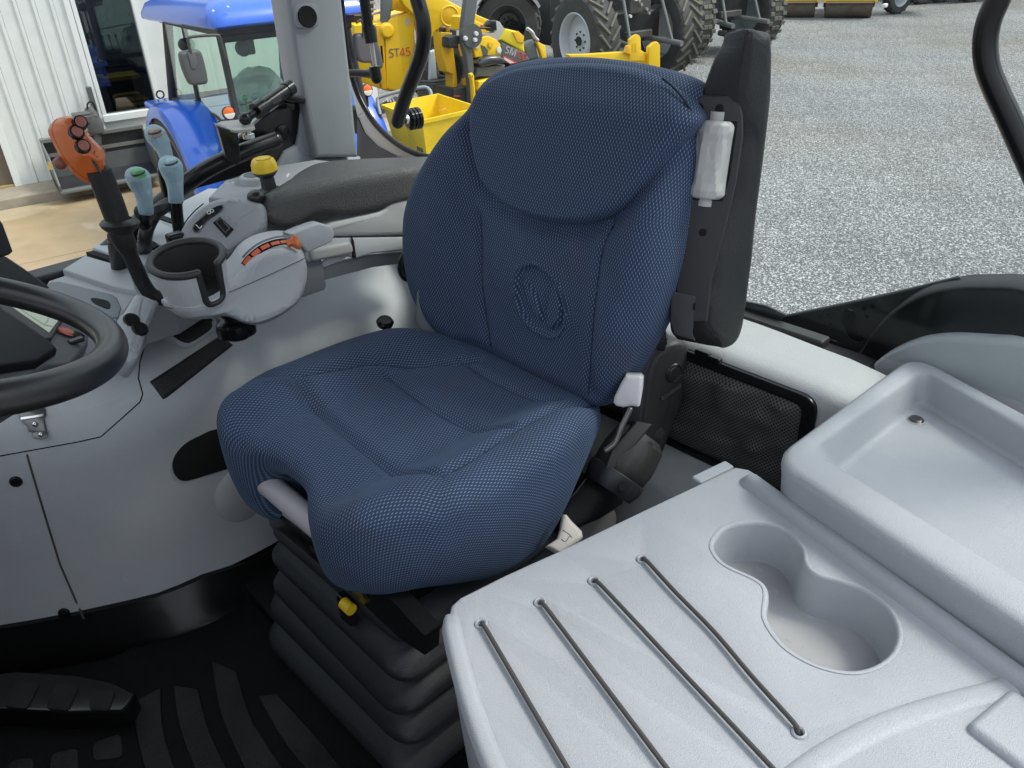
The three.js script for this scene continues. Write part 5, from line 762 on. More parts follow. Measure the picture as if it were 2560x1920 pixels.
  part('throttle_lever', plate(closedCurve(lp.map(q => onP(q[0], q[1], l0, ln2).addScaledVector(ln2, 0.006)), 40), ln2, 0.024, { bevel: 0.009, bseg: 5 }), M.orange, pod);
  const kp = D(587, 806, 1.47), kn = part('clamp_knob', [(() => { const r = []; const n = 72; for (const [rr, h] of [[0.0, 0.018], [0.028, 0.018], [0.034, 0.014], [0.036, 0.002], [0.035, -0.010], [0.03, -0.014], [0, -0.014]]) r.push(Array.from({ length: n }, (_, i) => { const a = i / n * 2 * Math.PI, k = rr * (1 - 0.10 * Math.pow(0.5 + 0.5 * Math.cos(a * 5), 4)); return V(kp.x + k * Math.cos(a), kp.y + h - 0.012, kp.z + k * Math.sin(a)); })); return skin(r, { crease: 0.8, flip: true }); })(), rod(kp.clone().add(V(0, 0.0, 0)), kp.clone().add(V(0, 0.045, 0)), 0.017), rod(kp.clone().add(V(0, 0.016, 0)), kp.clone().add(V(0, 0.021, 0)), 0.022)], M.gloss, pod);
  part('mount_arm', plate([[725, 585], [752, 573], [784, 561], [800, 557], [828, 566], [836, 575], [837, 590], [830, 605], [770, 632], [752, 610]].map(q => z(q, -0.05)), nz, 0.03, { bevel: 0.006 }), M.grey, pod);
}
// ---------------------------------------------------------------- console top with lever slots
{
  const y = 1.765, q = p => onY(p[0], p[1], y), up = V(0, 1, 0);
  const c = part('console_top', plate([[120, 702], [156, 690], [222, 640], [300, 590], [420, 520], [520, 470], [640, 470], [700, 560], [560, 640], [420, 720], [335, 745], [300, 790], [286, 800], [240, 790], [100, 740]].map(q), up, 0.10, { bevel: 0.005 }), mat(0.36, 0.37, 0.39, 0.5, { bumpMap: grainT, bumpScale: 0.0003 }), cab);
  part('front_block', plate([[160, 686], [217, 651], [325, 682], [345, 740], [330, 738], [284, 728]].map(q).map(p => p.add(V(0, 0.012, 0))), up, 0.03, { bevel: 0.005 }), mat(0.40, 0.415, 0.43, 0.5, { bumpMap: grainT, bumpScale: 0.0003 }), c);
  part('lever_slot', plate([[219, 644], [237, 640], [340, 672], [334, 684]].map(q).map(p => p.add(V(0, 0.0125, 0))), up, 0.02, { bevel: 0 }), M.void, c);
  part('middle_block', plate([[237, 638], [280, 608], [330, 618], [398, 648], [362, 688], [330, 672]].map(q).map(p => p.add(V(0, 0.018, 0))), up, 0.03, { bevel: 0.004 }), mat(0.42, 0.44, 0.46, 0.5), c);
  part('icon_plate', plate([[346, 632], [373, 640], [357, 660], [350, 656], [330, 650]].map(q).map(p => p.add(V(0, 0.0195, 0))), up, 0.001, { bevel: 0 }), mat(0.05, 0.052, 0.055, 0.5), c);
  part('icon', [[350, 648], [357, 652]].map(([x, y2]) => tube([[x, y2], [x + 2, y2 - 6], [x + 6, y2 - 7], [x + 4, y2 - 10], [x + 6, y2 - 7], [x + 4, y2 - 4]].map(q).map(p => p.add(V(0, 0.0203, 0))), 0.0008, 20, 5, { straight: true })), mat(0.7, 0.7, 0.7, 0.6), c);
  part('icon_plate', plate([[279, 622], [284, 614], [312, 622], [306, 632], [273, 630]].map(q).map(p => p.add(V(0, 0.0195, 0))), up, 0.001, { bevel: 0 }), mat(0.05, 0.052, 0.055, 0.5), c);
  part('lever_slot', plate([[340, 605], [392, 622], [400, 634], [390, 640], [330, 616]].map(q).map(p => p.add(V(0, 0.0185, 0))), up, 0.01, { bevel: 0 }), M.void, c);
  part('rear_block', plate([[332, 594], [380, 566], [440, 590], [430, 640], [404, 632]].map(q).map(p => p.add(V(0, 0.02, 0))), up, 0.03, { bevel: 0.004 }), mat(0.40, 0.415, 0.44, 0.5), c);
  part('lever_slot', plate([[388, 562], [440, 580], [445, 572], [395, 552]].map(q).map(p => p.add(V(0, 0.021, 0))), up, 0.004, { bevel: 0 }), M.void, c);
  part('label_patch', plate([[430, 545], [445, 552], [440, 558], [427, 552]].map(q).map(p => p.add(V(0, 0.0212, 0))), up, 0.003, { bevel: 0 }), M.slate, c);
  const lid = part('storage_lid', plate([[110, 720], [128, 708], [150, 706], [280, 738], [292, 745], [304, 772], [296, 795], [262, 800], [150, 770], [90, 745]].map(q).map(p => p.add(V(0, 0.003, 0))), up, 0.01, { bevel: 0.003 }), M.slate, c);
  part('finger_recess', plate(closedCurve([[228, 752], [240, 750], [268, 756], [277, 764], [276, 774], [268, 776], [240, 764]].map(q).map(p => p.add(V(0, 0.0042, 0))), 40), up, 0.002, { bevel: 0 }), M.void, lid);
  // sloping cover from which the joystick rises, with two rubber caps
  const cn = V(0.15, 0.75, 0.64).normalize(), c0 = onY(296, 795, 1.762).addScaledVector(cn, 0.012), cq = q2 => onP(q2[0], q2[1], c0, cn);
  const cov = part('lever_cover', plate(closedCurve([[292, 800], [296, 785], [312, 774], [330, 745], [346, 728], [385, 742], [400, 752], [378, 800], [368, 826], [352, 880], [330, 905], [300, 880], [290, 840]].map(cq), 60), cn, 0.07, { bevel: 0.016, bseg: 5, crease: 0.9 }), M.grey, cab);
  for (const [x, y2] of [[329, 800], [350, 822]]) part('rubber_cap', lathe([[0, 0.004], [0.012, 0.0035], [0.0145, 0.001], [0.0145, -0.002]], cq([x, y2]), cn, 28), M.black, cov);
  part('embossed_frame', tube([[321, 862], [331, 843], [351, 866], [340, 882], [321, 862]].map(p => cq(p)), 0.0009, 24, 5, { straight: true }), mat(0.5, 0.51, 0.52, 0.4), cov);
}
// ---------------------------------------------------------------- joystick and three hydraulic levers
{
  const d = 1.36, j = thing('joystick', 'orange joystick with three buttons on a long black stem', 'joystick', D(390, 725, 1.52));
  const jn = V(-0.25, 0.42, 0.87).normalize();
  // orange head: button face in front, fuller shell behind it
  const hp0 = D(190, 385, d), hn = D(190, 385, 1).sub(CAM).normalize().negate().add(V(0.06, 0.10, -0.05)).normalize(), hq = (q, o = 0) => onP(q[0], q[1], hp0.clone().addScaledVector(hn, o), hn);
  const backO = [[178, 291], [196, 299], [228, 343], [254, 370], [263, 390], [263, 405], [257, 440], [250, 454], [239, 464], [220, 458], [198, 447], [175, 425], [148, 388], [127, 347], [120, 328], [126, 312], [138, 299], [155, 292]];
  const midO = [[179, 291], [197, 299], [229, 343], [255, 371], [264, 391], [262, 410], [257, 436], [250, 447], [238, 452], [222, 448], [203, 438], [182, 420], [158, 388], [139, 350], [131, 328], [133, 311], [142, 299], [158, 291]];
  const faceO = [[182, 297], [193, 303], [222, 344], [246, 371], [256, 388], [257, 400], [250, 408], [238, 400], [224, 392], [212, 392], [202, 388], [192, 376], [178, 352], [166, 326], [160, 312], [161, 304], [166, 298], [173, 295]];
  const hc2 = (o, off, sh = 0) => { const pts = closedCurve(o.map(q => hq(q, off)), 108); if (!sh) return pts; const c = V(); pts.forEach(p => c.add(p)); c.divideScalar(pts.length); return pts.map(p => p.clone().lerp(c, sh)); };
  const mixr = (a, b, t) => a.map((p, i2) => p.clone().lerp(b[i2], t));
  const fr0 = hc2(faceO, 0.020), md0 = hc2(midO, -0.004), bk0 = hc2(backO, -0.012);
  const hd = part('head', skin([hc2(faceO, 0.021, 0.3), hc2(faceO, 0.0215, 0.1), hc2(faceO, 0.0205, 0.02), fr0, mixr(fr0, md0, 0.12), mixr(fr0, md0, 0.5).map(p => p.addScaledVector(hn, 0.003)), mixr(fr0, md0, 0.85), md0, bk0, hc2(backO, -0.022, 0.03), hc2(backO, -0.032, 0.14), hc2(backO, -0.037, 0.4)].reverse(), { cap0: true, cap1: true, crease: 0.75 }), M.orange, j);
  part('split_line', tube(md0.slice(40, 100).map(p => p.clone().addScaledVector(hn, -0.001)), 0.0009, 80, 5), mat(0.2, 0.03, 0.01, 0.6), hd);
  for (const [x, y] of [[200, 307], [191, 331], [207, 366]]) { const p = hq([x, y], 0.0205); const bt = part('button_seat', lathe([[0.0125, -0.004], [0.0125, 0.002], [0.011, 0.006], [0.008, 0.0065]], p, hn.clone().add(V(0.25, 0.1, 0)).normalize(), 26), M.black, hd); part('button', (() => { const g = lathe([[0, 0.0105], [0.005, 0.010], [0.0085, 0.0075], [0.0093, 0.004]], p, hn.clone().add(V(0.25, 0.1, 0)).normalize(), 26, 0, 6.2832, 1.2); return g; })(), mat(0.36, 0.12, 0.09, 0.42), bt); }
  part('side_button', ball(hq([150, 408], -0.02), 0.011, 16), mat(0.25, 0.09, 0.07, 0.45), hd);
  part('trigger', plate(closedCurve([[228, 392], [236, 400], [250, 424], [256, 434], [252, 436], [240, 420], [229, 402]].map(q => hq(q, 0.019)), 30), hn, 0.006, { bevel: 0.002 }), mat(0.02, 0.03, 0.025, 0.4), hd);
  const mk = (pts) => tube(pts.map(q => hq(q, 0.0208)), 0.0006, pts.length * 4, 5, { straight: true });
  part('marking', [mk([[216, 332], [220, 328], [224, 334]]), mk([[222, 338], [228, 342]]), mk([[216, 348], [222, 346], [220, 354]]), mk([[232, 384], [238, 376], [236, 388]]), mk([[244, 396], [250, 402], [246, 404]]), mk([[240, 394], [248, 390]])], mat(0.10, 0.05, 0.03, 0.6), hd);
  // grip, collar and curved stem as one swept tube of changing radius
  const path = openCurve([D(246, 424, d + 0.02), D(270, 485, d + 0.045), D(292, 545, d + 0.07), D(300, 578, d + 0.08), D(318, 620, d + 0.1), D(342, 675, d + 0.13), D(360, 712, d + 0.15), D(382, 738, d + 0.165), D(420, 750, d + 0.18)], 90);
  const rad = t => t < 0.40 ? 0.0205 + 0.0006 * Math.sin(t * 8) : t < 0.5 ? lerp(0.0207, 0.019, (t - 0.4) / 0.1) : t < 0.56 ? lerp(0.019, 0.0145, (t - 0.5) / 0.06) : 0.0138;
  const sweep = (c, fr, n = 26) => { const rings = []; let u = V(1, 0, 0.5).normalize(); for (let i = 0; i < c.length; i++) { const t = c[Math.min(i + 1, c.length - 1)].clone().sub(c[Math.max(0, i - 1)]).normalize(); u = u.sub(t.clone().multiplyScalar(u.dot(t))).normalize(); const w = t.clone().cross(u), r = fr(i / (c.length - 1)); rings.push(Array.from({ length: n }, (_, k) => { const a = k / n * 2 * Math.PI; return c[i].clone().addScaledVector(u, r * Math.cos(a)).addScaledVector(w, r * Math.sin(a)); })); } return skin(rings, { cap0: true, cap1: true, crease: 1.0 }); };
  part('grip', sweep(path, rad), mat(0.016, 0.016, 0.017, 0.55), j);
  const cp = D(300, 560, d + 0.075), cax = D(292, 540, d + 0.07).sub(D(304, 585, d + 0.085)).normalize();
  part('collar', lathe([[0.0195, -0.016], [0.031, -0.005], [0.034, 0.002], [0.030, 0.007], [0.0205, 0.010]], cp, cax.clone().add(V(0.1, 0.35, 0)).normalize(), 36), mat(0.022, 0.022, 0.023, 0.45), j);
  j.userData.sweep = undefined; delete j.userData.sweep;
  // levers: one built, two copied with their own cap colour
  const lev = [['blue grey hydraulic lever with green cap, nearest the joystick', M.green, [[364, 536], [363, 512], [358, 482], [349, 456], [344, 440], [343, 431]], 1.50, 1], ['worn blue grey hydraulic lever with plain cap, nearest the window bar', M.levblue, [[440, 508], [439, 480], [435, 448], [429, 424], [426, 412], [426, 405]], 1.58, 1.02], ['blue grey hydraulic lever with brown cap, rearmost and tallest', M.brown, [[424, 425], [416, 392], [404, 362], [392, 342], [387, 333], [386, 328]], 1.66, 0.95]];
  lev.forEach(([label, cm, pts, dd, sc]) => {
    const i = lev.findIndex(l => l[0] === label), path = openCurve(pts.map((q, k) => D(q[0], q[1], dd + 0.03 * (1 - k / 5))), 40), o = thing('hydraulic_lever', label, 'lever', path[0].clone(), 'hydraulic levers on the right console');
    const top = pts[5], side = RT;
    const fr = t => { const r = [[0, 0.0125], [0.03, 0.0142], [0.3, 0.0145], [0.5, 0.0165], [0.7, 0.0205], [0.85, 0.0225], [0.94, 0.0215], [1, 0.0165]]; for (let k = 0; k + 1 < r.length; k++) if (t <= r[k + 1][0]) return sc * lerp(r[k][1], r[k + 1][1], (t - r[k][0]) / (r[k + 1][0] - r[k][0])); return 0.0165 * sc; };
    part('grip', sweep(path, fr, 28), M.levblue, o);
    const tp = path[40], tn = V(0, 1, 0).lerp(ray(top[0], top[1]).negate().normalize(), 0.15).add(side.clone().multiplyScalar(-0.1)).normalize();
    part('cap', lathe([[0, 0.005], [0.007, 0.0042], [0.0115, 0.0015], [0.013, -0.003], [0.0165, -0.009]], tp.clone().addScaledVector(tn, 0.002), tn, 28, 0, 6.2832, 1.3), cm, o);
    part('cap_ring', lathe([[0.0128, -0.001], [0.0136, -0.0015], [0.0142, -0.004]], tp.clone().addScaledVector(tn, 0.002), tn, 28), mat(0.03, 0.04, 0.04, 0.6), o);
    const r0 = i === 0 ? [D(353, 530, dd + 0.03), D(357, 548, dd + 0.035), D(362, 560, dd + 0.045)] : i === 1 ? [D(440, 500, dd + 0.03), D(443, 540, dd + 0.045), D(450, 590, dd + 0.06)] : [D(410, 430, dd + 0.03), D(425, 500, dd + 0.06)];
    part('stem', tube(r0, i === 1 ? 0.012 : 0.014, 20, 10), M.black, o);
  });
  const bars = thing('lever_arm', 'curved flat black lever arms rising from slots in the grey console', 'lever arm', D(360, 610, 1.6));
  part('arm', sweep(openCurve([D(448, 508, 1.66), D(420, 512, 1.65), D(390, 532, 1.63), D(370, 565, 1.62), D(362, 600, 1.63), onY(363, 648, 1.75)], 50), () => 0.014), mat(0.016, 0.016, 0.017, 0.42), bars);
  const ab = sweep(openCurve([D(290, 590, 1.53), D(292, 625, 1.57), onY(302, 690, 1.75)], 20), () => 0.0155); part('arm', ab, mat(0.016, 0.016, 0.017, 0.45), bars);
}
// ---------------------------------------------------------------- steering wheel and dashboard
{
  const t = 20 * Math.PI / 180, c = V(-0.90, 2.074, 0.01), e1 = V(Math.cos(t), -Math.sin(t), 0), e2 = V(0, 0, 1), n = V(Math.sin(t), Math.cos(t), 0), R = 0.19;
  const w = thing('steering_wheel', 'black steering wheel rim at the left edge beside the grey console', 'steering wheel', c);
  const ring = Array.from({ length: 96 }, (_, k) => { const a = k / 96 * 2 * Math.PI; return c.clone().addScaledVector(e1, R * Math.cos(a)).addScaledVector(e2, R * Math.sin(a)); });
  part('rim', tube(ring, 0.0148, 200, 24, { close: true }), mat(0.018, 0.018, 0.019, 0.28, { bumpMap: grainT, bumpScale: 0.0001 }), w);
  part('hub', lathe([[0, 0.02], [0.04, 0.018], [0.05, 0.0], [0.04, -0.02]], c.clone().addScaledVector(e1, -0.03).addScaledVector(n, -0.03), n, 40), M.black, w);
  for (const a of [1.95, 3.14, 4.3]) part('spoke', tube([c.clone().addScaledVector(n, -0.045), c.clone().addScaledVector(e1, R * 0.6 * Math.cos(a)).addScaledVector(e2, R * 0.6 * Math.sin(a)).addScaledVector(n, -0.03), c.clone().addScaledVector(e1, R * Math.cos(a)).addScaledVector(e2, R * Math.sin(a))], 0.011, 20, 10), M.black, w);
  const d = 1.18, dn = V(0.55, 0.83, 0.1).normalize(), p0 = D(100, 780, d), q = (p, o = 0) => onP(p[0], p[1], p0, dn).addScaledVector(dn, o);
  const db = thing('dashboard', 'black instrument cluster with pale screen seen through the steering wheel', 'dashboard', p0.clone());
  const base = part('cluster_housing', plate([[-60, 700], [0, 705], [60, 760], [160, 780], [225, 800], [225, 850], [180, 900], [120, 905], [-60, 1000]].map(p => q(p, -0.004)), dn, 0.06, { bevel: 0.006 }), mat(0.07, 0.073, 0.08, 0.5), db);
  part('screen_bezel', plate([[-20, 730], [10, 745], [60, 750], [158, 798], [128, 850], [110, 852], [0, 775], [-20, 770]].map(p => q(p, 0.004)), dn, 0.02, { bevel: 0.003 }), mat(0.03, 0.03, 0.032, 0.45), base);
  const scr = part('screen', plate([[4, 758], [10, 754], [148, 802], [120, 838]].map(p => q(p, 0.0045)), dn, 0.002, { bevel: 0 }), mat(0.62, 0.66, 0.50, 0.25), base);
  part('screen_line', [tube([[30, 768], [108, 820], [132, 824]].map(p => q(p, 0.0047)), 0.0008, 20, 5, { straight: true }), tube([[108, 820], [124, 795]].map(p => q(p, 0.0047)), 0.0007, 10, 5)], mat(0.42, 0.46, 0.38, 0.5), scr);
  part('warning_light', lathe([[0, 0.002], [0.009, 0.0015], [0.011, 0], [0.013, 0.001], [0.014, -0.001]], q([167, 828], 0.0), dn, 24), mat(0.42, 0.08, 0.05, 0.4), base);
  part('button', lathe([[0, 0.001], [0.010, 0.001], [0.011, -0.001]], q([193, 836], 0.0), dn, 20), M.black, base);
  part('button', box(q([190, 853], 0.001), 0.02, 0.006, 0.012, 0.002), M.black, base);
  part('column_shroud', plate([[-80, 760], [0, 782], [122, 864], [140, 882], [90, 915], [-80, 940]].map(p => q(p, 0.008)), dn, 0.03, { bevel: 0.006 }), phys(0.006, 0.006, 0.007, 0.55, { specularIntensity: 0.3 }), db);
  part('side_cowl', plate([[-60, 630], [0, 634], [18, 640], [60, 668], [120, 712], [150, 735], [100, 760], [-60, 760]].map(p => onP(p[0], p[1], D(0, 680, 1.5), V(0.3, 0.5, 0.8).normalize())), V(0.3, 0.5, 0.8).normalize(), 0.05, { bevel: 0.006 }), M.charcoal, db);
  part('monitor_arm', plate([[-60, 470], [-30, 500], [0, 545], [10, 560], [35, 628], [26, 636], [6, 640], [-60, 640]].map(p => onP(p[0], p[1], D(0, 600, 1.45), V(0.3, 0.3, 0.9).normalize())), V(0.3, 0.3, 0.9).normalize(), 0.04, { bevel: 0.006 }), M.charcoal, db);
}
// ---------------------------------------------------------------- floor mat
{
  const mt = thing('floor_mat', 'black ribbed rubber floor mat in front of the driver seat', 'floor mat', V(-0.75, FY, -0.1));
  const y = FY + 0.004, q = (p, h = 0) => onY(p[0], p[1], y + h), z = p => [p[0] / 2.458, 1245 + p[1] / 2.458], up = V(0, 1, 0);
  part('sheet', box(V(-0.92, FY + 0.0, -0.05), 0.92, 0.012, 0.95, 0.003), M.rubber, mt);
  const ribM = phys(1, 1, 1, 0.62, { specularIntensity: 0.35, map: blotT(0.030, 0.030, 0.030, 0.9, 15), bumpMap: rpt(grainT, 18), bumpScale: 0.0012 });
  const rib = (L, R) => { const l = openCurve(L.map(p => q(z(p), 0.007)), 24), r = openCurve(R.map(p => q(z(p), 0.007)), 24); part('rib', plate([...l, ...r.reverse()], up, 0.007, { bevel: 0.003 }), ribM, mt); };
  rib([[840, 1240], [825, 1350], [850, 1500], [900, 1700], [960, 1900]], [[985, 1165], [990, 1330], [1020, 1500], [1080, 1680], [1160, 1900]]);
  rib([[1065, 1150], [1085, 1320], [1130, 1490], [1210, 1690], [1300, 1900]], [[1215, 1170], [1265, 1370], [1330, 1530], [1420, 1720], [1520, 1900]]);
  rib([[1300, 1000], [1340, 1260], [1410, 1460], [1520, 1690], [1640, 1900]], [[1450, 1060], [1530, 1320], [1620, 1480], [1760, 1690], [1900, 1880]]);
  rib([[1590, 1215], [1660, 1350], [1760, 1510], [1900, 1690], [2050, 1880]], [[1700, 1200], [1850, 1360], [2000, 1530], [2130, 1700], [2260, 1880]]);
  const pad = (pts, h, lift = 0.006) => part('pad', plate(roundPoly(pts.map(p => { const v = q(z(p), h + lift); return new THREE.Vector2(v.x, v.z); }), 0.012, 4).map(v => V(v.x, y + h + lift, v.y)), up, lift + 0.004, { bevel: 0.003 }), ribM, mt);
  for (const p of [[[565, 1615], [570, 1500], [740, 1440], [755, 1585]], [[300, 1690], [310, 1570], [478, 1530], [480, 1690]], [[20, 1700], [60, 1610], [205, 1590], [205, 1700]], [[590, 1800], [600, 1690], [760, 1650], [790, 1790]]]) pad(p, 0.0);
  const fr = thing('foot_rest', 'black raised foot rest with three grained pads on the cab floor', 'foot rest', V(-0.95, FY, -0.45));
  const hh = 0.05; const step = [[-300, 1120], [100, 1060], [480, 1085], [700, 1130], [830, 1195], [800, 1260], [750, 1310], [400, 1318], [-300, 1285]].map(p => onY(...z(p), y + hh));
  part('platform', plate(step, up, hh, { bevel: 0.006, bseg: 4 }), M.gloss, fr);
  for (const p of [[[22, 1282], [102, 1120], [246, 1130], [164, 1292]], [[278, 1292], [342, 1130], [490, 1142], [420, 1302]], [[540, 1296], [578, 1172], [712, 1176], [668, 1302]]]) part('pad', plate(roundPoly(p.map(k => { const v = onY(...z(k), y + hh + 0.004); return new THREE.Vector2(v.x, v.z); }), 0.01, 4).map(v => V(v.x, y + hh + 0.004, v.y)), up, 0.006, { bevel: 0.003 }), ribM, fr);
}
// ---------------------------------------------------------------- wheels shared by the machines in the yard
const tyreM = mat(1, 1, 1, 0.8, { map: blotT(0.055, 0.054, 0.053, 0.5, 16) }), dustM = mat(1, 1, 1, 0.9, { map: blotT(0.16, 0.14, 0.115, 0.6, 17) });
const rimGrey = mat(0.60, 0.63, 0.66, 0.45);
// axis points out of the dish; r outer radius, w width
function wheel(parent, c, axis, r, w, { rim = rimGrey, lugs = 20, lugM = dustM, dish = 0.12, rimR = 0.6, block = false } = {}) {
  axis = axis.clone().setY(0).normalize(); const h = w / 2, R = rimR * r;
  const ty = part('tyre', lathe([[R, -h * 0.86], [R * 1.04, -h * 0.95], [r * 0.82, -h * 1.02], [r * 0.93, -h * 0.96], [r * 0.97, -h * 0.8], [r * 0.985, 0], [r * 0.97, h * 0.8], [r * 0.93, h * 0.96], [r * 0.82, h * 1.02], [R * 1.04, h * 0.95], [R, h * 0.86]], c, axis, 56, 0, 6.2832, 0.5), tyreM, parent);
  const ri = part('rim', lathe([[R, -h * 0.86], [R * 0.97, 0], [R * 1.03, h * 0.9], [R, h * 0.97], [R * 0.95, h * 0.9], [R * 0.93, h * 0.2], [R * 0.90, h * 0.9 - dish * 3.2], [R * 0.62, h * 0.9 - dish * 3.4], [R * 0.52, h * 0.9 - dish * 2.6], [R * 0.2, h * 0.9 - dish * 2.6], [R * 0.18, h * 0.9 - dish * 2.0], [0, h * 0.9 - dish * 2.0]], c, axis, 48, 0, 6.2832, 0.5), rim, parent);
  part('hub', lathe([[R * 0.17, 0], [R * 0.17, 0.02], [0, 0.022]], c.clone().addScaledVector(axis, h * 0.9 - dish * 2.0), axis, 24), M.black, ri);
  for (let k = 0; k < 8; k++) { const a = k / 8 * 6.2832, u = V(0, 1, 0).cross(axis).normalize(), v = axis.clone().cross(u), p = c.clone().addScaledVector(axis, h * 0.9 - dish * 2.6).addScaledVector(u, R * 0.32 * Math.cos(a)).addScaledVector(v, R * 0.32 * Math.sin(a)); part('wheel_nut', lathe([[0.018, 0], [0.018, 0.02], [0, 0.022]], p, axis, 6), M.black, ri); }
  // chevron lugs, one mesh each, sharing a geometry
  const u = V(0, 1, 0).cross(axis).normalize(), v = axis.clone().cross(u);
  const lg = block ? new RoundedBoxGeometry(w * 0.22, r * 0.05, r * 0.10, 1, 0.008) : new RoundedBoxGeometry(w * 0.62, r * 0.085, r * 0.055, 1, 0.012);
  for (let k = 0; k < lugs; k++) for (const s of block ? [-1, -0.33, 0.33, 1] : [-1, 1]) {
    const a = (k + (block ? (Math.abs(s) < 0.5 ? 0.5 : 0) : s * 0.25)) / lugs * 6.2832, rd = u.clone().multiplyScalar(Math.cos(a)).addScaledVector(v, Math.sin(a)), tg = axis.clone().cross(rd), sl = block ? 0.1 : 0.85;
    const x = axis.clone().multiplyScalar(Math.cos(sl)).addScaledVector(tg, s * Math.sin(sl)), z = x.clone().cross(rd);
    const m = new THREE.Mesh(lg, lugM); m.name = 'lug'; m.quaternion.setFromRotationMatrix(new THREE.Matrix4().makeBasis(x, rd, z)); m.position.copy(c).addScaledVector(rd, r * (block ? 0.985 : 0.985)).addScaledVector(axis, block ? s * h * 0.72 : s * h * 0.47); m.castShadow = m.receiveShadow = true; ty.add(m);
  }
  return ty;
}
const font = await new FontLoader().loadAsync('fonts/droid/droid_sans_bold.typeface.json');
const fontR = await new FontLoader().loadAsync('fonts/droid/droid_sans_regular.typeface.json');
function text(str, at, right, n, size, f = fontR) { const g = new TextGeometry(str, { font: f, size, depth: 0.003, curveSegments: 4 }); const w = n.clone().normalize(), x = right.clone().addScaledVector(w, -right.dot(w)).normalize(), y = w.clone().cross(x); g.applyMatrix4(new THREE.Matrix4().makeBasis(x, y, w).setPosition(at)); return g; }

{ const [rp, zn, rc] = EMBOSS[0], a = rp([1652, 1000]).addScaledVector(zn, 0.0005), b = rp([1706, 962]); part('lettering', text('GRAMMER', a, b.clone().sub(a).normalize(), zn, 0.0068, font), mat(0.09, 0.09, 0.09, 0.5), rc); }
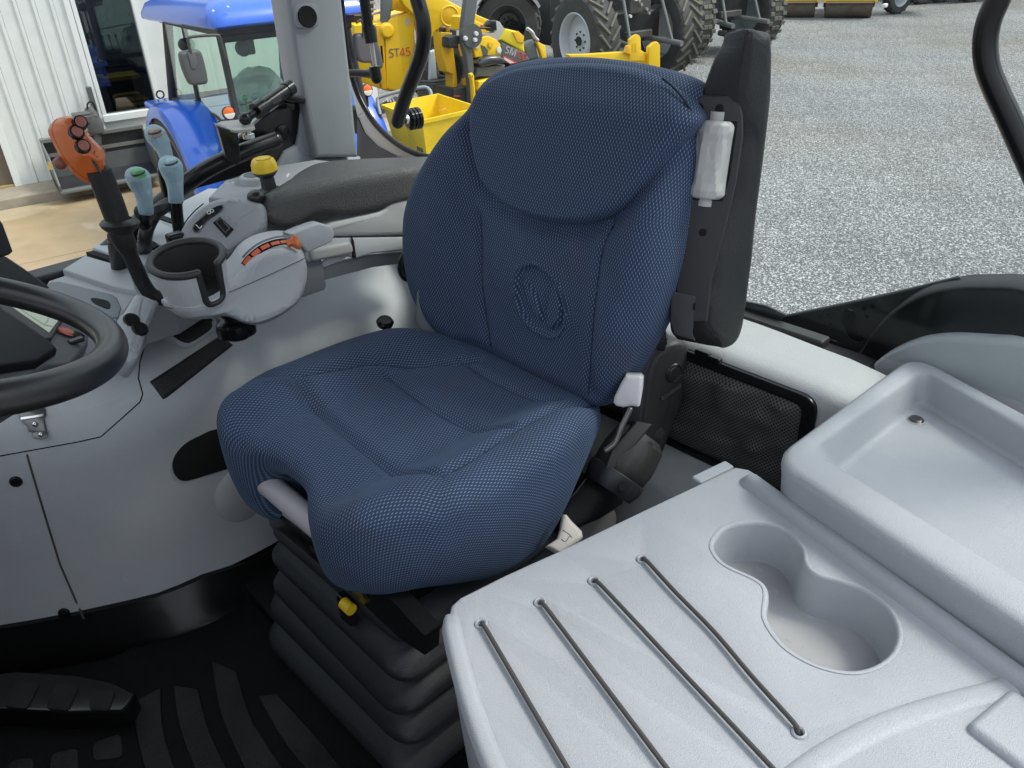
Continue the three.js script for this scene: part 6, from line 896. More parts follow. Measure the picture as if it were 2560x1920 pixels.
// ---------------------------------------------------------------- blue tractor with cab
{
  const A = V(2.484, 0.859, -6.489), B = V(3.921, 0.859, -6.323), L = B.clone().sub(A).setY(0).normalize(), F = V(-L.z, 0, L.x), U = V(0, 1, 0);   // L: its left, F: its front
  const O = A.clone().lerp(B, 0.5).setY(GY), t = thing('blue_tractor', 'blue cab tractor with grey mirror standing before the white building', 'tractor', O.clone());
  const fp = (q, o = 0) => onP(q[0], q[1], A.clone().addScaledVector(F, o), F), sp = (q, o = 0) => onP(q[0], q[1], A.clone().addScaledVector(L, -o), L);
  const loc = p => { const d = p.clone().sub(O); return [d.dot(L), d.y, d.dot(F)]; }, P = (l, y, f) => O.clone().addScaledVector(L, l).addScaledVector(F, f).setY(GY + y);
  const q = frameQ(L, U, F), bx = (l0, l1, y0, y1, f0, f1, r = 0.01) => box(P((l0 + l1) / 2, (y0 + y1) / 2, (f0 + f1) / 2), l1 - l0, y1 - y0, f1 - f0, r, q);
  const blue = phys(0.016, 0.115, 0.60, 0.28, { clearcoat: 0.7, clearcoatRoughness: 0.12 }), dk = mat(0.028, 0.029, 0.031, 0.5), tint = phys(0.86, 0.94, 0.90, 0.02, { transmission: 1, thickness: 0, ior: 1.5 });
  const hw = 0.66, roofY = loc(fp([610, 48], 0.0))[1], sillY = loc(sp([395, 255]))[1], botY = 1.2;
  // roof: soft slab with a drooping front brim
  const rings = []; const base = roofY - 0.02;
  const ro = (k, y, f0, f1) => roundPoly([[-hw - 0.12, f0], [hw + 0.12, f0], [hw + 0.12, f1], [-hw - 0.12, f1]].map(p => new THREE.Vector2(p[0] * k, p[1])), 0.14, 8).map(p => P(p.x, y - 0.012 * Math.pow(p.y - 0.1, 2) + 0.03 * Math.cos(p.x * 2.4) - 0.03, p.y));
  for (const [k, y, f0, f1] of [[0.93, base, -2.0, 0.16], [1.0, base + 0.03, -2.06, 0.22], [1.0, base + 0.08, -2.05, 0.21], [0.95, base + 0.17, -1.96, 0.13], [0.82, base + 0.22, -1.8, -0.02], [0.5, base + 0.235, -1.4, -0.3]]) rings.push(ro(k, y, f0, f1));
  part('roof', skin(rings, { cap0: true, cap1: true, crease: 0.9, flip: true }), blue, t);
  part('roof_lining', bx(-hw - 0.02, hw + 0.02, base - 0.10, base - 0.015, -1.75, 0.02, 0.02), dk, t);
  for (const [x, y] of [[533, 28], [570, 18]]) part('roof_highlight_dot', ball(fp([x, y], 0.2), 0.012, 10), M.white, t);  // small white balls painted in as glints on the roof brim
  // posts and glass
  const post = (l, f, lt, ft, r = 0.026) => part('cab_post', rod(P(l, botY, f), P(lt, base - 0.06, ft), r, r, 12), dk, t);
  post(-hw, 0.02, -hw + 0.03, -0.10, 0.032); post(hw, 0.02, hw - 0.03, -0.10, 0.032); post(-hw, -1.05, -hw + 0.02, -1.05); post(-hw, -1.95, -hw + 0.04, -1.62, 0.05); post(hw, -1.95, hw - 0.04, -1.62, 0.05); post(hw, -1.05, hw - 0.02, -1.05);
  part('windscreen', plate([P(-hw + 0.02, botY, 0.02), P(hw - 0.02, botY, 0.02), P(hw - 0.05, base - 0.08, -0.10), P(-hw + 0.05, base - 0.08, -0.10)], F.clone().add(V(0, 0.1, 0)), 0.005, { bevel: 0 }), tint, t);
  for (const s of [-1, 1]) part('door_glass', plate([P(s * hw, botY - 0.25, -0.02), P(s * hw, botY, -1.9), P(s * (hw - 0.03), base - 0.08, -1.6), P(s * (hw - 0.03), base - 0.08, -0.12)], L.clone().multiplyScalar(s), 0.005, { bevel: 0 }), tint, t);
  part('rear_window', bx(-hw + 0.05, hw - 0.05, botY + 0.05, base - 0.1, -1.72, -1.71, 0), tint, t);
  part('rear_rail', [bx(-hw, hw, botY, botY + 0.06, -1.9, -1.84), bx(-hw - 0.03, -hw + 0.03, botY - 0.02, botY + 0.05, -1.95, -1.0)], dk, t);
  part('door_seam', [tube([P(-hw - 0.004, botY + 0.02, -1.05), P(-hw - 0.004, botY + 0.04, -0.6), P(-hw - 0.004, botY - 0.06, -0.3), P(-hw - 0.004, botY - 0.2, -0.12)], 0.016, 24, 8)], dk, t);
  for (const y of [0.42, 0.0]) part('door_hinge', ball(P(-hw - 0.02, lerp(botY + 0.08, base - 0.25, y / 0.42), -1.03), 0.06, 16), dk, t);
  part('wiper', [rod(P(-hw + 0.05, botY + 0.22, 0.03), P(0.15, botY + 0.30, 0.02), 0.008), rod(P(0.05, botY + 0.29, 0.02), P(0.35, botY + 0.2, 0.03), 0.008)], dk, t);
  part('front_beam', bx(-hw, hw, base - 0.16, base - 0.02, -0.12, -0.02, 0.02), dk, t);
  part('fan_motor', [ball(P(-hw + 0.26, base - 0.24, -0.2), 0.075, 14), bx(-hw + 0.26, -hw + 0.36, base - 0.3, base - 0.16, -0.25, -0.15, 0.02)], dk, t);
  // lamps and mirrors
  for (const [l, wl] of [[fp([623, 34], 0.12), 0], [fp([872, 20], 0.12), 1]]) { const k = part('work_light', lathe([[0, -0.04], [0.05, -0.03], [0.062, 0.0], [0.058, 0.006]], l, F, 28), dk, t); part('lens', lathe([[0, 0.014], [0.03, 0.011], [0.056, 0.003]], l, F, 28, 0, 6.2832, 1.3), mat(0.8, 0.8, 0.78, 0.08, { metalness: 0.8 }), k); }
  for (const p of [A, B]) { const ax = F.clone().addScaledVector(L, p === A ? -0.1 : 0.05).normalize(), k = part('turn_lamp', lathe([[0, -0.04], [0.058, -0.03], [0.064, 0.004], [0.056, 0.008]], p, ax, 28), dk, t);
    part('amber_lens', lathe([[0, 0.022], [0.03, 0.018], [0.054, 0.006]], p.clone().add(V(0, 0.006, 0)), ax, 28, 0, Math.PI * 2, 1.3), phys(0.85, 0.16, 0.02, 0.3), k);
    part('clear_lens', plate(Array.from({ length: 15 }, (_, i) => { const a = -Math.PI * i / 14; return p.clone().addScaledVector(L, 0.05 * Math.cos(a)).add(V(0, 0.05 * Math.sin(a), 0)).addScaledVector(F, 0.024); }), F, 0.012, { bevel: 0.004 }), mat(0.75, 0.72, 0.66, 0.3), k); part('lamp_stem', rod(p.clone().add(V(0, -0.06, -0.02)), p.clone().add(V(0, -0.16, -0.03)), 0.015), dk, k); }
  const mir = (pts, arm, o, s) => { const m = part('mirror_arm', tube(arm.map(p => fp(p, o)), 0.0125, 40, 10), mat(0.06, 0.055, 0.05, 0.5), t); part('mirror', plate(closedCurve(pts.map(p => fp(p, o)), 50), F, 0.09, { bevel: 0.028, bseg: 6, crease: 1.0 }), mat(0.085, 0.085, 0.09, 0.55), t); return m; };
  mir([[452, 135], [470, 127], [492, 124], [505, 132], [514, 160], [521, 195], [520, 208], [505, 213], [482, 213], [473, 206], [458, 170]], [[477, 132], [470, 100], [478, 92], [540, 88], [550, 94], [556, 116], [566, 145]], 0.22);
  part('mirror_clip', plate([[468, 132], [488, 130], [494, 155], [490, 172], [480, 172], [474, 150]].map(p => fp(p, 0.228)), F, 0.012, { bevel: 0.004 }), mat(0.11, 0.11, 0.115, 0.5), t);
  mir([[890, 92], [905, 84], [925, 88], [932, 110], [934, 150], [925, 158], [905, 156], [895, 140]], [[892, 56], [900, 50], [907, 60], [908, 90]], 0.2);
  // fenders, wheels, hood, body
  const fend = (s) => { const fc = -1.05, fy = 0.52, R = 0.78, rows = []; for (let i = 0; i <= 30; i++) { const a = lerp(-0.28, 2.75, i / 30), r = []; for (const [w, dr] of [[0, -0.05], [0.0, 0.0], [0.02, 0.025], [0.2, 0.05], [0.37, 0.045], [0.44, 0.02], [0.46, -0.04], [0.46, -0.09]]) r.push(P(s * (hw - 0.02 + w), fy + (R + dr) * Math.sin(a), fc + (R + dr) * Math.cos(a))); rows.push(r); } return part('fender', skin(rows, { closed: false, flip: s > 0, crease: 0.7 }), blue, t); };
  fend(-1); fend(1);
  part('fender_deck', [bx(-hw - 0.28, -hw + 0.02, botY - 0.06, botY + 0.02, -2.1, -1.25, 0.03)], blue, t);
  const wl = [P(-hw - 0.22, 0.64, -1.05), P(hw + 0.22, 0.64, -1.05)], drm = mat(0.10, 0.10, 0.11, 0.6);
  wheel(t, wl[0], L.clone().negate(), 0.65, 0.38, { lugM: tyreM, lugs: 18, dish: 0.06, rim: drm }); wheel(t, wl[1], L, 0.65, 0.38, { lugM: tyreM, lugs: 18, dish: 0.06, rim: drm });
  wheel(t, P(-0.55, 0.4, 1.0), L.clone().negate(), 0.4, 0.25, { lugM: tyreM, lugs: 16, dish: 0.05 }); wheel(t, P(0.55, 0.4, 1.0), L, 0.4, 0.25, { lugM: tyreM, lugs: 16, dish: 0.05 });
  const hr = []; for (const [f, y, w2] of [[0.0, 1.12, 0.36], [0.3, 1.12, 0.37], [0.8, 1.06, 0.36], [1.2, 0.98, 0.33], [1.36, 0.88, 0.28], [1.4, 0.78, 0.22]]) hr.push(roundPoly([[-w2, 0.5], [w2, 0.5], [w2 * 0.95, y], [-w2 * 0.95, y]].map(p => new THREE.Vector2(p[0], p[1])), 0.12, 6).map(p => P(p.x, p.y, f)));
  part('hood', skin(hr, { cap0: true, cap1: true, crease: 0.9 }), blue, t);
  part('hood_badge', bx(0.355, 0.366, 0.9, 0.96, 0.5, 0.75, 0.002), M.white, t);
  part('chassis', [bx(-0.32, 0.32, 0.35, 0.9, -1.4, 0.05, 0.04), bx(-hw, hw, 0.45, botY, -0.6, -0.05, 0.03), bx(-0.2, 0.2, 0.3, 0.6, 0, 1.2, 0.04)], dk, t);
  // seat under its clear wrap, wheel, levers
  const sm = mat(0.10, 0.10, 0.10, 0.5), wr = phys(0.80, 0.84, 0.82, 0.18, { transmission: 0.45, thickness: 0 });
  part('seat', [bx(-0.25, 0.25, botY - 0.2, botY - 0.08, -1.3, -0.85, 0.05), bx(-0.22, 0.22, botY - 0.1, botY + 0.24, -1.35, -1.23, 0.05)], sm, t);
  const wg = new THREE.IcosahedronGeometry(1, 5); { const pp = wg.attributes.position; for (let i = 0; i < pp.count; i++) { const x = pp.getX(i), y = pp.getY(i), z = pp.getZ(i), k = 1 + 0.12 * (vn(x * 4 + 20, y * 5 + 20 + z * 3, 256) - 0.5); pp.setXYZ(i, x * k, y * k, z * k); } } wg.scale(0.31, 0.33, 0.34); wg.applyQuaternion(q); { const c = P(0, botY + 0.04, -1.1); wg.translate(c.x, c.y, c.z); }
  part('plastic_wrap', toCreasedNormals(wg, 0.2), wr, t);
  part('steering_wheel', (() => { const g = new THREE.TorusGeometry(0.18, 0.014, 10, 40); g.rotateX(1.0); g.applyQuaternion(q); const c = P(0.06, botY + 0.16, -0.3); g.translate(c.x, c.y, c.z); return g; })(), dk, t);
  for (const [i, c] of [[0, M.levblue], [1, M.green], [2, M.levblue]]) part('lever', [rod(P(-hw + 0.2 + i * 0.1, botY, -0.5), P(-hw + 0.19 + i * 0.1, botY + 0.16, -0.5), 0.01), ball(P(-hw + 0.19 + i * 0.1, botY + 0.18, -0.5), 0.028, 10)], c, t);
  part('tow_ring', (() => { const g = new THREE.TorusGeometry(0.04, 0.009, 8, 24); g.applyQuaternion(q); const c = sp([404, 238]).addScaledVector(F, -0.05); g.translate(c.x, c.y, c.z); return g; })(), dk, t);
}
// ---------------------------------------------------------------- yellow machines behind
const yel = mat(0.86, 0.54, 0.014, 0.38), yel2 = mat(0.80, 0.45, 0.010, 0.4), yelB = mat(0.80, 0.58, 0.02, 0.42), graph = mat(0.075, 0.078, 0.08, 0.5);
const face = (d, n) => { const p0 = D(1100, 150, d); return { q: (p, o = 0) => onP(p[0], p[1], p0, n).addScaledVector(n, o), n }; };
const zz = (x0, s) => p => [x0 + p[0] / s, p[1] / s];
{
  const Z = zz(870, 5.267), n = V(-0.35, 0, 0.94).normalize(), f = face(9.6, n), R = V(0.94, 0, 0.35), g0 = f.q(Z([700, 1200]));
  const s = thing('skid_steer_loader', 'yellow track loader with lift arm and grey and red side lettering', 'loader', g0.clone().setY(GY));
  const pl = (name, pts, m, o, th, par = s, opt = {}) => part(name, plate(pts.map(p => f.q(Z(p), o)), n, th, { bevel: 0.015, ...opt }), m, par);
  const bd = pl('body', [[75, 330], [420, 300], [545, 240], [870, 155], [880, 500], [930, 900], [900, 1000], [740, 1230], [520, 1200], [150, 1080], [90, 700]], yel, 0, 0.9);
  pl('side_panel', [[480, 330], [545, 250], [860, 165], [870, 560], [720, 1190], [540, 1175], [500, 1150]], yel, 0.03, 0.03, bd, { bevel: 0.006 });
  pl('panel_post', [[355, 330], [450, 320], [500, 1180], [430, 1160]], yel2, 0.04, 0.04, bd, { bevel: 0.01 });
  pl('vent', [[412, 600], [440, 590], [458, 820], [430, 835]], M.black, 0.045, 0.01, bd, { bevel: 0.003 });
  pl('roll_post', [[450, -120], [600, -120], [545, 310], [440, 320]], mat(0.11, 0.13, 0.13, 0.5), 0.02, 0.1, s);
  part('pivot_boss', lathe([[0, 0.06], [0.06, 0.055], [0.085, 0.03], [0.09, -0.02]], f.q(Z([500, 400]), 0.02), n, 28), yel, s);
  pl('lift_arm', [[640, -60], [900, -200], [1500, 120], [1900, 290], [1890, 480], [1700, 470], [1480, 400], [1350, 350], [1200, 330], [1120, 380], [1040, 520], [1020, 560], [960, 560], [900, 480], [850, 200], [700, 60]], yel, 0.12, 0.14, s);
  pl('upper_link', [[590, -80], [660, -80], [850, 150], [840, 180], [580, 130]], yel2, -0.05, 0.12, s);
  part('arm_ring', (() => { const g = new THREE.TorusGeometry(0.105, 0.012, 8, 40); g.applyQuaternion(frameQ(R, V(0, 1, 0), n)); const c = f.q(Z([1290, 200]), 0.12); g.translate(c.x, c.y, c.z); return g; })(), yel, s);
  part('arm_recess', lathe([[0, 0.004], [0.09, 0.004], [0.1, -0.002]], f.q(Z([1290, 200]), 0.12), n, 30), yel2, s);
  const tx = f.q(Z([530, 752]), 0.033), t2 = f.q(Z([672, 740]), 0.033), hs = 0.092;
  part('lettering', text('ST', tx, R, n, hs), mat(0.16, 0.15, 0.13, 0.5), bd); part('lettering', text('45', t2, R, n, hs), mat(0.70, 0.05, 0.02, 0.5), bd);
  pl('decal', [[738, 250], [810, 245], [806, 330], [745, 330]], mat(0.55, 0.48, 0.35, 0.5), 0.034, 0.006, bd, { bevel: 0 });
  pl('engine_bay', [[1060, 520], [1120, 400], [1200, 350], [1480, 410], [1480, 560], [1150, 600]], mat(0.05, 0.05, 0.05, 0.6), -0.12, 0.3, s);
  for (const x of [1190, 1330]) pl('bay_post', [[x, 350], [x + 40, 360], [x + 40, 520], [x, 520]], yel2, -0.08, 0.05, s, { bevel: 0.005 });
  pl('bay_sill', [[1060, 505], [1320, 505], [1330, 565], [1150, 570], [1060, 560]], graph, -0.05, 0.1, s, { bevel: 0.01 });
  pl('wheel_guard', [[1030, 600], [1330, 560], [1340, 680], [1180, 690], [1100, 730], [1060, 800], [1000, 1000], [880, 1000], [920, 800]], yel2, -0.02, 0.25, s);
  const wc = f.q(Z([1285, 960]), -0.12); wheel(s, wc, n.clone().addScaledVector(R, 0.55), 0.42, 0.32, { rim: mat(0.05, 0.05, 0.05, 0.6), lugM: tyreM, lugs: 16, rimR: 0.52, dish: 0.06 });
  const pst = pl('hydraulic_post', [[985, 640], [1045, 620], [1075, 990], [975, 1010]], mat(0.62, 0.68, 0.73, 0.4), 0.28, 0.08, s, { bevel: 0.02 });
  for (let k = 0; k < 8; k++) part('hose_coil', (() => { const g = new THREE.TorusGeometry(0.175 + k * 0.003, 0.018, 8, 36); g.rotateX(Math.PI / 2); const c = f.q(Z([1030 + k * 5, 1000 + k * 34]), 0.25); g.translate(c.x, c.y, c.z); return g; })(), graph, s);
  const mr = part('mirror', plate(closedCurve([[100, 490], [140, 450], [210, 440], [250, 520], [310, 740], [300, 820], [240, 835], [180, 800], [120, 600]].map(p => f.q(Z(p), 0.5)), 40), n, 0.1, { bevel: 0.03, bseg: 4 }), mat(0.10, 0.105, 0.11, 0.4), s);
  part('mirror_arm', tube([[150, 450], [130, 330], [95, 290], [120, 270], [170, 280], [205, 330], [210, 430]].map(p => f.q(Z(p), 0.5)), 0.014, 30, 8), graph, s);
  pl('cab_rear', [[-40, -100], [440, -100], [430, 300], [60, 330]], mat(0.06, 0.062, 0.06, 0.5), -0.3, 0.3, s);
  for (const y of [60, 150, 210]) pl('cab_bar', [[0, y], [430, y - 20], [430, y + 10], [0, y + 30]], mat(0.30, 0.29, 0.26, 0.5), -0.22, 0.05, s, { bevel: 0.005 });
  pl('boom_cylinder', [[330, 190], [620, 110], [640, 150], [350, 215]], mat(0.5, 0.48, 0.42, 0.4), -0.1, 0.06, s, { bevel: 0.01 });
  for (const x of [-0.5, 0.45]) part('track', box(g0.clone().addScaledVector(R, x).addScaledVector(n, -0.4).setY(GY + 0.22), 0.8, 0.44, 0.3, 0.15, frameQ(R, V(0, 1, 0), n)), M.black, s);
}
{
  const Z = zz(870, 5.267), n = V(-0.2, 0.05, 0.97).normalize(), f = face(8.6, n), R = V(0.97, 0, 0.2).normalize(), g0 = f.q(Z([1750, 1200]));
  const s = thing('track_dumper', 'yellow dumper with grey roll post and black seat in front of the loader', 'dumper', g0.clone().setY(GY));
  const pl = (name, pts, m, o, th, par = s, opt = {}) => part(name, plate(pts.map(p => f.q(Z(p), o)), n, th, { bevel: 0.012, ...opt }), m, par);
  pl('roll_post', [[1550, -120], [1700, -120], [1640, 330], [1610, 640], [1640, 900], [1640, 1360], [1590, 1360], [1570, 1000], [1530, 720], [1480, 560], [1490, 330]], mat(0.10, 0.105, 0.108, 0.5), 0.04, 0.09);
  part('pivot_plate', lathe([[0, 0.02], [0.12, 0.02], [0.13, -0.03]], f.q(Z([1600, 470]), 0.05), n, 28), graph, s);
  for (const [x, y] of [[1500, 500], [1640, 440], [1625, 520]]) part('pin', lathe([[0, 0.03], [0.02, 0.028], [0.025, 0]], f.q(Z([x, y]), 0.07), n, 14), M.white, s);
  pl('headrest', [[1330, 490], [1400, 460], [1490, 470], [1480, 640], [1350, 635], [1325, 600]], M.charcoal, -0.02, 0.16, s, { bevel: 0.03 });
  pl('tall_panel', [[1330, 430], [1480, 440], [1500, 700], [1540, 1000], [1560, 1320], [1500, 1340], [1490, 1000], [1410, 960], [1350, 760]], yel2, -0.18, 0.2);
  pl('rear_cover', [[1640, 620], [1700, 510], [1850, 470], [1950, 520], [2010, 580], [2020, 720], [1900, 730], [1680, 760]], yel, 0.0, 0.35);
  for (const [x, y] of [[1690, 600], [1985, 660]]) part('bolt_cap', lathe([[0, 0.012], [0.03, 0.01], [0.035, 0]], f.q(Z([x, y]), 0.004), n, 16), M.white, s);
  part('boss', lathe([[0, 0.02], [0.03, 0.018], [0.035, 0]], f.q(Z([1870, 590]), 0.004), n, 18), yel2, s);
  pl('opening', [[1745, 590], [1800, 610], [1840, 670], [1830, 740], [1780, 730]], mat(0.08, 0.09, 0.07, 0.7), 0.006, 0.006, s, { bevel: 0 });
  pl('upper_arm', [[1640, 230], [1680, 200], [1890, 290], [2140, 420], [2000, 470], [1650, 400]], yel, -0.3, 0.2);
  pl('silver_cover', [[1700, 450], [1960, 430], [1990, 270], [2040, 290], [2100, 380], [2010, 560], [1900, 500]], mat(0.40, 0.39, 0.38, 0.4), -0.06, 0.12);
  pl('dash_pod', [[1860, 330], [1910, 270], [1985, 265], [2000, 400], [1900, 410]], M.black, -0.04, 0.12, s, { bevel: 0.03 });
  pl('beacon', [[1795, 350], [1810, 330], [1830, 335], [1830, 370], [1795, 370]], mat(0.6, 0.04, 0.02, 0.4), -0.05, 0.06);
  part('hand_rail', tube([[1690, 400], [1700, 370], [1860, 375], [1880, 400]].map(p => f.q(Z(p), 0)), 0.012, 24, 8), M.black, s);
  const st = pl('seat', [[1660, 830], [1700, 770], [1800, 725], [1950, 720], [2010, 760], [2015, 830], [1900, 850], [1700, 890]], phys(0.03, 0.03, 0.033, 0.3, { clearcoat: 0.3 }), 0.1, 0.3, s, { bevel: 0.05, bseg: 5 });
  pl('seat_base', [[1680, 880], [2030, 850], [2040, 1010], [1650, 1000]], mat(0.09, 0.085, 0.08, 0.5), 0.06, 0.3);
  const bb = pl('front_cover', [[1650, 1060], [1900, 1000], [2000, 1000], [2000, 1180], [1670, 1190], [1650, 1170]], yel, 0.12, 0.4, s, { bevel: 0.02 });
  part('lettering', text('DT', f.q(Z([1715, 1155]), 0.124), R, n, 0.065), mat(0.35, 0.24, 0.03, 0.5), bb);
  pl('yellow_handle', [[1510, 960], [1550, 945], [1570, 980], [1600, 1340], [1560, 1330], [1540, 1050]], yel, 0.16, 0.07, s, { bevel: 0.02 });
  pl('lower_body', [[1420, 1180], [1660, 1140], [2000, 1190], [2000, 1500], [1400, 1500]], mat(0.03, 0.032, 0.035, 0.5), -0.05, 0.5);
  pl('reflector', [[1420, 1262], [1500, 1262], [1500, 1280], [1420, 1280]], M.red, -0.04, 0.01, s, { bevel: 0 });
  for (let k = 0; k < 3; k++) pl('louvre', [[1670, 1200 + k * 30], [1740, 1200 + k * 30], [1740, 1215 + k * 30], [1670, 1215 + k * 30]], mat(0.22, 0.24, 0.26, 0.5), -0.03, 0.02, s, { bevel: 0.003 });
  part('track', box(g0.clone().addScaledVector(n, -0.3).setY(GY + 0.22), 1.3, 0.44, 0.5, 0.15, frameQ(R, V(0, 1, 0), n)), M.black, s);
}
{
  // yellow tipping hopper in front
  const yR = GY + 1.25, q = p => onY(p[0], p[1], yR), a = q([960, 262]), b = q([1094, 235]), c = q([1196, 268]), d = a.clone().add(c).sub(b);
  const s = thing('yellow_hopper', 'open bright yellow hopper bin in front of the blue tractor', 'hopper', a.clone().lerp(c, 0.5).setY(GY));
  const mid = a.clone().lerp(c, 0.5), dn = (p, h, k) => p.clone().lerp(mid, k).setY(yR - h), out = (p, e) => p.clone().add(p.clone().sub(mid).setY(0).normalize().multiplyScalar(e));
  const C = [a, b, c, d], rg = (e, h, k) => C.map(p => dn(out(p, e), h, k));
  const mk = (i, j) => { const A = C[i], B = C[j]; return [[out(A, 0.035), out(B, 0.035)], [dn(out(A, 0.03), 0.035, 0), dn(out(B, 0.03), 0.035, 0)], [dn(out(A, 0.005), 0.04, 0), dn(out(B, 0.005), 0.04, 0)], [dn(A, 0.55, 0.22), dn(B, 0.55, 0.22)], [dn(A, 0.55, 0.25), dn(B, 0.55, 0.25)], [A.clone(), B.clone()], [out(A, 0.035), out(B, 0.035)]]; };
  for (const [i, j] of [[0, 1], [1, 2], [2, 3], [3, 0]]) part('side_wall', skin(mk(i, j), { closed: false, crease: 0.4 }), mat(1, 1, 1, 0.42, { map: blotT(0.84, 0.58, 0.018, 0.25, 20) }), s);
  part('floor', plate(C.map(p => dn(p, 0.5, 0.2)), V(0, 1, 0), 0.02, { bevel: 0 }), yelB, s);
  const n = d.clone().sub(a).cross(V(0, 1, 0)).normalize(); if (n.dot(CAM.clone().sub(a)) < 0) n.negate();
  const rgt = d.clone().sub(a).normalize(), tp = onP(1043, 379, dn(a, 0.3, 0.12).addScaledVector(n, 0.005), n);
  part('lettering', text('KER', tp, rgt, n, 0.055, font), mat(0.10, 0.09, 0.04, 0.5), s);
  part('skid', [box(mid.clone().setY(GY + 0.2), 0.7, 0.4, 0.5, 0.03)], M.black, s);
  const r = thing('tubular_guard', 'bent grey tubular guard with white lettering behind the yellow hopper', 'guard rail', q([945, 262]).setY(GY));
  const rp = p => D(p[0], p[1], 8.75);
  part('rail', tube([[950, 285], [944, 255], [950, 243], [1000, 228], [1050, 219], [1066, 219], [1076, 228], [1078, 240]].map(rp), 0.02, 40, 10), mat(0.32, 0.34, 0.36, 0.4), r);
  for (const [i, x] of [965, 972, 980].entries()) part('white_mark', plate([[x, 246], [x + 3, 245], [x + 8, 254], [x + 4, 255]].map(p => onP(p[0], p[1], rp([965, 250]), V(-0.3, 0.2, 0.9).normalize())), V(-0.3, 0.2, 0.9).normalize(), 0.01, { bevel: 0 }), M.white, r);
  part('panel', plate([[948, 262], [990, 240], [1000, 250], [1000, 275], [955, 285]].map(p => onP(p[0], p[1], rp([965, 250]).addScaledVector(FW, 0.05), V(-0.3, 0.2, 0.9).normalize())), V(-0.3, 0.2, 0.9).normalize(), 0.03, { bevel: 0.004 }), graph, r);
  for (const p of [[950, 285], [1078, 240]]) part('leg', rod(rp(p), rp(p).setY(GY), 0.02), graph, r);
}
{
  // small yellow machine with slanted nose behind the seat top
  const Z = zz(1230, 5.267), n = V(-0.45, 0.15, 0.88).normalize(), f = face(10.4, n), R = V(0.89, 0, 0.45).normalize();
  const s = thing('mini_dumper', 'small yellow and grey machine with slanted nose just above the seat back', 'dumper', f.q(Z([300, 700])).setY(GY));
  const pl = (name, pts, m, o, th, opt = {}) => part(name, plate(pts.map(p => f.q(Z(p), o)), n, th, { bevel: 0.012, ...opt }), m, s);
  pl('nose', [[110, 520], [170, 370], [340, 410], [420, 470], [425, 570], [435, 700], [330, 640]], mat(0.80, 0.60, 0.015, 0.35), 0.0, 0.4, { bevel: 0.03 });
  pl('nose_side', [[260, 420], [340, 408], [420, 480], [410, 570], [330, 560]], yel2, 0.02, 0.04);
  pl('grey_band', [[110, 550], [440, 700], [490, 790], [330, 830], [130, 740]], mat(0.12, 0.12, 0.115, 0.5), 0.02, 0.3);
  const slope = f.q(Z([380, 780])).sub(f.q(Z([150, 690]))).normalize();
  part('lettering', text('SM', f.q(Z([155, 690]), 0.024), slope, n, 0.085), mat(0.5, 0.5, 0.48, 0.5), s); part('lettering', text('100', f.q(Z([262, 738]), 0.024), slope, n, 0.085), mat(0.6, 0.04, 0.03, 0.5), s);
  pl('red_sign', [[135, 735], [160, 735], [330, 825], [240, 850], [140, 790]], mat(0.65, 0.05, 0.05, 0.5), 0.026, 0.005, { bevel: 0 });
  pl('white_panel', [[150, 752], [290, 826], [230, 835], [155, 785]], M.white, 0.03, 0.004, { bevel: 0 });
  pl('grey_shield', [[440, 600], [480, 560], [570, 510], [610, 580], [650, 760], [500, 800], [470, 700]], mat(0.11, 0.12, 0.125, 0.5), -0.1, 0.3, { bevel: 0.03 });
  pl('yellow_edge', [[595, 540], [615, 540], [720, 600], [735, 760], [680, 770], [640, 640]], yel, -0.05, 0.12);
  part('bracket', tube([[470, 380], [530, 430], [560, 490], [600, 530]].map(p => f.q(Z(p), 0)), 0.025, 24, 8), M.steel, s);
  pl('chassis', [[130, 830], [700, 830], [700, 1100], [130, 1100]], M.black, -0.1, 0.4);
}
{
  // yellow implement frame behind the seat top
  const Z = zz(1230, 5.267), n = V(-0.55, 0.1, 0.83).normalize(), p0 = D(1600, 130, 12.5), q = (p, o = 0) => onP(...Z(p), p0, n).addScaledVector(n, o);
  const s = thing('yellow_implement_frame', 'yellow steel implement frame with upright lugs behind the seat top', 'implement', q([1900, 800]).setY(GY));
  const pl = (name, pts, m, o, th) => part(name, plate(pts.map(p => q(p, o)), n, th, { bevel: 0.012 }), m, s);
  pl('beam', [[1000, 720], [1250, 715], [1720, 685], [2180, 700], [2180, 900], [1200, 900]], yel, 0, 0.3);
  pl('upright', [[1800, 690], [1795, 520], [1850, 470], [1890, 450], [1930, 470], [1945, 500], [1950, 660], [2000, 690], [2000, 800], [1800, 800]], yel, 0.05, 0.1);
  pl('gusset', [[1720, 690], [1750, 600], [1790, 590], [1810, 620], [1810, 720]], yel2, 0.08, 0.08);
  pl('upright', [[2030, 850], [2035, 620], [2100, 560], [2140, 545], [2180, 590], [2180, 900], [2040, 900]], yel, 0.12, 0.15);
  for (const k of [0, 1]) pl('web', [[1830 + k * 40, 560], [1850 + k * 40, 560], [1850 + k * 40, 680], [1830 + k * 40, 680]], yel2, 0.06, 0.03);
  part('foot', box(q([1600, 900], -0.2).setY(GY + 0.2), 1.8, 0.4, 0.4, 0.03, frameQ(V(0.83, 0, 0.55), V(0, 1, 0), n.clone().setY(0).normalize())), yel2, s);
}
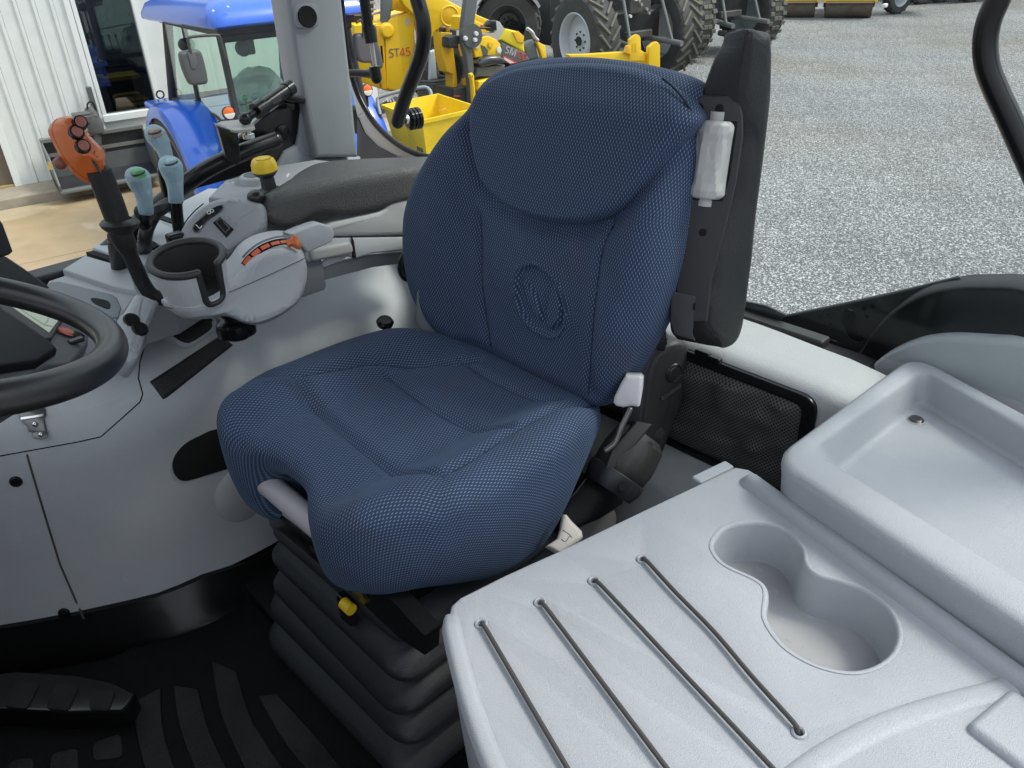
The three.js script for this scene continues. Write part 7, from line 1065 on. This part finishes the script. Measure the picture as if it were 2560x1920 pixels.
// ---------------------------------------------------------------- two big black tractors seen from behind
{
  const build = (name, label, wl, wr, r, w, ax, opt) => {
    const t = thing(name, label, 'tractor', wl.clone().lerp(wr, 0.5).setY(GY), 'large tractors parked in the row');
    const c = wl.clone().lerp(wr, 0.5), side = wr.clone().sub(wl).setY(0).normalize(), fwd = V(-side.z, 0, side.x); if (fwd.dot(FW) < 0) fwd.negate();
    const qq = frameQ(side, V(0, 1, 0), fwd.clone().negate()), blk = mat(0.02, 0.02, 0.021, 0.5), gr = mat(0.16, 0.16, 0.16, 0.45);
    wheel(t, wl, side.clone().negate(), r, w, opt); wheel(t, wr, side, r, w, opt);
    const W2 = wl.distanceTo(wr) - w; const at = (s, y, f) => c.clone().addScaledVector(side, s).addScaledVector(fwd, f).setY(GY + y);
    part('rear_axle', box(at(0, 0.95, 0.1), W2, 0.55, 0.5, 0.08, qq), blk, t);
    part('body', [box(at(0, 1.5, 0.9), W2 * 0.95, 1.2, 1.5, 0.1, qq), box(at(0, 1.0, 2.6), 0.9, 1.1, 2.4, 0.1, qq)], blk, t);
    part('cab', box(at(0, 2.55, 0.7), W2 * 1.02, 1.2, 1.5, 0.1, qq), mat(0.02, 0.05, 0.30, 0.35), t);
    for (const s of [-0.28, 0.28]) { part('lift_link', [rod(at(s * 1.5, 1.65, -0.35), at(s * 1.7, 0.75, -0.75), 0.03), rod(at(s * 1.5, 1.7, -0.34), at(s * 1.5, 1.45, -0.4), 0.05)], gr, t); part('lower_arm', rod(at(s * 1.3, 0.75, -0.1), at(s * 1.8, 0.7, -1.0), 0.05), gr, t); }
    part('hitch_frame', [box(at(0, 0.85, -0.35), 0.6, 0.12, 0.12, 0.02, qq), box(at(0, 1.35, -0.3), 0.5, 0.3, 0.2, 0.04, qq)], mat(0.07, 0.065, 0.06, 0.5), t);
    part('drawbar', rod(at(0, 0.45, -0.1), at(0, 0.45, -0.8), 0.06), mat(0.12, 0.11, 0.1, 0.5), t);
    for (let k = 0; k < 7; k++) part('coupler', lathe([[0, 0.05], [0.025, 0.05], [0.03, 0]], at(-0.27 + (k * 0.37 % 1) * 0.5, 1.18 + (k * 0.61 % 1) * 0.4, -0.42), fwd.clone().negate(), 10), k % 3 ? M.steel : M.white, t);
    for (const s of [-1, 1]) wheel(t, at(s * 0.85, 0.62, 2.7), side.clone().multiplyScalar(s), 0.62, 0.4, { ...opt, lugs: 14 });
    return t;
  };
  const r1 = 0.80, w1 = onY(1462, 101, GY + r1), ax = V(-0.974, 0, -0.23), w1b = w1.clone().addScaledVector(ax, -1.9);
  build('large_tractor', 'large dark tractor with pale rims seen from behind, tyre rising over the seat back', w1, w1b, r1, 0.5, ax, { lugs: 22, rimR: 0.60, dish: 0.05 });
  const w3 = onY(1706, 48, GY + 0.8), w3b = w3.clone().addScaledVector(ax, -2.0);
  build('large_tractor', 'large dark tractor with dusty block tread tyres, nearest the open gravel', w3, w3b, 0.8, 0.5, ax, { lugs: 26, rimR: 0.55, dish: 0.05, block: true, rim: mat(0.42, 0.46, 0.46, 0.5) });
  const fw = thing('front_tyre', 'dark tractor front wheel with grey mudguard behind the yellow machines', 'wheel', D(1292, 60, 13).setY(GY));
  wheel(fw, D(1270, 62, 13), V(-0.75, 0, 0.66), 0.52, 0.36, { lugM: tyreM, lugs: 18, rim: mat(0.10, 0.10, 0.10, 0.6) });
  part('mudguard', (() => { const c = D(1272, 66, 13), a = V(-0.75, 0, 0.66).normalize(), u = V(0, 1, 0).cross(a).normalize(), rows = []; for (let i = 0; i <= 16; i++) { const th = lerp(0.5, 2.6, i / 16), rd = u.clone().multiplyScalar(Math.cos(th)).add(V(0, Math.sin(th), 0)); rows.push([-0.24, -0.1, 0.1, 0.24].map(k => c.clone().addScaledVector(rd, 0.60 - Math.abs(k) * 0.12).addScaledVector(a, k))); } return skin(rows, { closed: false }); })(), mat(0.14, 0.14, 0.145, 0.5), fw);
  part('stub_axle', rod(D(1272, 66, 13), D(1330, 90, 13.4), 0.12), M.black, fw);
}
// ---------------------------------------------------------------- two yellow rollers at the far side of the yard
{
  const l = onY(1915, 46, GY), r = onY(2056, 46, GY), wd = l.distanceTo(r) , ax = r.clone().sub(l).normalize(), bk = V(ax.z, 0, -ax.x); if (bk.dot(FW) < 0) bk.negate();
  const base = l.clone().lerp(r, 0.45), t = thing('road_roller', 'yellow tandem road roller on the far gravel, left one of the two', 'road roller', base.clone(), 'yellow rollers across the yard');
  const R = 0.31, q = frameQ(ax, V(0, 1, 0), bk.clone().negate()), P = (a, y, b) => base.clone().addScaledVector(ax, a).addScaledVector(bk, b).setY(GY + y), bx = (a0, a1, y0, y1, b0, b1, rr = 0.03) => box(P((a0 + a1) / 2, (y0 + y1) / 2, (b0 + b1) / 2), a1 - a0, y1 - y0, Math.abs(b1 - b0), rr, q);
  const h = wd * 0.40, dr = mat(1, 1, 1, 0.75, { map: blotT(0.13, 0.10, 0.08, 0.5, 22) });
  for (const b of [R, R + 1.9]) { part('drum', lathe([[0, -h], [R * 0.9, -h], [R, -h + 0.02], [R, h - 0.02], [R * 0.93, h], [R * 0.86, h - 0.06], [0, h - 0.06]], P(0, R, b), ax, 48), dr, t); part('drum_rim', lathe([[R * 0.97, h + 0.002], [R * 0.88, h + 0.004]], P(0, R, b), ax, 40), mat(0.3, 0.29, 0.27, 0.4), t); }
  for (const a of [-h - 0.06, h + 0.06]) part('yoke', plate([P(a, R * 1.9, -0.05), P(a, R * 1.9, 1.0), P(a, R * 1.35, 1.25), P(a, R * 1.1, 0.7), P(a, R * 0.8, 0.45), P(a, R * 1.1, 0.25)], a > 0 ? ax : ax.clone().negate(), 0.06, { bevel: 0.01 }), graph, t);
  part('front_beam', bx(-h - 0.08, h + 0.08, R * 1.45, R * 2.9, -0.12, 0.4), yel, t); part('scraper', bx(-h, h, R * 1.3, R * 1.44, -0.08, -0.04, 0.005), mat(0.45, 0.36, 0.24, 0.5), t);
  for (const a of [-h - 0.05, h + 0.04]) part('bracket', bx(a - 0.03, a + 0.04, R * 1.35, R * 1.75, -0.14, 0.02, 0.01), yel2, t);
  part('body', bx(-h * 0.8, h * 0.8, R * 2.0, R * 3.2, 0.4, 2.4, 0.08), yel, t); part('seat', bx(-0.3, 0.3, R * 3.2, R * 4, 1.3, 1.7, 0.06), M.black, t);
  part('roll_frame', tube([P(-h * 0.8, R * 2, 1.5), P(-h * 0.8, R * 6, 1.5), P(h * 0.8, R * 6, 1.5), P(h * 0.8, R * 2, 1.5)], 0.05, 30, 8, { straight: true }), graph, t);
  part('badge', [plate([P(-0.2, R * 2.3, -0.125), P(-0.1, R * 2.3, -0.125), P(-0.15, R * 2.1, -0.125)], bk.clone().negate(), 0.004, { bevel: 0 })], M.red, t);
  const c = t.clone(); c.name = numbered('road_roller'); c.userData = { ...t.userData, label: 'yellow tandem road roller on the far gravel, right one beside the dark wheels' }; c.position.copy(onY(2118, 47, GY)); c.position.add(V(0, 0, 0)); scene.add(c);
  const w = thing('parked_trailer_wheel', 'dark wheel of a parked machine right of the far rollers', 'wheel', onY(2236, 36, GY)); wheel(w, onY(2236, 34, GY).setY(GY + 0.48), ax.clone().addScaledVector(bk, -0.9), 0.48, 0.3, { lugM: tyreM, lugs: 16 });
  part('mudguard', bx(3.3, 4.2, 1.0, 1.5, 0.8, 2.2, 0.1), M.black, w); part('marker', box(onY(2212, 14, GY + 0.4), 0.2, 0.1, 0.1, 0.03), M.white, w);
  const w2 = thing('far_machine', 'distant dark machine with pale rim wheels at the back of the yard', 'machine', onY(2310, 8, GY));
  for (const [x, y] of [[2298, 10], [2345, 6], [2420, 5]]) wheel(w2, onY(x, y, GY).setY(GY + 0.6), ax.clone().addScaledVector(bk, -1.2), 0.6, 0.35, { lugM: tyreM, lugs: 16 });
  part('body', box(onY(2350, 6, GY).setY(GY + 1.4).addScaledVector(bk, 1.5), 5, 1.2, 2, 0.2, q), M.black, w2);
}
renderer.render(scene, camera);
